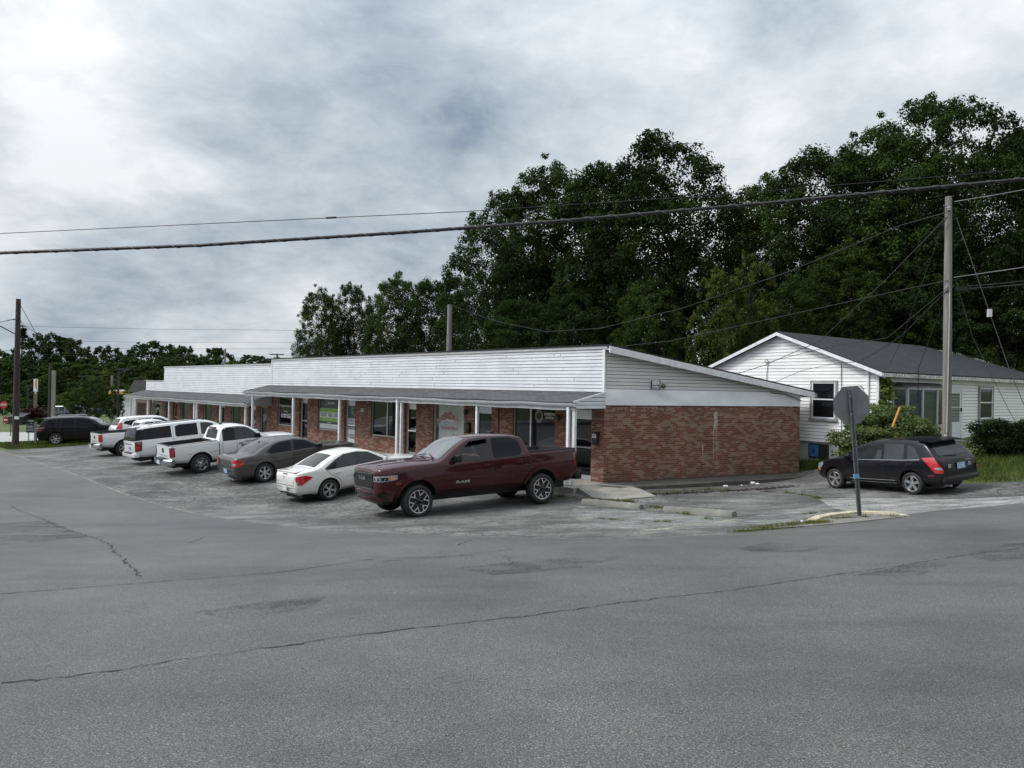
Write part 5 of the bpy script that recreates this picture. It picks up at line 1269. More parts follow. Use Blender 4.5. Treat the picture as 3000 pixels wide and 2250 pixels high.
# ------------------------------------------------ 5. long white SUV
def make_long_suv():
    pm = paint('white_suv_paint', (.72, .73, .74), .33)
    wb = 3.302
    S = [(2.58,.60,.95,1.08,.76,.04),(2.5,.5,1.0,1.13,.90,.04),(2.2,.42,1.07,1.19,.97,.05),(1.6,.42,1.13,1.24,.995,.06),(1.25,.42,1.16,1.28,1.0,.06),(1.1,.42,1.17,1.35,1.0,.055),(.7,.42,1.18,1.64,1.0,.05),(.35,.42,1.19,1.83,1.0,.05),
         (.05,.42,1.20,1.90,1.0,.05),(-.5,.42,1.21,1.945,1.0,.05),(-1.4,.42,1.22,1.95,1.0,.05),(-2.3,.44,1.23,1.935,.99,.05),(-2.66,.46,1.24,1.915,.975,.05),(-2.82,.50,1.23,1.87,.95,.05),(-2.92,.50,1.22,1.62,.93,.05),(-2.98,.50,1.18,1.36,.91,.05),(-3.0,.52,1.10,1.22,.89,.04)]
    c = Car('large_suv', 'long white SUV with dark rear glass, parked between the two white pickups', 'SUV', S, .30, pm)
    W1 = [(.82,1.22),(.36,1.68),(.12,1.765),(-.18,1.79),(-.22,1.225)]; W2 = [(-.36,1.235),(-.34,1.79),(-1.12,1.80),(-1.30,1.74),(-1.34,1.30),(-1.28,1.24)]; W3 = [(-1.50,1.26),(-1.48,1.80),(-2.60,1.775),(-2.82,1.28)]
    common_cabin(c, [W1, W2, W3], [(1.18,-.74),(1.18,.74),(.40,.62),(.40,-.62)], [(-.80,1.24),(.80,1.24),(.68,1.80),(-.68,1.80)], 'B', [glass_mid, glass_dark, glass_dark], None, [], .05)
    corner_lamp(c, 'rear_quarter_glass', -2.70, .90, -2.95, .70, 55, [(-.05, 1.28), (.02, 1.76), (.9, 1.76), (.9, 1.26)], glass_dark, .007, None, .02)
    seams(c, [[(1.08,1.15),(1.06,.8),(1.0,.5)],[(-.28,1.2),(-.28,.5)],[(-1.40,1.84),(-1.44,1.0),(-1.2,.75),(-1.12,.5)],[(1.0,.5),(-1.15,.5)]], [], [[(-.82,1.22),(-.80,.72),(.80,.72),(.82,1.22)]], .012)
    handles(c, [(-.10, 1.06), (-1.18, 1.08)], chrome)
    tl = corner_lamp(c, 'taillight', -2.78, .97, -2.99, .74, 55, [(.0, .80), (-.12, 1.22), (.78, 1.22), (.92, .76)], dark_lens, .01, None, .02)
    corner_lamp(c, 'lamp_segment', -2.78, .97, -2.99, .74, 55, [(.22, .88), (.18, 1.0), (.62, 1.0), (.68, .88)], red_lens, .014, None, .03)
    p = c.pos('B', 0, .9, .01); plate(c, .05, .84, p.x-.012, black_let, 'B4J 119', bg=plain('plate_grey', (.45, .50, .55), .45, var=.1))
    mb = MB(); c.line(mb, 'B', [(-.5,1.10),(.5,1.10)], .05, .014); mb.build('chrome_strip', chrome, c.root)
    P = c.pos('B', -.55, .78, .01); mb = MB(); add_text(mb, 'GMC', (P.x-.004, -.42, .765), (0, -1, 0), (0, 0, 1), .2, .06, True); mb.build('badge', grey_trim, c.root)
    box_part(c.root, 'rear_bumper', (-3.09, -.90, .50), (-2.86, .90, .70), pm, .05)
    box_part(c.root, 'bumper_pad', (-3.10, -.55, .66), (-2.92, .55, .715), plastic_dk, .015)
    box_part(c.root, 'roof_spoiler', (-2.98, -.70, 1.86), (-2.62, .70, 1.905), pm, .02)
    mb = MB(); mb.tube([(-2.84,-.3,1.60),(-2.99,-.05,1.36)], .012, 5); mb.build('wiper', black, c.root)
    for sg in (1, -1):
        mb = MB(); mb.tube([(.0, sg*.74, 1.90), (-.2, sg*.75, 1.955), (-2.2, sg*.75, 1.965), (-2.4, sg*.74, 1.925)], .018, 6); mb.build('roof_rail', plastic_dk, c.root)
        mirror_part(c, .76, 1.22, .97, pm, .2, .2, sg)
    corner_lamp(c, 'headlight', 2.2, .95, 2.52, .66, 135, [(0, .95), (.1, 1.07), (.9, 1.05), (.95, .92), (.2, .9)], clear_lens)
    mb = MB(); mb.tube([(-2.75, -.62, .40), (-3.02, -.62, .40)], .04, 8); mb.build('exhaust', dark_metal, c.root)
    box_part(c.root, 'chassis', (-2.8, -.6, .28), (2.4, .6, .50), black, .03)
    c.finish([(wb/2, .41), (-wb/2, .41)], .48, .84)
    add_wheels(c.root, 'yuk', .40, .265, .26, dict(kind='spoke', n=6, w0=.24, w1=.26, hub=True, rot=.2), [(wb/2, 0), (-wb/2, 0)], .97, RIM_S)
    return c, wb

# ------------------------------------------------ 7. generic SUV / crossover bodies
def make_suv(name, label, cat, pm, key, L, W, H, wb, tr, W_polys, tail, glass=glass_dark, rails=False, handles_m=None, detail=True, rim=None, group=None):
    f, r = wb/2+L[0], -wb/2-L[1]; b0, b1, hd = H['belt0'], H['belt1'], H['hood']; top = H['roof']; w = W/2; cw, rt, re = H['cowl'], H['rooff'], H['roofr']
    S = [(f,.40,hd-.28,hd-.14,w*.70,.04),(f-.07,.30,hd-.20,hd-.07,w*.84,.04),(f-.35,.24,hd-.10,hd,w*.95,.05),(cw+.35,.22,b0-.05,b0+.07,w*.985,.06),(cw,.22,b0-.02,b0+.12,w,.06),((cw+rt)/2,.22,b0,(b0+.12+top)/2+.03,w,.05),(rt,.22,b0+.01,top-.07,w,.05),(rt-.35,.22,b0+.02,top-.015,w,.05),((rt+re)/2-.2,.22,(b0+b1)/2,top,w,.05),(re+.3,.24,b1-.01,top-.02,w*.99,.05),(re,.26,b1,top-.07,w*.965,.05),
         (re-H['slope']*.55,.28,b1,(top+b1)/2+.02,w*.945,.05),(re-H['slope'],.30,b1-.02,b1+.08,w*.92,.045),(r+.03,.32,b1-.10,b1-.01,w*.88,.04),(r,.40,b1-.22,b1-.12,w*.84,.04)]
    c = Car(name, label, cat, S, H.get('tumble', .34), pm, group)
    common_cabin(c, W_polys, [(cw+.02,-w*.74),(cw+.02,w*.74),(rt+.06,w*.62),(rt+.06,-w*.62)], None, 'B', [glass]*len(W_polys), None, [])
    zr0, zr1 = b1+.09, top-.14
    c.panel('rear_window', 'B', [(-w*.70, zr0), (w*.70, zr0), (w*.60, zr1), (-w*.60, zr1)], H.get('rglass', glass_dark), .006, .08)
    return c, f, r, w

def finish_suv(c, wb, tr, w, key, rim, rim_r, arch=.07, tw=.215, mats=None):
    box_part(c.root, 'chassis', (-wb/2-.5, -w*.6, .18), (wb/2+.5, w*.6, .34), black, .02)
    c.finish([(wb/2, tr+.01), (-wb/2, tr+.01)], tr+arch, w-.13)
    add_wheels(c.root, key, tr, tw, rim_r, rim, [(wb/2, 0), (-wb/2, 0)], w-.015, mats or RIM_S)

def make_black_suv():
    pm = paint('black_paint', (.003, .003, .0035), .35, 0, .3)
    wb, tr = 2.79, .372
    polys = [[(.90,1.13),(.42,1.50),(.15,1.565),(-.28,1.585),(-.30,1.14)], [(-.40,1.145),(-.38,1.585),(-1.02,1.575),(-1.10,1.15)], [(-1.18,1.15),(-1.12,1.57),(-1.26,1.56),(-1.34,1.16)], [(-1.42,1.17),(-1.36,1.555),(-1.80,1.50),(-1.98,1.20)]]
    c, f, r, w = make_suv('suv', 'black SUV with roof rails parked at the far grass verge', 'SUV', pm, 'hig', (.98, 1.02), 1.91, dict(belt0=1.10, belt1=1.16, hood=1.03, roof=1.72, cowl=1.12, rooff=.30, roofr=-2.0, slope=.30, rglass=glass_mid), wb, tr, polys, None)
    seams(c, [[(1.02,1.08),(1.0,.6),(.9,.4)],[(-.35,1.1),(-.35,.36)],[(-1.14,1.14),(-1.16,.9),(-.95,.6),(-.9,.36)],[(.9,.36),(-.9,.36)]], [], [[(-.72,1.15),(-.70,.62),(.70,.62),(.72,1.15)]], .012)
    handles(c, [(-.22, .98), (-1.0, 1.0)], pm)
    corner_lamp(c, 'taillight', -2.05, .93, -2.36, .60, 50, [(-.15, .98), (-.1, 1.12), (.9, 1.10), (1.0, .92), (.35, .88)], dark_lens, .01)
    corner_lamp(c, 'lamp_segment', -2.05, .93, -2.36, .60, 50, [(-.12, 1.06), (-.1, 1.11), (.85, 1.09), (.8, 1.04)], clear_lens, .014, None, .015)
    for sg in (1, -1):
        mb = MB(); mb.tube([(.0, sg*.66, 1.695), (-.12, sg*.66, 1.755), (-1.5, sg*.66, 1.765), (-1.66, sg*.66, 1.70)], .018, 6); mb.build('roof_rail', alu, c.root)
        mirror_part(c, .78, 1.12, .92, pm, .19, .15, sg)
    box_part(c.root, 'roof_spoiler', (-2.20, -.62, 1.62), (-1.92, .62, 1.665), pm, .018)
    p = c.pos('B', 0, .86, .006); plate(c, 0, .78, p.x-.02, blue_let, '615 ZLV', bg=None)
    finish_suv(c, wb, tr, w, 'hig', dict(kind='spoke', n=6, w0=.26, w1=.30, hub=False, rot=.2), .245, .07, .235)
    return c, wb

def make_hidden_white_suv():
    pm = paint('white_suv_paint', (.72, .73, .74), .33); wb, tr = 2.7, .36
    polys = [[(.80,1.13),(.40,1.50),(.15,1.57),(-.22,1.60),(-.24,1.14)], [(-.34,1.145),(-.32,1.60),(-1.0,1.58),(-1.06,1.15)], [(-1.22,1.20),(-1.15,1.555),(-1.72,1.49),(-1.86,1.36),(-1.40,1.20)]]
    c, f, r, w = make_suv('crossover', 'white SUV with an upright red taillight, half hidden behind the far white pickup bed', 'SUV', pm, 'hid', (.85, .92), 1.80, dict(belt0=1.09, belt1=1.15, hood=1.02, roof=1.76, cowl=1.05, rooff=.32, roofr=-1.85, slope=.32), wb, tr, polys, None)
    corner_lamp(c, 'taillight', -1.95, .88, -2.22, .60, 52, [(.0, 1.05), (.10, 1.42), (.55, 1.42), (.80, 1.05)], red_lens, .01, None, .05)
    seams(c, [[(.95,1.08),(.9,.4)],[(-.29,1.1),(-.29,.36)],[(-1.1,1.1),(-.9,.6),(-.86,.36)]], (), (), .012)
    handles(c, [(-.15, .98), (-.92, 1.0)], pm)
    for sg in (1, -1): mirror_part(c, .70, 1.12, .87, pm, .18, .15, sg)
    finish_suv(c, wb, tr, w, 'hid', dict(kind='spoke', n=5, w0=.26, w1=.26, hub=True, rot=.2), .225)
    return c, wb

def make_black_hatch():
    pm = paint('blue_black_paint', (.003, .0032, .006), .32, 0, .35); wb, tr = 2.48, .298
    polys = [[(.66,.91),(.22,1.25),(-.02,1.32),(-.36,1.34),(-.38,.92)], [(-.46,.925),(-.44,1.34),(-1.02,1.32),(-1.06,.935)], [(-1.16,.945),(-1.13,1.305),(-1.32,1.25),(-1.52,.96)]]
    c, f, r, w = make_suv('hatchback', 'black five door hatchback with silver wheels, parked tail out beside the house lawn', 'car', pm, 'aer', (.75, .79), 1.70, dict(belt0=.88, belt1=.93, hood=.84, roof=1.475, cowl=.96, rooff=.14, roofr=-1.56, slope=.36, tumble=.36, rglass=glass_mid), wb, tr, polys, None, glass_mid)
    seams(c, [[(.88,.88),(.84,.5),(.72,.33)],[(-.42,.92),(-.42,.30)],[(-1.10,.94),(-1.12,.75),(-.86,.5),(-.82,.30)],[(.72,.30),(-.82,.30)]], [], [[(-.62,.95),(-.58,.52),(.58,.52),(.62,.95)],[(-.72,.46),(.72,.46)]], .01)
    for view in ('L', 'R'):
        mb = MB(); c.line(mb, view, [(.75,.885),(-1.02,.915),(-1.5,.935)], .014, .008); mb.build('window_trim', silver, c.root)
        mb = MB(); c.line(mb, view, [(.7,.36),(-.75,.36)], .012, .008); c.line(mb, view, [(.7,.28),(-.75,.28)], .02, .008); mb.build('side_skirt', grey_trim, c.root)
        for wx in (wb/2, -wb/2): c.panel('wheel_arch', view, arch_poly(wx, .31, .365, .42, 8, 172), pm, .012, 0)
        c.panel('side_marker', view, [(1.76,.53),(1.86,.53),(1.86,.58),(1.76,.58)], amber_lens, .008, .02); c.panel('side_marker', view, [(-1.70,.50),(-1.86,.50),(-1.86,.55),(-1.70,.55)], dark_lens, .008, .01)
    handles(c, [(-.28, .80), (-1.0, .83)], pm, ('L', 'R'), .17)
    tl = corner_lamp(c, 'taillight', -1.70, .80, -1.98, .56, 50, [(-.25, .98), (.45, 1.0), (.95, .66), (.9, .58), (.45, .60), (.1, .78)], red_lens, .012, None, .03)
    corner_lamp(c, 'lamp_segment', -1.70, .80, -1.98, .56, 50, [(.42, .70), (.50, .75), (.85, .73), (.85, .67)], clear_lens, .017, None, .012)
    p = c.pos('B', 0, .74, .006); plate(c, -.02, .66, p.x-.03, blue_let, '814 DAY', bg=kblue)
    for y in (.40, -.40): c.panel('reversing_lamp', 'B', [(y-.06,.70),(y+.06,.70),(y+.06,.80),(y-.06,.80)], clear_lens, .012, .03)
    P = c.pos('B', -.4, .86, .01); mb = MB(); add_text(mb, 'AERIO', (P.x-.004, -.28, .845), (0, -1, 0), (0, 0, 1), .24, .03, True); mb.build('badge', silver, c.root)
    # roof spoiler sweeping over the rear glass
    mb = MB(); v = []; ys = np.linspace(-.62, .62, 13)
    for y in ys: d = .10*(1-(y/.62)**4); e = -1.80+.05*abs(y/.62)**2; v += [(-1.42, y, 1.462-.03*(y/.62)**2), (e, y, 1.39+.02*(1-(y/.62)**2)), (e, y, 1.36+.02*(1-(y/.62)**2)), (-1.42, y, 1.39)]
    mb.add(v, [(i*4+j, (i+1)*4+j, (i+1)*4+(j+1) % 4, i*4+(j+1) % 4) for i in range(12) for j in range(4)]+[(0, 1, 2, 3), (51, 50, 49, 48)]); mb.build('roof_spoiler', pm, c.root, 50)
    box_part(c.root, 'rear_bumper', (-2.085, -.68, .34), (-1.90, .68, .50), pm, .06)
    mb = MB(); mb.tube([(-1.9, .45, .25), (-2.08, .45, .25)], .028, 8); mb.build('exhaust', silver, c.root)
    mb = MB(); mb.tube([(-1.955,-.05,.99),(-1.92,.35,1.02)], .011, 5); mb.build('wiper', black, c.root)
    corner_lamp(c, 'headlight', 1.66, .80, 1.94, .5, 135, [(0, .70), (.05, .78), (.9, .70), (.95, .60), (.2, .58)], clear_lens)
    for sg in (1, -1): mirror_part(c, .62, .90, .82, pm, .16, .13, sg)
    finish_suv(c, wb, tr, w, 'aer', dict(kind='spoke', n=5, w0=.34, w1=.36, hub=False, rot=.9), .208, .055, .195, [silver, black, dark_metal, dark_metal])
    return c, wb

def make_far_suv():
    pm = paint('navy_paint', (.012, .014, .028), .25, .2); wb, tr = 2.75, .37
    polys = [[(.80,1.17),(.45,1.55),(.15,1.62),(-.28,1.63),(-.30,1.18)], [(-.40,1.18),(-.38,1.63),(-1.06,1.62),(-1.08,1.19)], [(-1.20,1.2),(-1.18,1.62),(-1.85,1.57),(-1.98,1.22)]]
    c, f, r, w = make_suv('suv', 'navy blue SUV parked on the far grass by the purple bush', 'SUV', pm, 'far', (.95, 1.0), 1.90, dict(belt0=1.13, belt1=1.18, hood=1.05, roof=1.78, cowl=1.1, rooff=.36, roofr=-2.05, slope=.22), wb, tr, polys, None)
    for sg in (1, -1): mirror_part(c, .75, 1.15, .9, pm, .18, .15, sg)
    seams(c, [[(1.0,1.1),(.9,.4)],[(-.35,1.15),(-.35,.36)],[(-1.14,1.15),(-.9,.5)]], (), (), .014)
    corner_lamp(c, 'headlight', 2.0, .88, 2.28, .6, 135, [(0, .86), (.05, .98), (.9, .95), (.95, .82)], clear_lens)
    corner_lamp(c, 'taillight', -2.1, .9, -2.36, .62, 52, [(-.1, 1.0), (-.1, 1.16), (.8, 1.16), (.8, .95)], dark_lens)
    finish_suv(c, wb, tr, w, 'far', dict(kind='spoke', n=5, w0=.26, w1=.26, hub=True, rot=.2), .23)
    return c, wb
def make_far_car(label, col, key, g):
    pm = paint('far_paint_'+key, col, .3, .1); wb, tr = 2.6, .31
    polys = [[(.62,.93),(.20,1.24),(-.35,1.31),(-.38,.95)], [(-.46,.95),(-.44,1.31),(-1.1,1.22),(-1.2,.98)]]
    c, f, r, w = make_suv('hatchback', label, 'car', pm, key, (.85, .75), 1.75, dict(belt0=.90, belt1=.96, hood=.84, roof=1.46, cowl=.95, rooff=.12, roofr=-1.35, slope=.55), wb, tr, polys, None, g)
    for sg in (1, -1): mirror_part(c, .6, .92, .85, pm, .16, .13, sg)
    corner_lamp(c, 'headlight', 1.75, .8, 2.08, .5, 135, [(0, .70), (.05, .79), (.9, .72), (.95, .60)], clear_lens); corner_lamp(c, 'taillight', -1.85, .8, -2.03, .55, 50, [(-.1, .78), (-.1, .95), (.8, .95), (.8, .75)], red_lens)
    finish_suv(c, wb, tr, w, 'far2', dict(kind='spoke', n=5, w0=.26, w1=.26, hub=True, rot=.2), .2)
    return c, wb

def make_all_cars():
    c, wb = make_burgundy(); place(c.root, pos=(-1.19, 19.27), heading=-148.2, wb=wb, tread=.9)
    H0 = 43.4
    c, wb = make_white_sedan(); place(c.root, (969, 1466.5), 22.3, H0, wb, .88, -1)
    c, wb = make_grey_sedan(); place(c.root, (779, 1414), 26.2, H0, wb, .93, -1)
    c, wb = make_pickup('pickup_truck', 'white extended cab pickup with black door lettering, between the grey sedan and long white SUV', True); place(c.root, (592, 1387), 28.6, H0, wb, .92, -1)
    c, wb = make_long_suv(); m = place(c.root, (500, 1362), 31.6, H0, wb, .97, -1); c.root.matrix_world = m @ Matrix.Translation((0, 0, -.03)) @ Matrix.Rotation(R_(-1.0), 4, 'Y') @ Matrix.Diagonal((1, 1, .94, 1))
    c, wb = make_pickup('pickup_truck', 'unlettered white pickup with black bed rails, second last before the black SUV', False); place(c.root, (365, 1335), 36.9, H0, wb, .92, -1)
    c, wb = make_hidden_white_suv(); place(c.root, (392, 1311), 42, H0, wb, .88, -1)
    c, wb = make_black_suv(); place(c.root, (163, 1304.5), 43.9, 18, wb, .94, -1)
    c, wb = make_black_hatch(); place(c.root, (2673, 1450.7), 18.9, 114.5, wb, .84, 1)
    p = at(180, 1226, 78); c, wb = make_far_suv(); place(c.root, pos=(p.x, p.y), heading=172, wb=wb, tread=.9)
    p = at(297, 1216, 92); c, wb = make_far_car('blue hatchback with glaring windscreen parked at the filling station', (.01, .05, .16), 'blue', glass_mid); place(c.root, pos=(p.x, p.y), heading=-150, wb=wb, tread=.85)
make_all_cars()
# ---------------------------------------------------------------- house on the right
HC = at(2573, 1160, 25.0); HFLOOR = -.22
hg = Vector((-.572, .820, 0)); HANG = math.atan2(.572, .820)
# house frame: +x along the front (away to the right), +y along the gable wall (away to the left)
house = thing('house', 'small white sided bungalow with dark shingle roof and bay window, behind the brick end wall', 'house', (HC.x, HC.y, HFLOOR), HANG)
GW, HL, EZ, RZ = 7.86, 15.4, 2.62, 4.14
ov = .28
mb = MB()
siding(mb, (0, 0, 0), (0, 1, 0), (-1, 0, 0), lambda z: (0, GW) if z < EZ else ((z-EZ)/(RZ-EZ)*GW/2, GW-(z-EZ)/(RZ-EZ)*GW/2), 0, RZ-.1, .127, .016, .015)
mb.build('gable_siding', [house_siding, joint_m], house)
mb = MB()
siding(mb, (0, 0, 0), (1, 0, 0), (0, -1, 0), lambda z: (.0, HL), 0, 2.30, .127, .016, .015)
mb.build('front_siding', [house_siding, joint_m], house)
mb = MB(); mb.prism([(0, 0, 0), (0, GW, 0), (0, GW, EZ), (0, GW/2, RZ), (0, 0, EZ)], (0, 0, 0), (HL, 0, 0)); mb.box((0, -.03, 2.30), (HL, 0, EZ-.02)); mb.build('wall', house_siding, house)
mb = MB(); mb.box((.05, .05, -1.6), (HL-.05, GW-.05, 0)); mb.build('foundation', mat_concrete('foundation_block', (.50, .51, .46), .2), house)
# roof: gable at the near end, hip at the far end
def roofpt(x, y, z): return (x, y, z)
th = .07; sl = (RZ-EZ)/(GW/2)
A0, A1 = (-ov, -ov, EZ-sl*ov+.06), (HL+ov, -ov, EZ-sl*ov+.06)
R0, R1 = (-ov, GW/2, RZ+.06), (HL-GW/2, GW/2, RZ+.06)
B0, B1 = (-ov, GW+ov, EZ-sl*ov+.06), (HL+ov, GW+ov, EZ-sl*ov+.06)
v = [A0, A1, R1, R0, B0, B1]; v += [(x, y, z+th) for x, y, z in v]
mb = MB(); mb.add(v, [(6, 7, 8, 9), (9, 8, 11, 10), (7, 11, 8), (0, 3, 2, 1), (3, 4, 5, 2), (1, 2, 5), (0, 1, 7, 6), (5, 4, 10, 11), (1, 5, 11, 7), (0, 6, 9, 3), (3, 9, 10, 4)]); mb.build('roof', shingle_dark, house)
mb = MB()   # rake boards and fascia
for y0, y1, z0, z1 in ((-ov, GW/2, A0[2], R0[2]), (GW+ov, GW/2, B0[2], R0[2])):
    mb.prism([(-ov-.02, y0, z0-.10), (-ov-.02, y1, z1-.10), (-ov-.02, y1, z1+.03), (-ov-.02, y0, z0+.03)], (0, 0, 0), (.04, 0, 0))
    mb.prism([(-ov-.01, y0, z0-.17), (-ov-.01, y1, z1-.17), (-ov-.01, y1, z1-.10), (-ov-.01, y0, z0-.10)], (.2, 0, 0), (.03, 0, 0))
mb.build('rake_board', white_trim, house)
mb = MB(); mb.box((-ov+.02, -ov-.03, A0[2]-.11), (HL+ov, -ov+.02, A0[2]+.02)); mb.build('fascia', plain('peeling_paint', (.62, .61, .58), .7, var=.5, vscale=9), house)
mb = MB(); mb.box((-.1, -ov+.02, A0[2]-.12), (HL, -.02, A0[2]-.10)); mb.build('soffit', grey_trim, house)
mb = MB(); mb.box((-.035, -.035, 0), (.06, .06, EZ)); mb.build('corner_post', white_trim, house)
mb = MB(); mb.box((-.10, .30, .2), (-.03, .37, EZ+.05)); mb.build('downpipe', white_trim, house)
def sash(parent, axis, a, b, z0, z1, name='window', curtain=None):
    """double hung window; axis 'y' lies in the gable wall, 'x' in the front wall"""
    P = (lambda u, o, z: (-o-.034, u, z)) if axis == 'y' else (lambda u, o, z: (u, -o-.034, z))
    def bx(mb, u0, u1, o0, o1, za, zb): mb.box(P(u0, o0, za), P(u1, o1, zb))
    mb = MB(); t = .065
    bx(mb, a, a+t, .0, .06, z0, z1); bx(mb, b-t, b, .0, .06, z0, z1); bx(mb, a+t, b-t, .0, .06, z1-t, z1); bx(mb, a-.03, b+.03, .0, .10, z0-.05, z0+.04)
    f = mb.build(name, plain('storm_frame', (.30, .295, .28), .5, var=.1), parent)
    zm = (z0+z1)/2; mb = MB(); s = .045
    for za, zb, o in ((zm, z1-t, .045), (z0+.04, zm+.04, .035)):
        bx(mb, a+t, a+t+s, .0, o, za, zb); bx(mb, b-t-s, b-t, .0, o, za, zb); bx(mb, a+t+s, b-t-s, .0, o, za, za+s); bx(mb, a+t+s, b-t-s, .0, o, zb-s, zb)
    mb.build('sash', white_trim, f)
    mb = MB(); bx(mb, a+t+s, b-t-s, .012, .020, z0+.08, z1-t-s); mb.build('glass_pane', pane, f)
    mb = MB(); n = 24
    for i in range(n):
        u0 = a+t+(b-a-2*t)*i/n; u1 = a+t+(b-a-2*t)*(i+1)/n; o = .002+.006*(i % 2)
        bx(mb, u0, u1, -.002, o, z0+.05 if curtain else zm, z1-t)
    mb.build('curtain', curtain or plain('dark_curtain', (.035, .037, .05), .8, var=.3), f)
    return f
blind_m = plain('window_blind', (.36, .38, .39), .7, var=.1)
sash(house, 'y', 1.5, 2.57, .87, 2.33, curtain=plain('dark_curtain', (.022, .024, .032), .8, var=.3))
sash(house, 'x', 7.85, 9.2, .87, 2.26, curtain=plain('dark_blind', (.05, .052, .055), .8, var=.2))
mb = MB(); mb.box((-.03, 1.85, -.60), (.06, 2.64, -.06)); f = mb.build('cellar_window', dark_metal, house)
mb = MB(); mb.box((-.045, 2.22, -.55), (-.03, 2.60, -.11)); mb.build('blue_board', plain('blue_board', (.02, .12, .30), .6, var=.15), f)
mb = MB(); mb.tube([(-.05, 2.41+.03*math.cos(t), -.32+.06*math.sin(t)) for t in np.linspace(0, 6.28, 12)], .02, 5); mb.build('painted_mark', black_let, f)
# bay window: five sided, on the front
mb = MB(); bay = [(1.0, 0), (1.35, -.34), (2.1, -.50), (3.2, -.50), (4.0, -.34), (4.35, 0)]; zb0, zb1 = .70, 2.12
for p in bay: mb.box((p[0]-.05, p[1]-.04, zb0), (p[0]+.05, p[1]+.05, zb1))
for p, q in zip(bay, bay[1:]):
    for z0, z1 in ((zb0-.06, zb0+.05), (zb1-.08, zb1+.02)): mb.prism([(p[0], p[1]-.05, z0), (q[0], q[1]-.05, z0), (q[0], q[1]+.03, z0), (p[0], p[1]+.03, z0)], (0, 0, 0), (0, 0, z1-z0))
f = mb.build('bay_window', grey_trim, house)
mb = MB()
for p, q in zip(bay, bay[1:]): mb.prism([(p[0], p[1]-.015, zb0+.05), (q[0], q[1]-.015, zb0+.05), (q[0], q[1]-.005, zb0+.05), (p[0], p[1]-.005, zb0+.05)], (0, 0, 0), (0, 0, zb1-zb0-.13))
mb.build('glass_pane', pane, f)
mb = MB()
for p, q in zip(bay, bay[1:]):
    for k in range(26):
        z = zb0+.06+k*.05; mb.prism([(p[0], p[1]+.06, z), (q[0], q[1]+.06, z), (q[0], q[1]+.075, z+.035), (p[0], p[1]+.075, z+.035)], (0, 0, 0), (0, 0, .006))
mb.build('blind', blind_m, f)
mb = MB(); n = len(bay); top = [(p[0]*1.0+(p[0]-2.67)*.07, p[1]-.08, zb1+.02) for p in bay]; v = top+[(p[0], .0, zb1+.20) for p in top]
mb.add(v, [(i, i+1, i+1+n, i+n) for i in range(n-1)]+[tuple(range(n))[::-1]]); mb.build('bay_roof', dark_metal, house)
mb = MB(); mb.prism([(p[0], p[1], 0) for p in bay], (0, 0, .0), (0, 0, .56)); mb.build('bay_base', house_siding, house)
# storm door
dx0, dx1 = 5.2, 6.35
mb = MB(); mb.box((dx0, -.07, .12), (dx0+.09, -.01, 2.16)); mb.box((dx1-.09, -.07, .12), (dx1, -.01, 2.16)); mb.box((dx0+.09, -.07, 2.06), (dx1-.09, -.01, 2.16)); mb.box((dx0+.09, -.05, .12), (dx1-.09, -.015, .80)); mb.box((dx0+.09, -.05, 1.95), (dx1-.09, -.015, 2.06)); mb.box((dx0+.09, -.05, .8), (dx0+.2, -.015, 1.95)); mb.box((dx1-.2, -.05, .8), (dx1-.09, -.015, 1.95)); mb.box((dx0+.2, -.048, 1.36), (dx1-.2, -.02, 1.39))
f = mb.build('door', plain('door_white', (.66, .70, .72), .45, var=.05), house)
mb = MB(); mb.box((dx0+.2, -.035, .8), (dx1-.2, -.028, 1.95)); mb.build('door_glass', pane, f)
mb = MB(); mb.box((dx1-.15, -.10, 1.22), (dx1-.11, -.05, 1.36)); mb.build('door_handle', black, f)
mb = MB(); mb.box((dx0-.1, -1.0, -.35), (dx1+.1, -.02, .10)); mb.build('door_step', concrete, house)
mb = MB(); mb.box((dx0-.38, -.10, 1.18), (dx0-.18, -.02, 1.50)); tag(mb.build('letterbox', black), 'small black letterbox beside the bungalow door, under the number 2', 'mailbox').matrix_world = house.matrix_world.copy()
mb = MB(); add_text(mb, '2', (dx0-.34, -.05, 1.62), (1, 0, 0), (0, 0, 1), .12, .19, True); mb.build('house_number', black_let, house)
bpy.context.view_layer.update()
bpy.data.objects['letterbox'].matrix_world = house.matrix_world.copy()
def hw(x, y, z): return house.matrix_world @ Vector((x, y, z))
# cable loops hanging on the gable
mb = MB(); mb.tube([(-.06, 4.55, .6), (-.06, 4.55, 1.2), (-.06, 4.5, 1.75), (-.06, 4.5, 2.6), (-.06, 4.45, 3.1), (-.06, 4.52, 3.2), (-.06, 4.6, 3.1), (-.06, 4.5, 3.02)], .012, 5); mb.build('wall_cable', black, house)
mb = MB(); mb.tube([(-.06, 1.30, -.2), (-.06, 1.32, 1.0), (-.06, 1.35, 2.95)], .012, 5); mb.build('wall_cable', black, house)
mb = MB(); mb.tube([(-.06, .62+.11*math.cos(t), 2.0+.13*math.sin(t)) for t in np.linspace(0, 6.0, 16)]+[(-.06, .8, 1.5)], .012, 5); mb.build('wall_cable', black, house)
mb = MB(); mb.box((-.14, 1.2, -.12), (-.02, 1.5, .16)); mb.build('meter_box', grey_trim, house)

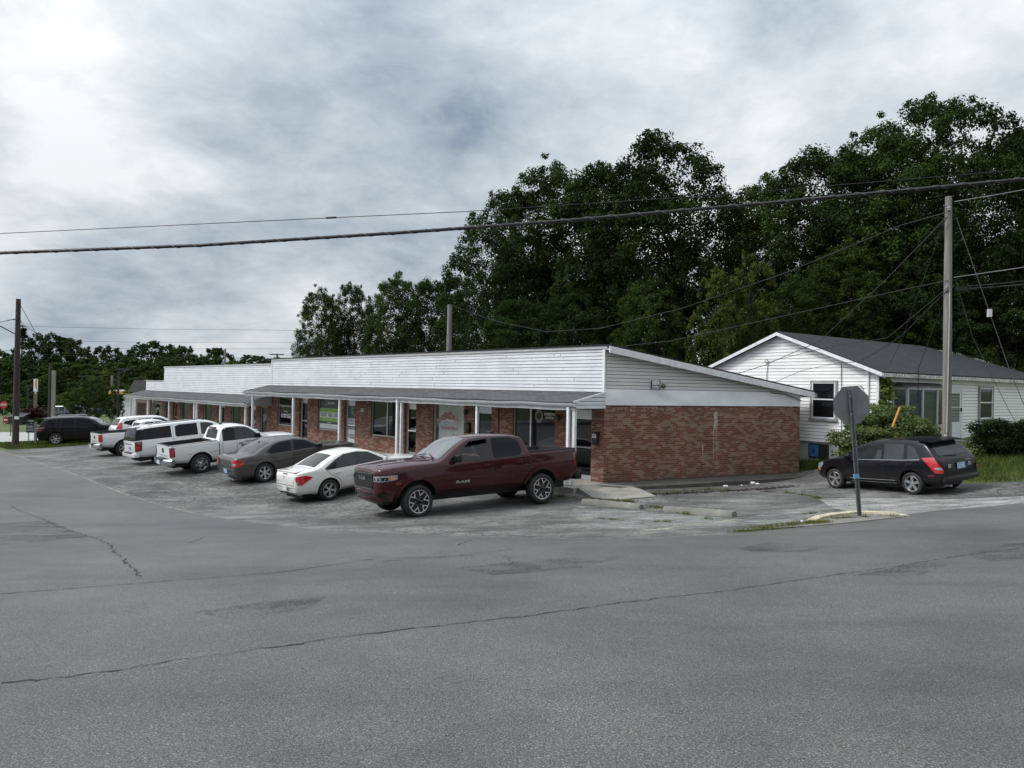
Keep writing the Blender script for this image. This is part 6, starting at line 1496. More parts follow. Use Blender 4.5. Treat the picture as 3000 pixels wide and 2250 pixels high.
# ---------------------------------------------------------------- small fixtures on the mall
def onmall(o): o.matrix_world = mall.matrix_world.copy(); return o
def mailbox(x, label, num=None):
    t = thing('mailbox', label, 'mailbox'); onmall(t)
    box_part(t, 'box', (x-.10, .01, 1.18), (x+.10, .13, 1.56), black, .012); mb = MB(); mb.prism([(x-.105, .005, 1.56), (x-.105, .15, 1.53), (x-.105, .15, 1.55), (x-.105, .005, 1.60)], (0, 0, 0), (.21, 0, 0)); mb.build('lid', black, t)
    if num:
        mb = MB(); mb.box((x-.06, .131, 1.40), (x+.09, .136, 1.53), None, 0); add_text(mb, num, (x+.075, .139, 1.42), (-1, 0, 0), (0, 0, 1), .12, .09, True, 1); mb.build('number_plate', [panel_white, black_let], t)
mailbox(.28, 'black mailbox with house number 37 on the brick corner pier', '37')
mailbox(6.62, 'black mailbox on the brick pier beside the beauty salon window')
mailbox(11.3, 'black mailbox on the narrow pier behind the doubled canopy post')
for x, lab in ((1.85, 'small black wall lamp on the brick pier left of the corner door'), (6.7, 'small black wall lamp above the mailbox near the beauty salon window')):
    z = 1.98 if x < 3 else 2.0; t = thing('wall_lamp', lab, 'lamp'); onmall(t)
    mb = MB(); mb.tube([(x, .0, z), (x, .10, z)], .025, 6); mb.build('arm', black, t)
    mb = MB(); mb.lathe([(.001, .09), (.06, .07), (.085, -.02), (.05, -.12), (.001, -.13)], 12, Matrix.Translation((x, .15, z))); mb.build('lamp_shade', black_gloss, t, 40)
for x, d in ((14.35, 0),):
    mb = MB(); mb.box((x-.12, .005, 1.72), (x+.12, .02, 1.87), None, 0); add_text(mb, '33', (x+.08, .022, 1.75), (-1, 0, 0), (0, 0, 1), .15, .09, True, 1); onmall(tag(mb.build('number_sign', [panel_white, black_let]), 'small pale number plaque on the pier between the tax office door and dark window', 'sign'))
t = thing('security_notice', 'white security camera notice on the sided gable of the end wall', 'sign'); onmall(t)
p = SD*1.98+SN*.055; ey = Vector((0, 0, 1)); mb = MB(); q = lambda u, z, o: SD*(1.98+u*.46)+SN*(.05+o)+Vector((0, 0, 2.98+(z-3.06)*.6))
mb.add([q(-.33, 3.06, 0), q(.33, 3.06, 0), q(.33, 3.50, 0), q(-.33, 3.50, 0), q(-.33, 3.06, .012), q(.33, 3.06, .012), q(.33, 3.50, .012), q(-.33, 3.50, .012)], [(3, 2, 1, 0), (4, 5, 6, 7), (0, 1, 5, 4), (1, 2, 6, 5), (2, 3, 7, 6), (3, 0, 4, 7)]); mb.build('board', panel_white, t)
mb = MB(); add_text(mb, 'Security', q(-.30, 3.22, .02), SD, ey, .16, .06, True); add_text(mb, 'Camera in Use', q(-.30, 3.09, .02), SD, ey, .28, .055, True); mb.add([q(.10, 3.24, .02), q(.28, 3.24, .02), q(.28, 3.31, .02), q(.10, 3.31, .02)], [(0, 1, 2, 3)]); mb.build('lettering', black_let, t)
mb = MB(); 
for u in (-.36, .36): mb.tube([q(u, 3.04, .01), q(u, 3.56, .01)], .016, 6)
mb.build('bracket', dark_metal, t)
mb = MB(); M = Matrix.Translation(SD*2.30+SN*.05+Vector((0, 0, 3.10))) @ SN.to_track_quat('Z', 'Y').to_matrix().to_4x4(); mb.lathe([(.078, 0), (.078, .03), (.068, .06), (.04, .085), (.001, .095)], 20, M); onmall(tag(mb.build('camera_dome', plain('dome_bronze', (.13, .125, .095), .35, .2)), 'round bronze dome light right of the security notice', 'lamp'))
mb = MB(); mb.tube([SD*7.2+SN*.07+Vector((0, 0, 2.94)), SD*7.9+SN*.09+Vector((0, 0, 2.90)), SD*8.78+SN*.09+Vector((0, 0, 2.66))], .014, 5); mb.build('wall_cable', black, mall)

# ---------------------------------------------------------------- poles and wires
def wire(label, pts, r=.011, sag=0.0, n=26, mat=None, cat='cable', name='overhead_wire', group=None):
    P = [Vector(p) for p in pts]; path = []
    for a, b in zip(P, P[1:]):
        for i in range(n): t = i/n; q = a.lerp(b, t); q.z -= sag*4*t*(1-t); path.append(q)
    path.append(P[-1]); mb = MB(); mb.tube(path, r, 6)
    return tag(mb.build(name, mat or cable_m, None, 60, False), label, cat, group)
cable_m = plain('cable_black', (.014, .014, .015), .6, var=.2); steel_m = plain('wire_grey', (.16, .16, .165), .5, .4, var=.1)
def pole(name, label, base, top_z, r0, r1, mat, lean=(0, 0), extras=None, sink=.5):
    t = thing(name, label, 'utility pole', base); mb = MB(); n = 14; h = top_z-base.z; rr = random.Random(int(base.x*10))
    pts = [(lean[0]*i/n, lean[1]*i/n, -sink+(h+sink)*i/n) for i in range(n+1)]
    mb.tube(pts, [r0+(r1-r0)*i/n+rr.uniform(-.004, .004) for i in range(n+1)], 14); mb.build('pole_shaft', mat, t, 50); return t
PB = at(2774, 1320, 21.8); PB.z = gh(PB.x, PB.y); PT = at(2779, 576, 21.8)
up = pole('utility_pole', 'weathered grey utility pole in front of the house, cables at its top', PB, PT.z, .138, .098, wood_grey, (PT.x-PB.x, 0))
pz = lambda y: at(2778, y, 21.8).z-PB.z
mb = MB(); mb.tube([(-.13, -.14, 0), (-.12, -.13, 1.2), (-.10, -.125, 1.25)], .045, 8); mb.tube([(-.09, -.125, .9), (-.075, -.13, 3.0), (-.05, -.12, pz(850))], .016, 6); mb.build('conduit', grey_trim, up)
for y, lx in ((608, -.30), (618, -.25)):
    mb = MB(); mb.tube([(0, -.05, pz(y)), (lx, -.16, pz(y)+.02)], .014, 6); mb.build('bracket', galv, up)
mb = MB(); mb.lathe([(.05, 0), (.07, .03), (.05, .06), (.07, .09), (.04, .13), (.001, .14)], 12, Matrix.Translation((-.14, -.16, pz(622)))); mb.build('insulator', plain('porcelain', (.25, .25, .26), .25), up)
mb = MB(); mb.box((.12, -.2, pz(852)), (.55, -.08, pz(842))); mb.build('splice_case', black, up)
ptop = lambda y, dx=0: Vector((PB.x+dx, PB.y-.14, at(2778, y, 21.8).z))
SB = at(1322, 1130, 36.0); SP = at(1318, 893, 36.0); SBg = Vector((SP.x, SP.y, gh(SP.x, SP.y)))
sp = pole('utility_pole', 'short bare pole standing behind the strip mall roof', SBg, SP.z, .16, .12, wood_grey)
wire('thick black cable bundle sagging across the whole sky in front of everything', [at(-900, 800, 15.5), at(0, 741, 14.9), at(580, 719, 14.5), at(1170, 682, 14.1), at(1640, 648, 13.7), at(2240, 596, 13.2), at(3000, 525, 12.6), at(3900, 432, 12.0)], .034, .0, 10)
mb = MB(); wrp = [at(-900, 800, 15.5), at(0, 741, 14.9), at(580, 719, 14.5), at(1170, 682, 14.1), at(1640, 648, 13.7), at(2240, 596, 13.2), at(3000, 525, 12.6), at(3900, 432, 12.0)]
path = []
for a, b in zip(wrp, wrp[1:]):
    k = int((b-a).length/.05)
    for i in range(k): q = a.lerp(b, i/k); ph = (q-wrp[0]).length*14; path.append(q+Vector((0, math.cos(ph), math.sin(ph)))*.036)
mb.tube(path, .006, 4); mb.build('lashing_wire', steel_m, bpy.data.objects['overhead_wire'], 60, False)
wire('thin high wire crossing the sky above the thick cable', [at(-600, 690, 31), at(0, 684, 30), at(970, 638, 28.5), at(1360, 620, 28), at(2100, 572, 27), at(3200, 480, 25.5)], .015, 0, 10)
mb = MB(); mb.tube([at(955, 638.5, 28.4), at(985, 637, 28.4)], .04, 8); mb.build('wire_splice', cable_m, bpy.data.objects['overhead_wire.001'])
wire('sagging service wire from the grey pole to the short pole behind the mall', [ptop(626, -.2), at(2640, 660, 22.7), at(2300, 800, 26), at(2000, 903, 29.5), at(1760, 962, 32), at(1600, 972, 33.5), at(1440, 938, 35), SP+Vector((0, -.1, 0))], .014, 0, 6)
wire('wire from the grey pole down to the mall roof behind the parapet', [ptop(823, -.1), at(2650, 848, 22.5), at(2300, 925, 24.5), at(1960, 1000, 26.5), at(1800, 1017, 27.5)], .013, 0, 6)
wire('slanting drop wire from the grey pole to the far end of the mall roof', [ptop(640, -.2), at(2600, 815, 22.2), at(2400, 1000, 23.5), at(2240, 1070, 25), at(2150, 1098, 26)], .011, 0, 6)
wire('drop wire from the grey pole to the cable loop in the house gable', [ptop(842, -.1), at(2600, 990, 22.6), at(2420, 1018, 24.6), hw(-.1, 4.5, 3.05)], .009, 0, 6)
wire('drop wire from the grey pole to the house roof edge', [ptop(848, -.1), at(2640, 985, 23), at(2520, 1060, 24.2), hw(-.25, 1.35, 2.98)], .011, 0, 8)
wire('paired drop wire running over the house gable to the mall eave', [hw(-.25, 1.36, 2.96), at(2350, 1085, 26.4), at(2270, 1120, 27.0)], .009, 0, 8)
wire('steep wire from the grey pole down across the bay window', [ptop(850, -.12), at(2740, 950, 22.3), at(2690, 1080, 23.0), hw(1.9, -.45, 1.55)], .010, 0, 8)
g1 = on_ground(3010, 1312) if False else Vector((PB.x+6.2, PB.y+.5, 0)); g1.z = gh(g1.x, g1.y)
guy = wire('guy wire with white insulator running down from the grey pole to the right', [ptop(640, .1), at(2899, 915, 22.0), at(2958, 1085, 22.1), at(3060, 1330, 22.3)], .011, 0, 6, steel_m)
mb = MB(); mb.box((-.05, -.05, -.12), (.05, .05, .12), Matrix.Translation(at(2899, 917, 21.98))); mb.build('guy_insulator', panel_white, guy)
wire('second guy wire behind the first, from the grey pole to the hedge', [ptop(820, .1), at(2850, 990, 22.6), at(2960, 1210, 23.2), at(3010, 1290, 23.5)], .009, 0, 6, steel_m)
wire('upper service wire leaving the grey pole to the right', [ptop(594, .05), at(2900, 574, 21), at(3000, 556, 20), at(3300, 520, 17)], .013, 0, 6, steel_m)
wire('middle service wire leaving the grey pole to the right', [ptop(815, .05), at(2870, 802, 21), at(3000, 783, 19.8), at(3300, 735, 17)], .013, 0, 6, steel_m)
wire('lower telephone wire leaving the grey pole to the right', [ptop(838, .5), at(2900, 834, 21), at(3000, 823, 20), at(3300, 800, 17)], .011, 0, 6)
wire('lowest telephone wire leaving the grey pole to the right', [ptop(846, .5), at(2900, 842, 21), at(3000, 833, 20), at(3300, 815, 17)], .015, 0, 6)
wire('thin guy wire on the left side of the grey pole', [ptop(640, -.2), at(2715, 790, 22.3), at(2640, 1000, 23.2), at(2610, 1060, 23.8)], .008, 0, 6)
wire('short guy wire from the short pole down behind the parapet', [SP+Vector((.1, 0, -.6)), at(1410, 1030, 36.5)], .010, 0, 6)
# dark pole far left
LB = at(45, 1306, 43.5); LB.z = gh(LB.x, LB.y); LT = at(54, 876, 43.5)
lp = pole('utility_pole', 'tall dark utility pole on the grass verge at the far left', LB, LT.z, .19, .13, wood_dark, (LT.x-LB.x, 0))
lz = lambda y: at(52, y, 43.5).z-LB.z
mb = MB(); mb.tube([(.12, -.1, lz(935)), (-.45, -.3, lz(940))], .03, 6); mb.tube([(.1, -.1, lz(930)), (.22, -.2, lz(928))], .05, 6); mb.tube([(-.05, -.1, lz(980)), (-.8, -.4, lz(958)), (-1.9, -.6, lz(952))], .035, 6); mb.build('crossarm', dark_metal, lp)
mb = MB(); mb.box((.05, -.22, lz(1228)), (.30, -.16, lz(1219)), None); mb.build('tag', panel_white, lp)
lw = lambda x, y, d: at(x, y, d)
for lab, pts in (('upper wire reaching the left edge from the dark pole', [lw(54, 932, 43.4), lw(20, 940, 42), lw(-200, 985, 36)]), ('thick wire looping right from the dark pole towards the far trees', [lw(56, 930, 43.4), lw(66, 950, 45), lw(100, 972, 52), lw(150, 1000, 66), lw(300, 1100, 100)]), ('guy wire slanting right from the top of the dark pole', [lw(57, 890, 43.4), lw(80, 930, 43.8), lw(110, 985, 44.4), lw(140, 1030, 45)]), ('lower wire reaching the left edge from the dark pole', [lw(52, 1026, 43.4), lw(0, 1029, 41), lw(-200, 1040, 34)])):
    wire(lab, pts, .016, 0, 6)
for k, (y0, y1) in enumerate(((956, 968), (998, 1003), (1018, 1022), (1038, 1052))):
    wire(('topmost', 'second', 'third', 'lowest')[k]+' of the four faint wires strung over the far trees', [at(60, y0, 95), at(450, (y0+y1)/2+2, 95), at(900, y1, 95), at(1300, y1-6, 95)], .02, 0, 6)
for px, yt, yb, d, r, lab, m in ((143, 1070, 1216, 62, .13, 'thicker dark pole standing behind the pale square post', wood_dark), (657, 1022, 1080, 85, .15, 'far brown pole showing above the annex parapet', wood_pale), (326, 1100, 1160, 75, .13, 'pale pole beyond the filling station canopy', wood_pale)):
    b = at(px, yb+70, d); b.z = gh(b.x, b.y); pole('utility_pole', lab, b, at(px, yt, d).z, r, r*.85, m)
b = at(155, 1228, 58); b.z = gh(b.x, b.y); tp = at(153, 1085, 58); t = thing('wooden_post', 'pale square wooden post beyond the black SUV', 'post', b); mb = MB(); mb.box((-.11, -.11, -.3), (.11, .11, tp.z-b.z)); mb.build('post_shaft', wood_pale, t)
b = at(812, 1040, 90); t = thing('utility_pole', 'dark pole with wide crossarm peeping over the parapet step', 'utility pole', b); mb = MB(); mb.tube([(0, 0, -6), (0, 0, .15)], .11, 8); mb.build('pole_shaft', wood_dark, t); mb = MB(); mb.box((-.95, -.07, 0), (.85, .07, .13)); mb.build('crossarm', wood_dark, t)
bpy.data.objects.remove(b) if False else None
# ---------------------------------------------------------------- stop sign seen from behind
SG = on_ground(2516, 1514); top = at(2489, 1139, SG.y)
stop = thing('stop_sign', 'grey back of a leaning stop sign on a perforated steel post by the yellow kerb', 'sign', SG)
ax = (top-SG); Ls = ax.length; ex = Vector((1, .12, 0)).normalized(); ez = ax.normalized(); ey = ez.cross(ex).normalized(); ex = ey.cross(ez)
M = Matrix((ex, ey, ez)).transposed().to_4x4()
mb = MB()
mb.box((-.028, -.003, -.3), (.028, .003, Ls-.02), M); 
for sx in (-1, 1): mb.box((sx*.028-.003, -.03, -.3), (sx*.028+.003, .003, Ls-.02), M); mb.box((sx*.028+(0 if sx < 0 else -.0), -.033, -.3), (sx*.046, -.028, Ls-.02), M)
for k in range(int(Ls/.0254*.5)):
    z = .03+k*.0508; mb.lathe([(.009, 0), (.001, .0006)], 8, M @ Matrix.Translation((0, -.0042, z)) @ Matrix.Rotation(R_(90), 4, 'X'), 1)
mb.build('sign_post', [galv, black], stop)
zc = at(2496, 1187, SG.y); oz = (zc-SG).dot(ez); Rr = .762/2/math.cos(math.pi/8)
mb = MB(); oc = [(Rr*math.cos(math.pi/8+k*math.pi/4), .012, oz+Rr*math.sin(math.pi/8+k*math.pi/4)) for k in range(8)]
cc = at(2496, 1190, SG.y)-SG; dx = cc.dot(ex)
mb.prism([(x+dx, y, z) for x, y, z in oc], (0, 0, 0), (0, .004, 0), M); mb.build('sign_face', signback, stop)
mb = MB(); 
for dz in (-.18, .18): mb.lathe([(.014, 0), (.014, .012), (.001, .014)], 6, M @ Matrix.Translation((0, -.004, oz+dz)) @ Matrix.Rotation(R_(90), 4, 'X'))
mb.build('bolt', alu, stop)
mb = MB(); mb.box((-.05, -.036, Ls*.30), (.05, .008, Ls*.335), M); mb.build('sticker', plain('blue_sticker', (.12, .30, .50), .4, var=.2), stop)

# ---------------------------------------------------------------- wheel stops, kerb, litter
def wheelstop(pa, pb, label, r=.0):
    a, b = on_ground(*pa), on_ground(*pb); t = thing('wheel_stop', label, 'wheel stop', (a+b)/2, None, 'concrete wheel stops on the lot')
    d = (b-a); L_ = d.length; ang = math.atan2(d.y, d.x); t.rotation_euler = (0, -math.asin((b.z-a.z)/L_), ang)
    mb = MB(); k = 24; prof = [(-.085, -.02), (-.085, .06), (-.05, .125), (.05, .125), (.085, .06), (.085, -.02)]; v = []
    rr = random.Random(int(L_*1000))
    for i in range(k+1):
        x = -L_/2+L_*i/k; s = .93 if i in (0, k) else 1
        v += [(x, p[0]*s+rr.uniform(-.003, .003), p[1]*(s if p[1] > 0 else 1)+rr.uniform(-.003, .003)) for p in prof]
    n = 6; mb.add(v, [(i*n+j, (i+1)*n+j, (i+1)*n+(j+1) % n, i*n+(j+1) % n) for i in range(k) for j in range(n)]+[tuple(range(n)), tuple(range(k*n, k*n+n))[::-1]])
    mb.build('concrete_block', mat_concrete('stop_concrete', (.205, .20, .178), .5), t, 35)
    mb = MB(); 
    for q in (.22, .5, .78): x = -L_/2+L_*q; mb.box((x-.006, -.07, .1255), (x+.006, .07, .1275))
    mb.build('joint_line', panel_white, t)
wheelstop((1710, 1474), (1880, 1492), 'pale concrete wheel stop nearer the burgundy pickup, beside the ramp')
wheelstop((1950, 1498), (2152, 1515), 'pale concrete wheel stop farther right, with a black end')
mb = MB(); pk = [(2363, 1531), (2400, 1522), (2445, 1514), (2502, 1508), (2560, 1508), (2610, 1510), (2662, 1513)]; pts = [on_ground(*p) for p in pk]; v = []
for i, p in enumerate(pts):
    t_ = (pts[min(i+1, 6)]-pts[max(i-1, 0)]); nrm = Vector((-t_.y, t_.x, 0)).normalized()*.085; e = .01 if i in (0, 6) else .07
    v += [p-nrm-Vector((0, 0, .05)), p-nrm*.9+Vector((0, 0, e)), p+nrm*.9+Vector((0, 0, e)), p+nrm-Vector((0, 0, .05))]
mb.add(v, [(i*4+j, (i+1)*4+j, (i+1)*4+(j+1) % 4, i*4+(j+1) % 4) for i in range(6) for j in range(4)]+[(0, 1, 2, 3), (27, 26, 25, 24)])
tag(mb.build('kerb', yellow_paint, None, 40), 'low curved kerb in worn yellow paint round the stop sign post', 'kerb')
isl = [(p.x, p.y) for p in pts]+[(p.x, p.y) for p in (on_ground(2640, 1518), on_ground(2520, 1531), on_ground(2420, 1541), on_ground(2340, 1546), on_ground(2200, 1556), on_ground(2150, 1556), on_ground(2210, 1549), on_ground(2290, 1538))]
sheet('gravel_island', isl, .022, mat_concrete('gravel', (.20, .19, .17), .8), .15)
def line_mark(pa, pb, w, name='painted_line', mat=None):
    a, b = on_ground(*pa), on_ground(*pb); d = (b-a).normalized(); n = Vector((-d.y, d.x, 0))*w/2; mb = MB(); v = []; k = 30
    for i in range(k+1):
        p = a.lerp(b, i/k); 
        for q in (p+n, p-n): v.append((q.x, q.y, gh(q.x, q.y)+.005))
    mb.add(v, [(2*i, 2*i+1, 2*i+3, 2*i+2) for i in range(k)]); return tag(mb.build(name, mat or worn_line), kind='structure')
def mat_wornpaint(name, col, lo=.44, hi=.58, top=.85):
    t = NT(name); v = t.coord('Object'); sv = t.coord('Object', (.9, 1.7, 1), (0, 0, R_(-16)))
    n = t.math('ADD', t.math('MULTIPLY', t.noise(sv, 1.3, 8, .72, .3), .5), t.math('MULTIPLY', t.noise(v, 34, 4, .75), .5))
    f = t.math('MULTIPLY', t.ramp(n, [(lo, 0), (hi, 1)]), top)
    tr = t.n('ShaderNodeBsdfTransparent'); mx = t.n('ShaderNodeMixShader'); t.setin('Base Color', t.mix(1.0, col, t.ramp(t.noise(v, 80, 3), [(.3, .7), (.7, 1.15)]), 'MULTIPLY')); t.setin('Roughness', .9)
    t.l(f, mx.inputs[0]); t.l(tr.outputs[0], mx.inputs[1]); t.l(t.b.outputs[0], mx.inputs[2]); t.l(mx.outputs[0], t.out.inputs[0]); MAT[name] = t.m; return t.m
worn_line = mat_wornpaint('worn_yellow', (.50, .45, .30))
worn_white = mat_wornpaint('worn_white', (.42, .42, .40), .42, .58, .9)
line_mark((1870, 1558), (2170, 1521), .10); line_mark((1560, 1472), (1690, 1462), .09); line_mark((1690, 1520), (1730, 1517), .10)
# worn white coat over the drive mouth and by the wheel stops
sheet('worn_coating', [(q.x, q.y) for q in (on_ground(*p) for p in [(2400, 1462), (2560, 1459), (2750, 1464), (3000, 1455), (3120, 1452), (3120, 1462), (3000, 1474), (2830, 1490), (2740, 1497), (2650, 1508), (2520, 1505), (2440, 1490)])], .006, worn_white, .25)
dark_stain = mat_wornpaint('oil_stain', (.028, .028, .028), .46, .62, .55); pale_scuff = mat_wornpaint('pale_scuff', (.30, .30, .29), .47, .60, .6)
for nm, m_, pp in (('pale_scuff', pale_scuff, [(360,1965),(460,1945),(600,1918),(585,1935),(480,1962),(400,1975)]), ('stain', dark_stain, [(2150,1610),(2260,1592),(2420,1604),(2380,1620),(2220,1622)]), ('stain', dark_stain, [(2820,1628),(2940,1598),(3010,1592),(3010,1640),(2900,1650)]), ('stain', dark_stain, [(560,1800),(760,1770),(960,1752),(900,1790),(680,1822)]), ('stain', dark_stain, [(0,1535),(150,1525),(260,1575),(120,1592),(0,1600)]), ('stain', dark_stain, [(2500,1690),(2680,1655),(2800,1650),(2700,1690)]), ('stain', dark_stain, [(1330,1668),(1600,1640),(1850,1632),(1700,1668),(1450,1690)]), ('stain', dark_stain, [(360,1440),(460,1425),(520,1440),(430,1462)]), ('stain', dark_stain, [(120,1440),(190,1428),(240,1436),(170,1452)])):
    sheet(nm, [(q.x, q.y) for q in (on_ground(*p) for p in pp)], .0165 if pp[0][1] > 1450 or nm == 'pale_scuff' or pp[0][0] == 0 else .004, m_, .3)
worn_white2 = mat_wornpaint('worn_white_thin', (.44, .44, .42), .48, .62, .8)
sheet('worn_coating', [(q.x, q.y) for q in (on_ground(*p) for p in [(1690, 1482), (1900, 1500), (2150, 1520), (2300, 1500), (2420, 1475), (2450, 1500), (2340, 1528), (2120, 1545), (1900, 1556), (1740, 1540), (1660, 1510)])], .003, worn_white2, .3)
for k, (px, lab, sz) in enumerate((((2125, 1427), 'crumpled white paper cup in the gutter of the side walk', .11), ((2172, 1424), 'small scrap of white paper right of the paper cup in the gutter', .07), ((2205, 1420), 'larger crushed white wrapper at the right of the gutter', .16), ((2218, 1421), 'torn white wrapper touching the crushed wrapper', .12), ((2352, 1533), 'white crumpled wrapper at the left end of the yellow kerb', .09))):
    p = on_ground(*px); bm = bmesh.new(); bmesh.ops.create_icosphere(bm, subdivisions=2, radius=sz*.5); rr = random.Random(k)
    for q in bm.verts: q.co *= rr.uniform(.6, 1.15); q.co.x *= 1.4; q.co.z *= .7
    me = bpy.data.meshes.new('litter'); bm.to_mesh(me); bm.free(); o = link('litter', me, paper); o.location = p+Vector((0, 0, sz*.3)); o.rotation_euler = (0, 0, k); tag(o, lab, 'litter')
# ---------------------------------------------------------------- vegetation
def leaf_mesh(name, centres, radii, per, size, seed, flat=.55, aspect=.55, upbias=.35, lobes=None):
    """many small folded leaves scattered round clump centres"""
    g = np.random.default_rng(seed); centres = np.asarray(centres, float); radii = np.asarray(radii, float)
    n = len(centres)*per; c = np.repeat(centres, per, 0); r = np.repeat(radii, per)
    d = g.normal(size=(n, 3)); d /= np.linalg.norm(d, axis=1)[:, None]
    rr = r*np.power(g.uniform(0.02, 1, n), .42); p = c+d*rr[:, None]*np.array([1, 1, flat])
    nrm = d*.8+g.normal(size=(n, 3))*.48+np.array([0, 0, upbias]); nrm /= np.linalg.norm(nrm, axis=1)[:, None]
    t = np.cross(nrm, g.normal(size=(n, 3))); t /= np.linalg.norm(t, axis=1)[:, None]+1e-9; b = np.cross(nrm, t)
    s = size*g.uniform(.6, 1.35, n)[:, None]; fold = nrm*s*g.uniform(-.25, .1, (n, 1))
    v = np.stack([p-t*s*.5, p+b*s*aspect*.5+fold, p+t*s*.5, p-b*s*aspect*.5+fold], 1).reshape(-1, 3)
    me = bpy.data.meshes.new(name); me.vertices.add(4*n); me.vertices.foreach_set('co', v.ravel())
    me.loops.add(4*n); me.loops.foreach_set('vertex_index', np.arange(4*n)); me.polygons.add(n)
    me.polygons.foreach_set('loop_start', np.arange(0, 4*n, 4)); me.polygons.foreach_set('loop_total', np.full(n, 4)); me.update(); me.validate()
    return me
def crown_mesh(name, seed, H, R, base, nlobe, per, leaf, rc=(.42, .62), fill=130, cl=11):
    """crown of a broadleaf tree H tall and R in radius, standing on z = 0: billowing lobes over a filled core"""
    g = np.random.default_rng(seed); zc = base+(H-base)*.47; hz = (H-base)*.5
    bd = g.normal(size=(14, 3)); bd /= np.linalg.norm(bd, axis=1)[:, None]; ba = g.uniform(-.14, .16, 14)
    def outline(d): return 1+float((ba*np.exp((bd@d-1)*6)).sum())
    C = []; RR = []; S = np.array([1, 1, .9])
    for i in range(nlobe):
        ga = math.pi*(3-math.sqrt(5))*i+g.uniform(-.3, .3); dz = 1-1.85*(i+.5)/nlobe+g.uniform(-.08, .08); dz = max(-.95, min(.98, dz)); rr = math.sqrt(1-dz*dz); d = np.array([rr*math.cos(ga), rr*math.sin(ga), dz])
        o = outline(d); lr = R*g.uniform(.22, .36); w = 1-.16*max(0, dz)
        c = np.array([d[0]*(R*o-lr*.8)*w, d[1]*(R*o-lr*.8)*w, zc+d[2]*(hz*o-lr*.8)])
        for k in range(cl):
            e = d*.9+g.normal(size=3)*.75+np.array([0, 0, .25]); e /= np.linalg.norm(e); C.append(c+e*lr*g.uniform(.6, 1.0)*S); RR.append(g.uniform(*rc)*R/5)
        if g.uniform() < .5: e = d+g.normal(size=3)*.3; e /= np.linalg.norm(e); C.append(c+e*lr*1.03); RR.append(.3*R/5)
    for i in range(fill):
        d = g.normal(size=3); d /= np.linalg.norm(d); q = g.uniform(0, 1)**.5*.78; C.append(np.array([d[0]*R*q, d[1]*R*q, zc+d[2]*hz*q])); RR.append(.95*R/5)
    C = np.array(C); lo = C[:, 2] < base*.5; C[lo, 2] = base*.5+g.uniform(0, 1.5, lo.sum())
    return leaf_mesh(name, C, RR, per, leaf, seed+1, .7, .6, .6)
def trunk_mesh(name, seed, H, R, base, r0):
    g = random.Random(seed); mb = MB(); top = H*.78
    pts = [(g.uniform(-.12, .12)*i*.4, g.uniform(-.12, .12)*i*.4, -.4+(top+.4)*i/8) for i in range(9)]
    mb.tube(pts, [r0*(1.25 if i == 0 else 1)*(1-.82*i/8) for i in range(9)], 10)
    for k in range(11):
        z = base*.7+(top-base*.7)*(k+.5)/11; a = k*2.4+g.uniform(-.4, .4); L_ = R*g.uniform(.55, .85)*(1-.45*k/11); i = min(7, int((z+.4)/(top+.4)*8)); o = Vector(pts[i]).lerp(Vector(pts[i+1]), (z+.4)/(top+.4)*8-i)
        e = o+Vector((math.cos(a)*L_, math.sin(a)*L_, L_*g.uniform(.5, 1.0))); m_ = o.lerp(e, .5)+Vector((0, 0, L_*.08)); rr = r0*.42*(1-.6*k/11)
        mb.tube([o, m_, e], [rr, rr*.6, rr*.2], 7)
        for q in range(2): f = m_+Vector((g.uniform(-1, 1), g.uniform(-1, 1), g.uniform(.5, 1)))*L_*.4; mb.tube([m_, f], [rr*.45, rr*.12], 5)
    return mb.mesh(name, 50)
CR = {}
def tree_kind(key, mat, **k):
    c = crown_mesh('crown', k['seed'], k['H'], k['R'], k['base'], k['nlobe'], k['per'], k['leaf'], k.get('rc', (.42, .62)), k.get('fill', 130), k.get('cl', 11)); c.materials.append(mat)
    t = trunk_mesh('trunk', k['seed'], k['H'], k['R'], k['base'], k['r0']); t.materials.append(bark); CR[key] = (c, t, k['H'], k['R'])
for i in range(3): tree_kind('big%d' % i, leaf_a if i != 1 else leaf_b, seed=11+i*7, H=16, R=5, base=1.6, nlobe=90, per=60, leaf=.175, r0=.34, fill=240, cl=9)
tree_kind('light', leaf_c, seed=51, H=11, R=3.6, base=1.2, nlobe=36, per=38, leaf=.22, r0=.2, fill=70, cl=9)
for i in range(3): tree_kind('far%d' % i, (leaf_b, leaf_a, leaf_b)[i], seed=71+i*5, H=12, R=5.4, base=.8, nlobe=40, per=26, leaf=.48, r0=.3, fill=80, cl=8, rc=(.45, .7))
tree_kind('farlight', leaf_c, seed=93, H=9, R=4.2, base=.3, nlobe=28, per=26, leaf=.42, r0=.2, fill=60, cl=8, rc=(.45, .7))
tree_kind('small', leaf_b, seed=97, H=5.2, R=2.3, base=1.0, nlobe=26, per=34, leaf=.17, r0=.09, fill=40, cl=8, rc=(.5, .8))
def tree(key, label, x, y, H, R, rot, group=None, name='tree', z=None):
    c, t, h0, r0 = CR[key]; z = gh(x, y)-.1 if z is None else z
    o = thing(name, label, 'tree', (x, y, z), None, group); o.rotation_euler = (0, 0, rot); o.scale = (R/r0, R/r0, H/h0)
    link('trunk', t, [], o); link('crown', c, [], o); return o
def tree_px(key, label, px, top, depth, rpx, rot, group=None, name='tree', zoff=0):
    p = at(px, top, depth); g0 = gh(p.x, p.y)-.1; return tree(key, label, p.x, p.y, p.z-g0+zoff, rpx*depth/FPX, rot, group, name, g0)
GB = 'big trees behind the mall and house'
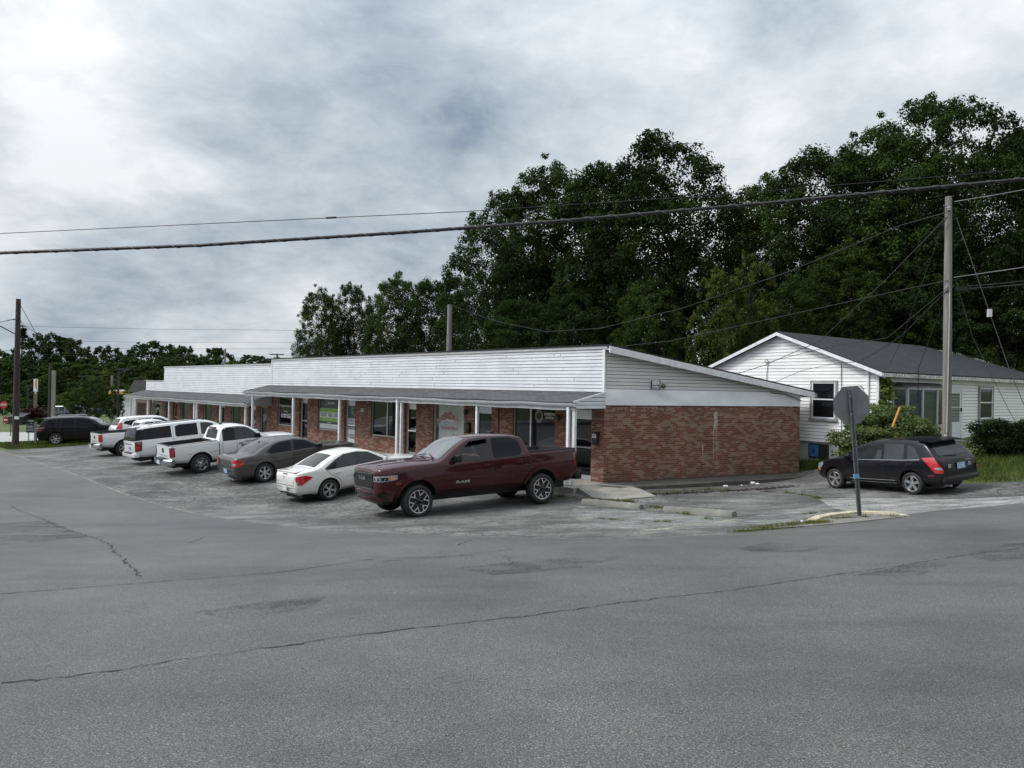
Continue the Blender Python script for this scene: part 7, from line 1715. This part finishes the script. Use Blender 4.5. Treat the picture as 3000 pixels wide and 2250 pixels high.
for i, (key, px, top, d, r, lab) in enumerate([
    ('big0', 1475, 560, 45, 135, 'dark broadleaf tree at the left shoulder of the tall clump, above the short pole'),
    ('big1', 1640, 470, 47, 180, 'dark leafy tree second from the left in the tall clump, over the mall parapet'),
    ('big2', 1800, 436, 44, 190, 'broad dark tree in the middle of the clump over the mall roof end'),
    ('big0', 1965, 404, 42, 195, 'tallest dark tree of the left clump, right of its sky gap'),
    ('big1', 2250, 500, 42, 160, 'dark tree just right of the dip between the two tall clumps'),
    ('big2', 2440, 388, 43, 185, 'dark tree with pale sky flecks, over the bungalow gable ridge'),
    ('big1', 2600, 355, 41, 190, 'full dark tree over the bungalow roof, left of the grey pole'),
    ('big0', 2790, 278, 39, 205, 'tallest tree of all, dark, straight behind the grey utility pole top'),
    ('big2', 3000, 330, 40, 190, 'dark tree at the right edge, above the upper service wire')]):
    tree_px(key, lab, px, top, d, r*1.22, i*1.3, GB)
for i, (key, px, top, d, r, lab) in enumerate([
    ('light', 2110, 775, 34.5, 95, 'yellow green young tree below the dip in the tall clumps'),
    ('light', 2200, 735, 35.5, 90, 'paler green tree rising left of the bungalow gable'),
    ('big1', 1900, 800, 38, 120, 'low bushy tree filling under the tall clump near the mall roof end'),
    ('big0', 1680, 845, 40, 130, 'low dark tree tight behind the middle of the parapet'),
    ('big2', 1520, 850, 41, 120, 'low dark tree right of the short bare pole'),
    ('big1', 2480, 700, 38.5, 150, 'low dark tree tight behind the bungalow ridge'),
    ('big2', 2700, 690, 38, 160, 'low dark tree behind the bungalow roof by the grey pole'),
    ('big0', 2930, 700, 37, 160, 'low dark tree behind the hip end of the bungalow roof'),
    ('big1', 2330, 800, 37, 110, 'low dark tree behind the left rake of the bungalow')]):
    tree_px(key, lab, px, top, d, r, 2+i*1.7, 'low trees under the tall clumps')
for i, (key, px, top, d, r, lab) in enumerate([
    ('big1', 945, 838, 60, 84, 'leftmost tree of the mid green row above the parapet step'),
    ('big0', 1040, 832, 62, 82, 'second tree of the mid green row over the parapet'),
    ('big1', 1160, 795, 58, 105, 'third and tallest tree of the mid green row over the parapet'),
    ('big2', 1265, 790, 57, 105, 'tree of the mid green row directly left of the short bare pole'),
    ('big0', 1365, 810, 54, 95, 'tree of the mid green row hidden partly by the short bare pole')]):
    tree_px(key, lab, px, top, d, r, 1+i*2.1, 'mid green row of trees behind the mall')
# far wooded slope on the left
far = [('far1', 140, 975, 150, 62, 'dark rounded tree on the skyline right of the ragged conifer'), ('far0', 205, 990, 150, 55, 'green dome tree on the skyline above the pale square post'), ('far1', 318, 1012, 160, 46, 'small dark flat topped tree alone on the skyline above the filling station'),
       ('far1', 445, 998, 155, 66, 'wide dark tree on the skyline above the annex, left of the thin one'), ('far2', 535, 1004, 155, 42, 'thin airy tree on the skyline above the annex roof step'), ('far0', 632, 1018, 150, 46, 'round tree on the skyline beside the far brown pole'), ('far0', 745, 1040, 150, 58, 'low spreading tree at the parapet step'), ('far1', 820, 1046, 150, 50, 'low dark tree just behind the parapet step'),
       ('far0', -40, 1020, 140, 75, 'green tree cut by the left edge of the picture'), ('far2', 20, 1055, 125, 60, 'green tree behind the dark pole at the left'), ('far1', 95, 1050, 128, 62, 'dark tree behind the white and yellow pylon sign'), ('far0', 175, 1062, 120, 66, 'green tree above the navy SUV'), ('far2', 262, 1060, 125, 62, 'green tree above the little roadside tree'), ('farlight', 300, 1078, 115, 45, 'light green tree left of the tall lot lamp'), ('far0', 345, 1062, 130, 56, 'green tree behind the tall lot lamp'), ('far2', 420, 1062, 128, 58, 'green tree behind the dark mansard roof'), ('farlight', 415, 1098, 100, 38, 'yellow green low tree at the end of the annex parapet'), ('far0', 505, 1050, 135, 60, 'green tree behind the annex roof'), ('far1', 590, 1058, 135, 56, 'dark green tree behind the right part of the annex roof'), ('far0', 690, 1062, 135, 60, 'green tree left of the parapet step'),
       ('farlight', 35, 1150, 95, 40, 'light green bushy tree behind the red stop sign'), ('far1', 0, 1105, 105, 50, 'dark bushy tree at the very left edge'), ('far1', 120, 1120, 100, 38, 'dark tree right of the pylon sign'), ('farlight', 190, 1150, 96, 30, 'light green bush behind the navy SUV'), ('far0', 262, 1048, 145, 48, 'green tree filling the skyline dip left of the filling station'), ('far2', 385, 1040, 145, 52, 'green tree between the lot lamp and the dark mansard roof'), ('far1', 490, 1042, 145, 46, 'dark tree low behind the left part of the annex parapet'), ('far0', 585, 1046, 148, 46, 'green tree low behind the middle of the annex parapet'), ('far2', 690, 1050, 148, 46, 'green tree low behind the right part of the annex parapet'), ('far1', 770, 1056, 148, 40, 'dark tree low behind the tall parapet corner')]
for i, (key, px, top, d, r, lab) in enumerate(far): tree_px(key, lab, px, top, d, r*1.25, i*2.3, 'trees of the far wooded slope', zoff=0)
# ragged conifer on the skyline
g = np.random.default_rng(5); Cc = []; Rr = []
for k in range(90): q = g.uniform(0, 1)**.8; a = g.uniform(0, 6.28); rad = (1-q)*3.6*g.uniform(.25, 1)+.1; Cc.append((math.cos(a)*rad, math.sin(a)*rad, 2+13*q-rad*.15)); Rr.append(.55+.5*(1-q))
me = leaf_mesh('crown', Cc, Rr, 36, .45, 6, .35, .3); me.materials.append(leaf_a); p = at(66, 950, 135); z0 = gh(p.x, p.y); o = thing('conifer', 'ragged dark conifer on the skyline by the dark pole', 'tree', (p.x, p.y, z0)); o.scale = (1, 1, (p.z-z0)/15.3); link('crown', me, [], o)
mb = MB(); mb.tube([(0, 0, -.5), (0, 0, 14.8)], [.3, .04], 8); mb.build('trunk', bark, o)
tree_px('small', 'little roadside tree with yellowing leaves beside the tall lot lamp', 262, 1103, 66, 72, .4)
tree_px('small', 'slim young tree behind the tall lot lamp', 335, 1150, 72, 26, 1.4)
# rows of trees behind the photographer, seen only in glass and paint
for i, (x, y, H, R, key) in enumerate([(-52, -14, 13, 6, 'far0'), (-40, -26, 15, 6.5, 'far1'), (-27, -33, 14, 6, 'far0'), (-14, -36, 16, 7, 'far2'), (0, -38, 14, 6, 'far1'), (14, -36, 16, 7, 'far0'), (27, -31, 14, 6, 'far2'), (40, -24, 15, 6.5, 'far1'), (50, -8, 13, 6, 'far0'), (-62, 4, 12, 6, 'far2'), (-66, 22, 13, 6, 'far1')]):
    tree(key, 'street tree across the road behind the photographer, number of its row from the left: '+('one', 'two', 'three', 'four', 'five', 'six', 'seven', 'eight', 'nine', 'ten', 'eleven')[i], x, y, H, R, i*.9, 'street trees across the road')
# shrubs
def shrub(name, label, base, clumps, per, leaf, mat, seed, cat='bush', flat=.6, stems=8):
    t = thing(name, label, cat, base); C = [c[:3] for c in clumps]; R = [c[3] for c in clumps]; me = leaf_mesh('foliage', C, R, per, leaf, seed, flat); me.materials.append(mat); link('foliage', me, [], t)
    mb = MB()
    for k in range(stems): c = Vector(C[(k*7) % len(C)]); mb.tube([(c.x*.15, c.y*.15, -.1), (c.x*.6, c.y*.6, c.z*.6), c], [.03, .018, .008], 5)
    mb.build('stems', bark, t); return t
BP = at(2600, 1320, 23.3); BP.z = gh(BP.x, BP.y); g = random.Random(3); cl = []
for k in range(190):
    a = g.uniform(0, 6.28); q = math.sqrt(g.uniform(0, 1)); x = q*math.cos(a); y = q*math.sin(a); h = 2.3*(1-.55*abs(x)**2-.3*y*y); cl.append((x*1.7, y*1.15, max(.2, h*g.uniform(.3, 1.0)), g.uniform(.28, .45)))
shrub('bush', 'large layered green bush with pale blossom under the bay window', BP, cl, 150, .095, leaf_bush, 4, flat=.38)
HB = at(2962, 1330, 23.6); HB.z = gh(HB.x, HB.y); cl = [(g.uniform(-1.15, 1.9), g.uniform(-.5, .5), g.uniform(.1, 1.0), .22) for k in range(240)]
shrub('hedge', 'clipped dark green hedge on the lawn right of the grey pole', HB, cl, 120, .07, leaf_hedge, 8, 'hedge', .9)
vt = hw(.12, -.2, 0); cl = [(g.gauss(0, .12)+.1*max(0, q-.8), g.gauss(0, .08), .2+2.2*q, .16) for q in [k/45 for k in range(46)]]
shrub('vine', 'yellow green vine climbing the bungalow corner left of the bay window', vt, cl, 26, .15, leaf_vine, 12, 'vine')
pb = at(108, 1214, 74); pb.z = gh(pb.x, pb.y); shrub('bush', 'round purple leaved bush left of the navy SUV', pb, [(g.uniform(-1.1, 1.1), g.uniform(-.8, .8), g.uniform(.2, 1.5), .45) for k in range(40)], 50, .22, leaf_red, 13)
pb = at(119, 1222, 72); pb.z = gh(pb.x, pb.y); shrub('bush', 'small round green bush in front of the purple one', pb, [(g.uniform(-.4, .4), g.uniform(-.3, .3), g.uniform(.1, .6), .3) for k in range(14)], 40, .15, leaf_b, 14)
# grass and weeds
def blades(name, areas, mat, seed, h, w, label=None, cat=None):
    """areas: (polygon, count) or ('tuft', x, y, radius, count)"""
    gg = np.random.default_rng(seed); P = []
    for a in areas:
        if a[0] == 'tuft': P += [(a[1]+gg.normal()*a[3], a[2]+gg.normal()*a[3], a[5] if len(a) > 5 else 1.0) for _ in range(a[4])]; continue
        poly, cnt = a; xs = [p[0] for p in poly]; ys = [p[1] for p in poly]; n = 0
        while n < cnt:
            x, y = gg.uniform(min(xs), max(xs)), gg.uniform(min(ys), max(ys)); ins = False
            for i in range(len(poly)):
                p, q = poly[i-1], poly[i]
                if (p[1] > y) != (q[1] > y) and x < (q[0]-p[0])*(y-p[1])/(q[1]-p[1])+p[0]: ins = not ins
            if ins: P.append((x, y, 1.0)); n += 1
    P = np.array(P); n = len(P); z = ghs(P[:, 0], P[:, 1])-.03; a = gg.uniform(0, 6.28, n); hh = h*gg.uniform(.35, 1.3, n)*P[:, 2]; ln = gg.normal(size=(n, 2))*hh[:, None]*.45
    wd = np.stack([np.cos(a), np.sin(a)], 1)*w*gg.uniform(.6, 1.4, n)[:, None]
    v = np.zeros((n, 3, 3)); v[:, 0, :2] = P[:, :2]-wd; v[:, 1, :2] = P[:, :2]+wd; v[:, 2, :2] = P[:, :2]+ln; v[:, 0, 2] = z; v[:, 1, 2] = z; v[:, 2, 2] = z+hh+.03
    me = bpy.data.meshes.new(name); me.vertices.add(3*n); me.vertices.foreach_set('co', v.ravel()); me.loops.add(3*n); me.loops.foreach_set('vertex_index', np.arange(3*n)); me.polygons.add(n); me.polygons.foreach_set('loop_start', np.arange(0, 3*n, 3)); me.polygons.foreach_set('loop_total', np.full(n, 3)); me.update(); me.validate()
    return tag(link(name, me, mat), label, cat, None, 'stuff')
lawn = [(12.3, 20.9), (13.4, 19.9), (16.2, 18.7), (20.5, 20.2), (24, 21.5), (24, 27), (15.5, 24.2), (12.7, 24.6), (11.4, 26.5), (11.2, 24)]
blades('grass', [(lawn, 26000)], grass_blade, 1, .15, .010, 'unmown green lawn with clover below the bungalow', 'grass')
verge = [(-33, 44.5), (-29.4, 41.6), (-27.2, 42.8), (-24.8, 45.8), (-21.5, 49.3), (-24.0, 50.3), (-29.5, 46.6)]
blades('grass', [(verge, 16000)], grass_blade, 2, .13, .014, 'green grass verge around the dark pole and navy sign', 'grass')
blades('grass', [([(10.6, 26.9), (11.2, 26.2), (12.4, 25.2), (12.0, 26.6), (10.7, 28)], 2600)], grass_blade, 3, .22, .011, 'rough grass tuft between the brick wall and bungalow foundation', 'grass')
wd = []
def tufts(path, n, rad, cnt, hs=1.0):
    pts = [on_ground(*p) for p in path]; tot = sum((b-a).length for a, b in zip(pts, pts[1:])); rg = random.Random(int(path[0][0]))
    for k in range(n):
        s = rg.uniform(0, tot)
        for a, b in zip(pts, pts[1:]):
            L_ = (b-a).length
            if s <= L_: p = a.lerp(b, s/L_); break
            s -= L_
        wd.append(('tuft', p.x, p.y, rad*rg.uniform(.4, 1.3), int(cnt*rg.uniform(.3, 1.6)), hs*rg.uniform(.5, 1.3)))
tufts([(1640, 1455), (1700, 1462), (1790, 1468), (1850, 1472)], 34, .08, 50); tufts([(1905, 1450), (1990, 1443), (2080, 1435), (2170, 1436)], 26, .09, 55, 1.2); tufts([(1890, 1480), (1950, 1493), (2035, 1513)], 20, .06, 40, .8)
tufts([(2220, 1440), (2300, 1443), (2380, 1455), (2400, 1462)], 24, .07, 40, .8); tufts([(2170, 1560), (2260, 1548), (2330, 1540), (2400, 1535)], 60, .13, 80, .8); tufts([(2360, 1535), (2420, 1533), (2450, 1531)], 16, .08, 70, 1.0)
tufts([(2440, 1524), (2500, 1519), (2560, 1518), (2620, 1516)], 16, .07, 45, 1.1); tufts([(1730, 1515), (1780, 1522), (1850, 1528), (1990, 1530)], 22, .05, 22, .6); tufts([(2070, 1520), (2085, 1523)], 3, .06, 60, 1.2); tufts([(1500, 1462), (1560, 1455), (1640, 1452)], 14, .07, 35); tufts([(2330, 1510), (2420, 1500)], 8, .04, 20, .7); tufts([(2390, 1462), (2560, 1497), (2620, 1507)], 14, .04, 22, .5)
blades('weeds', wd, weed_blade, 5, .075, .006, 'yellowing weeds and grass tufts growing along kerbs and cracks', 'weeds')
gg = np.random.default_rng(9); cl = []
for a, b in (((1930, 1450), (2330, 1425)),):
    A, B = on_ground(*a), on_ground(*b)
    for k in range(320): p = A.lerp(B, gg.uniform()); x, y = p.x+gg.normal()*.10, p.y+gg.normal()*.10; cl.append((x, y, gh(x, y)+.015))
me = leaf_mesh('leaf_litter', cl, [.05]*len(cl), 4, .05, 10, .2); me.materials.append(plain('dead_leaf', (.035, .025, .018), .9, var=.4)); tag(link('leaf_litter', me, []), 'dark dead leaves lying in the gutter of the side walk', 'leaf litter', None, 'stuff')

# ---------------------------------------------------------------- far left: filling station, signs, lamps
def boxw(name, label, cat, x0, x1, y0, y1, z0, z1, mat):
    mb = MB(); mb.box((x0, y0, z0), (x1, y1, z1)); return tag(mb.build(name, mat), label, cat)
t = thing('building', 'tan building with dark mansard roof and brown door beyond the annex', 'building', (-35.2, 66, -2.6))
mb = MB(); mb.box((0, 0, 0), (14, 9, 3.3)); mb.build('wall', plain('tan_wall', (.28, .24, .20), .85, var=.1), t)
mb = MB(); mb.prism([(-.35, -.35, 3.25), (14, -.35, 3.25), (14, .1, 4.35), (.05, .1, 4.35)], (0, 0, 0), (0, 8, 0)); mb.build('mansard_roof', plain('mansard', (.04, .037, .036), .85, var=.2), t)
mb = MB(); mb.box((.45, -.05, .85), (1.35, .02, 2.25)); d = mb.build('door', plain('door_brown', (.060, .030, .022), .6), t)
mb = MB(); mb.box((-.02, -.03, .05), (.28, .05, 3.2)); mb.build('corner_post', white_paint, t)
CZ = at(350, 1143, 100); cz0 = gh(CZ.x, CZ.y)
t = thing('filling_station_canopy', 'yellow and white filling station canopy behind the tall lot lamp', 'canopy', (at(318, 1150, 100).x, 100, CZ.z)); W_ = 12
yel = plain('canopy_yellow', (.62, .30, .015), .5, var=.05); rd = plain('canopy_red', (.35, .02, .02), .5, var=.05)
mb = MB(); mb.box((0, 0, -.15), (W_, 8, 0), None, 0); mb.box((-.02, -.02, -.62), (W_, 8, -.15), None, 1); mb.box((0, 0, -.70), (W_, 8, -.62), None, 2); mb.build('fascia', [white_trim, yel, rd], t)
for x in (1.2, 6): 
    mb = MB(); mb.box((x, 2, cz0-CZ.z), (x+.35, 2.35, -.7)); mb.build('column', white_trim, t)
q = at(324, 1214, 97); q.z = gh(q.x, q.y); t = thing('fuel_pump', 'red and white fuel pump under the yellow canopy', 'fuel pump', q)
mb = MB(); mb.box((-.45, 0, 0), (.45, .5, 1.6)); mb.build('cabinet', white_trim, t); mb = MB(); mb.box((-.5, -.02, .3), (-.1, .0, 1.1)); mb.box((.05, -.02, .75), (.35, 0, 1.3)); mb.build('panel', plain('pump_red', (.4, .05, .04), .5), t); mb = MB(); mb.box((-.6, 0, 1.6), (.6, .5, 1.95)); mb.build('topper', panel_white, t)
q = at(353, 1213, 86); z0 = gh(q.x, q.y); t = thing('shop_building', 'small white block building beyond the last annex post', 'building', (q.x, 86, z0)); mb = MB(); mb.box((0, 0, 0), (6, 6, at(353, 1160, 86).z-z0)); mb.build('wall', white_paint, t); mb = MB(); mb.box((-.5, -.5, at(353, 1160, 86).z-z0), (6.3, 6.3, at(353, 1157, 86).z-z0+.1)); mb.build('roof', dark_metal, t); mb = MB(); mb.box((-.3, -1.2, -.2), (6, -.02, .2)); mb.build('step', concrete_lt, t)
q = at(103, 1215, 80); q.z = gh(q.x, q.y); t = thing('pylon_sign', 'tall white pylon sign with a yellow shell emblem on a brown stem', 'sign', q)
zt, zm = at(103, 1110, 80).z-q.z, at(103, 1147, 80).z-q.z
mb = MB(); mb.box((-.17, -.08, 0), (.16, .08, zm)); mb.build('stem', plain('stem_brown', (.13, .10, .085), .7, var=.15), t); mb = MB(); mb.box((-.19, -.1, zm), (.19, .1, zt)); mb.build('sign_panel', white_trim, t)
mb = MB(); 
for rx, rz, mm, oo in ((.20, .58, 1, -.105), (.155, .50, 0, -.11)): mb.prism([(.185-rx*math.sin(a), oo, (zm+zt)/2+.1+rz*math.cos(a)) for a in np.linspace(0, math.pi, 14)], (0, 0, 0), (0, .01, 0), None, mm)
mb.build('emblem', [yel, rd], t); mb = MB(); mb.box((.0, -.1, zm-.25), (.15, -.08, zm-.02)); mb.build('price_panel', panel_white, t)
def lamp(px, yt, yb, d, label, head=(-.12, .75)):
    q = at(px, yb, d); q.z = gh(q.x, q.y); h = at(px, yt, d).z-q.z; t = thing('street_lamp', label, 'lamp', q); mb = MB(); mb.box((-.055, -.055, 0), (.055, .055, h-.1)); mb.build('lamp_post', dark_metal, t); mb = MB(); mb.box((head[0], -.22, h-.14), (head[1], .22, h+.02)); mb.build('lamp_head', dark_metal, t); return t
lamp(344, 1079, 1239, 52, 'tall black lot lamp with flat shoebox head near the annex end', (-.1, .66)); lamp(243, 1101, 1200, 85, 'black twin headed lamp rising behind the little roadside tree', (-.6, .75)); lamp(80, 1128, 1215, 82, 'thin black lamp left of the pylon sign', (-.1, .4))
q = at(10, 1222, 70); q.z = gh(q.x, q.y); t = thing('stop_sign', 'small red STOP sign at the far left edge', 'sign', q); zz_ = at(10, 1186, 70).z-q.z
mb = MB(); mb.tube([(0, .03, 0), (0, .03, zz_)], .035, 6); mb.build('sign_post', galv, t); mb = MB(); mb.prism([(.40*math.cos(math.pi/8+k*math.pi/4), -.01, zz_+.40*math.sin(math.pi/8+k*math.pi/4)) for k in range(8)], (0, 0, 0), (0, .03, 0)); mb.build('sign_face', rd, t); mb = MB(); add_text(mb, 'STOP', (-.28, -.016, zz_-.11), (1, 0, 0), (0, 0, 1), .56, .22); mb.build('lettering', white_let, t)
q = at(17, 1222, 69); q.z = gh(q.x, q.y); t = thing('road_sign', 'low red and white sign beside the dumpster', 'sign', q); mb = MB(); mb.prism([(.28*math.cos(a), 0, .55+.35*math.sin(a)) for a in np.linspace(0, 6.1, 12)], (0, 0, 0), (0, .03, 0)); mb.build('sign_face', rd, t); mb = MB(); mb.box((-.16, -.01, .5), (.16, 0, .62)); mb.build('bar', white_let, t); mb = MB(); mb.tube([(0, .02, 0), (0, .02, .4)], .03, 6); mb.build('sign_post', galv, t)
q = at(44, 1222, 72); q.z = gh(q.x, q.y); t = thing('dumpster', 'black dumpster with sloped lid behind the dark pole', 'dumpster', q); mb = MB(); mb.prism([(-.9, 0, 0), (-.9, 0, .75), (-.75, 0, .75), (.8, 0, .75), (.8, 0, 0)], (0, 0, 0), (0, 1.2, 0)); mb.build('bin', black, t); mb = MB(); mb.prism([(-.85, -.05, .75), (.85, -.05, .75), (.85, 1.1, 1.1), (-.6, 1.1, 1.1)], (0, 0, 0), (0, .1, .05)); mb.build('lid', plastic_dk, t)
q = at(104, 1294, 45); q.z = gh(q.x, q.y); t = thing('notice_sign', 'navy notice board on wooden posts at the verge by the black SUV', 'sign', q)
X = lambda px: (px-104)*45/FPX; Z_ = lambda y: at(104, y, 45).z-q.z
mb = MB(); mb.box((-.06, -.06, -.2), (.06, .06, Z_(1236))); mb.build('post', wood_grey, t); mb = MB(); mb.tube([(X(84), 0, -.1), (X(83), 0, Z_(1266))], .025, 6); mb.build('stake', steel_m, t)
mb = MB(); mb.box((X(77), -.03, Z_(1268)), (X(102), .0, Z_(1241))); mb.build('board', navy, t); mb = MB(); mb.box((X(74), -.03, Z_(1236)), (X(102), 0, Z_(1229))); mb.build('header_board', black, t)
mb = MB(); add_text(mb, 'Bridging the', (X(80), -.035, Z_(1251)), (1, 0, 0), (0, 0, 1), .34, .07); add_text(mb, 'Diversity Gap', (X(80), -.035, Z_(1255)), (1, 0, 0), (0, 0, 1), .36, .07); add_text(mb, '502-778-1200', (X(80), -.035, Z_(1262)), (1, 0, 0), (0, 0, 1), .38, .07); add_text(mb, 'available', (X(82), -.035, Z_(1235)), (1, 0, 0), (0, 0, 1), .36, .08); mb.build('lettering', panel_white, t)
q = at(31, 1271, 52); q.z = gh(q.x, q.y); mb = MB(); mb.tube([q, q+Vector((0, 0, at(31, 1219, 52).z-q.z))], .03, 6); tag(mb.build('marker_rod', dark_metal), 'thin dark rod in the far lawn left of the dark pole', 'post')
# yellow pipe leaning in the bush
mb = MB(); mb.tube([at(2614, 1252, 22.0), at(2636, 1194, 22.3)], .035, 8); tag(mb.build('guy_marker', plain('guard_yellow', (.42, .20, .02), .5, var=.1)), 'orange yellow guy guard tube leaning in the large bush', 'tube')
# ---------------------------------------------------------------- driver in the burgundy pickup
def skin_mesh(name, chains, mat, sub=2):
    """chains: lists of (x, y, z, radius); a chain may start from ('at', chain, index)"""
    V = []; E = []; Rr = []; idx = {}
    for ci, ch in enumerate(chains):
        prev = None
        for k, p in enumerate(ch):
            if p[0] == 'at': prev = idx[(p[1], p[2])]; continue
            V.append(p[:3]); Rr.append(p[3]); i = len(V)-1; idx[(ci, k)] = i
            if prev is not None: E.append((prev, i))
            prev = i
    me = bpy.data.meshes.new(name); me.from_pydata(V, E, []); o = bpy.data.objects.new(name, me); COL.objects.link(o)
    o.modifiers.new('s', 'SKIN')
    for i, d in enumerate(me.skin_vertices[0].data): d.radius = (Rr[i], Rr[i]); d.use_root = (i == 0)
    s = o.modifiers.new('u', 'SUBSURF'); s.levels = sub; s.render_levels = sub
    ev = bpy.data.meshes.new_from_object(o.evaluated_get(bpy.context.evaluated_depsgraph_get())); bpy.data.objects.remove(o)
    ev.polygons.foreach_set('use_smooth', [True]*len(ev.polygons)); ev.materials.clear(); ev.materials.append(mat); ev.name = name; return ev
def make_driver(truck):
    t = thing('person', 'driver in a dark shirt with forearm and hand on the burgundy pickup window sill', 'person'); t.matrix_world = truck.matrix_world.copy()
    ch = [[(-.18, .40, .92, .15), (-.16, .40, 1.10, .14), (-.12, .40, 1.28, .15), (-.10, .40, 1.40, .085), (-.08, .40, 1.47, .055), (-.05, .40, 1.55, .075), (-.03, .40, 1.63, .082), (-.04, .40, 1.70, .06)],
          [('at', 0, 2), (-.09, .58, 1.36, .062), (-.02, .76, 1.33, .05), (.06, .86, 1.405, .046), (.20, .87, 1.43, .040), (.36, .885, 1.45, .030), (.40, .888, 1.46, .032), (.45, .888, 1.47, .034)],
          [('at', 0, 2), (-.09, .22, 1.36, .06), (.10, .16, 1.18, .048), (.38, .24, 1.22, .034), (.45, .27, 1.25, .032)],
          [('at', 0, 0), (.10, .48, .92, .09), (.42, .48, .90, .07), (.70, .48, .62, .05)], [('at', 0, 0), (.10, .30, .92, .09), (.42, .30, .90, .07), (.70, .30, .62, .05)],
          [('at', 0, 6), (.055, .40, 1.615, .016)]]
    for j, (dy, L_, dz) in enumerate(((.022, .075, .0), (.008, .088, .004), (-.006, .082, .003), (-.02, .064, -.002))):
        ch.append([('at', 1, 7), (.485, .888+dy, 1.478+dz, .0105), (.485+L_*.5, .890+dy*1.25, 1.474+dz, .0095), (.485+L_*.85, .892+dy*1.3, 1.452+dz, .008)])
    ch.append([('at', 1, 6), (.42, .855, 1.475, .012), (.455, .835, 1.487, .0105), (.485, .83, 1.487, .008)])
    link('body', skin_mesh('body', ch, skin), [], t)
    sh = [[(-.18, .40, .92, .165), (-.16, .40, 1.10, .155), (-.12, .40, 1.28, .165), (-.10, .40, 1.40, .09)], [('at', 0, 2), (-.09, .58, 1.36, .074), (-.05, .70, 1.335, .066)], [('at', 0, 2), (-.09, .22, 1.36, .07), (0, .19, 1.27, .06)]]
    link('shirt', skin_mesh('shirt', sh, plain('shirt_navy', (.015, .018, .03), .85, var=.1), 1), [], t)
    link('hair', skin_mesh('hair', [[(-.09, .40, 1.60, .06), (-.07, .40, 1.69, .082), (-.01, .40, 1.725, .06)]], plain('hair_brown', (.02, .014, .01), .7, var=.1), 2), [], t)
    mb = MB()
    for sy in (.03, -.03): mb.lathe([(.001, .008), (.010, .004), (.012, -.004)], 8, Matrix.Translation((.044, .40+sy, 1.645)) @ Matrix.Rotation(R_(90), 4, 'Y'))
    mb.build('eyes', black, t)
    mb = MB(); mb.tube([(.52+.06*math.cos(a)*0+.05*math.sin(a), .40+.18*math.cos(a), 1.20+.17*math.sin(a)) for a in np.linspace(0, 2*math.pi, 25)], .015, 6); mb.build('steering_wheel', black, truck)
make_driver(bpy.data.objects['pickup_truck'])
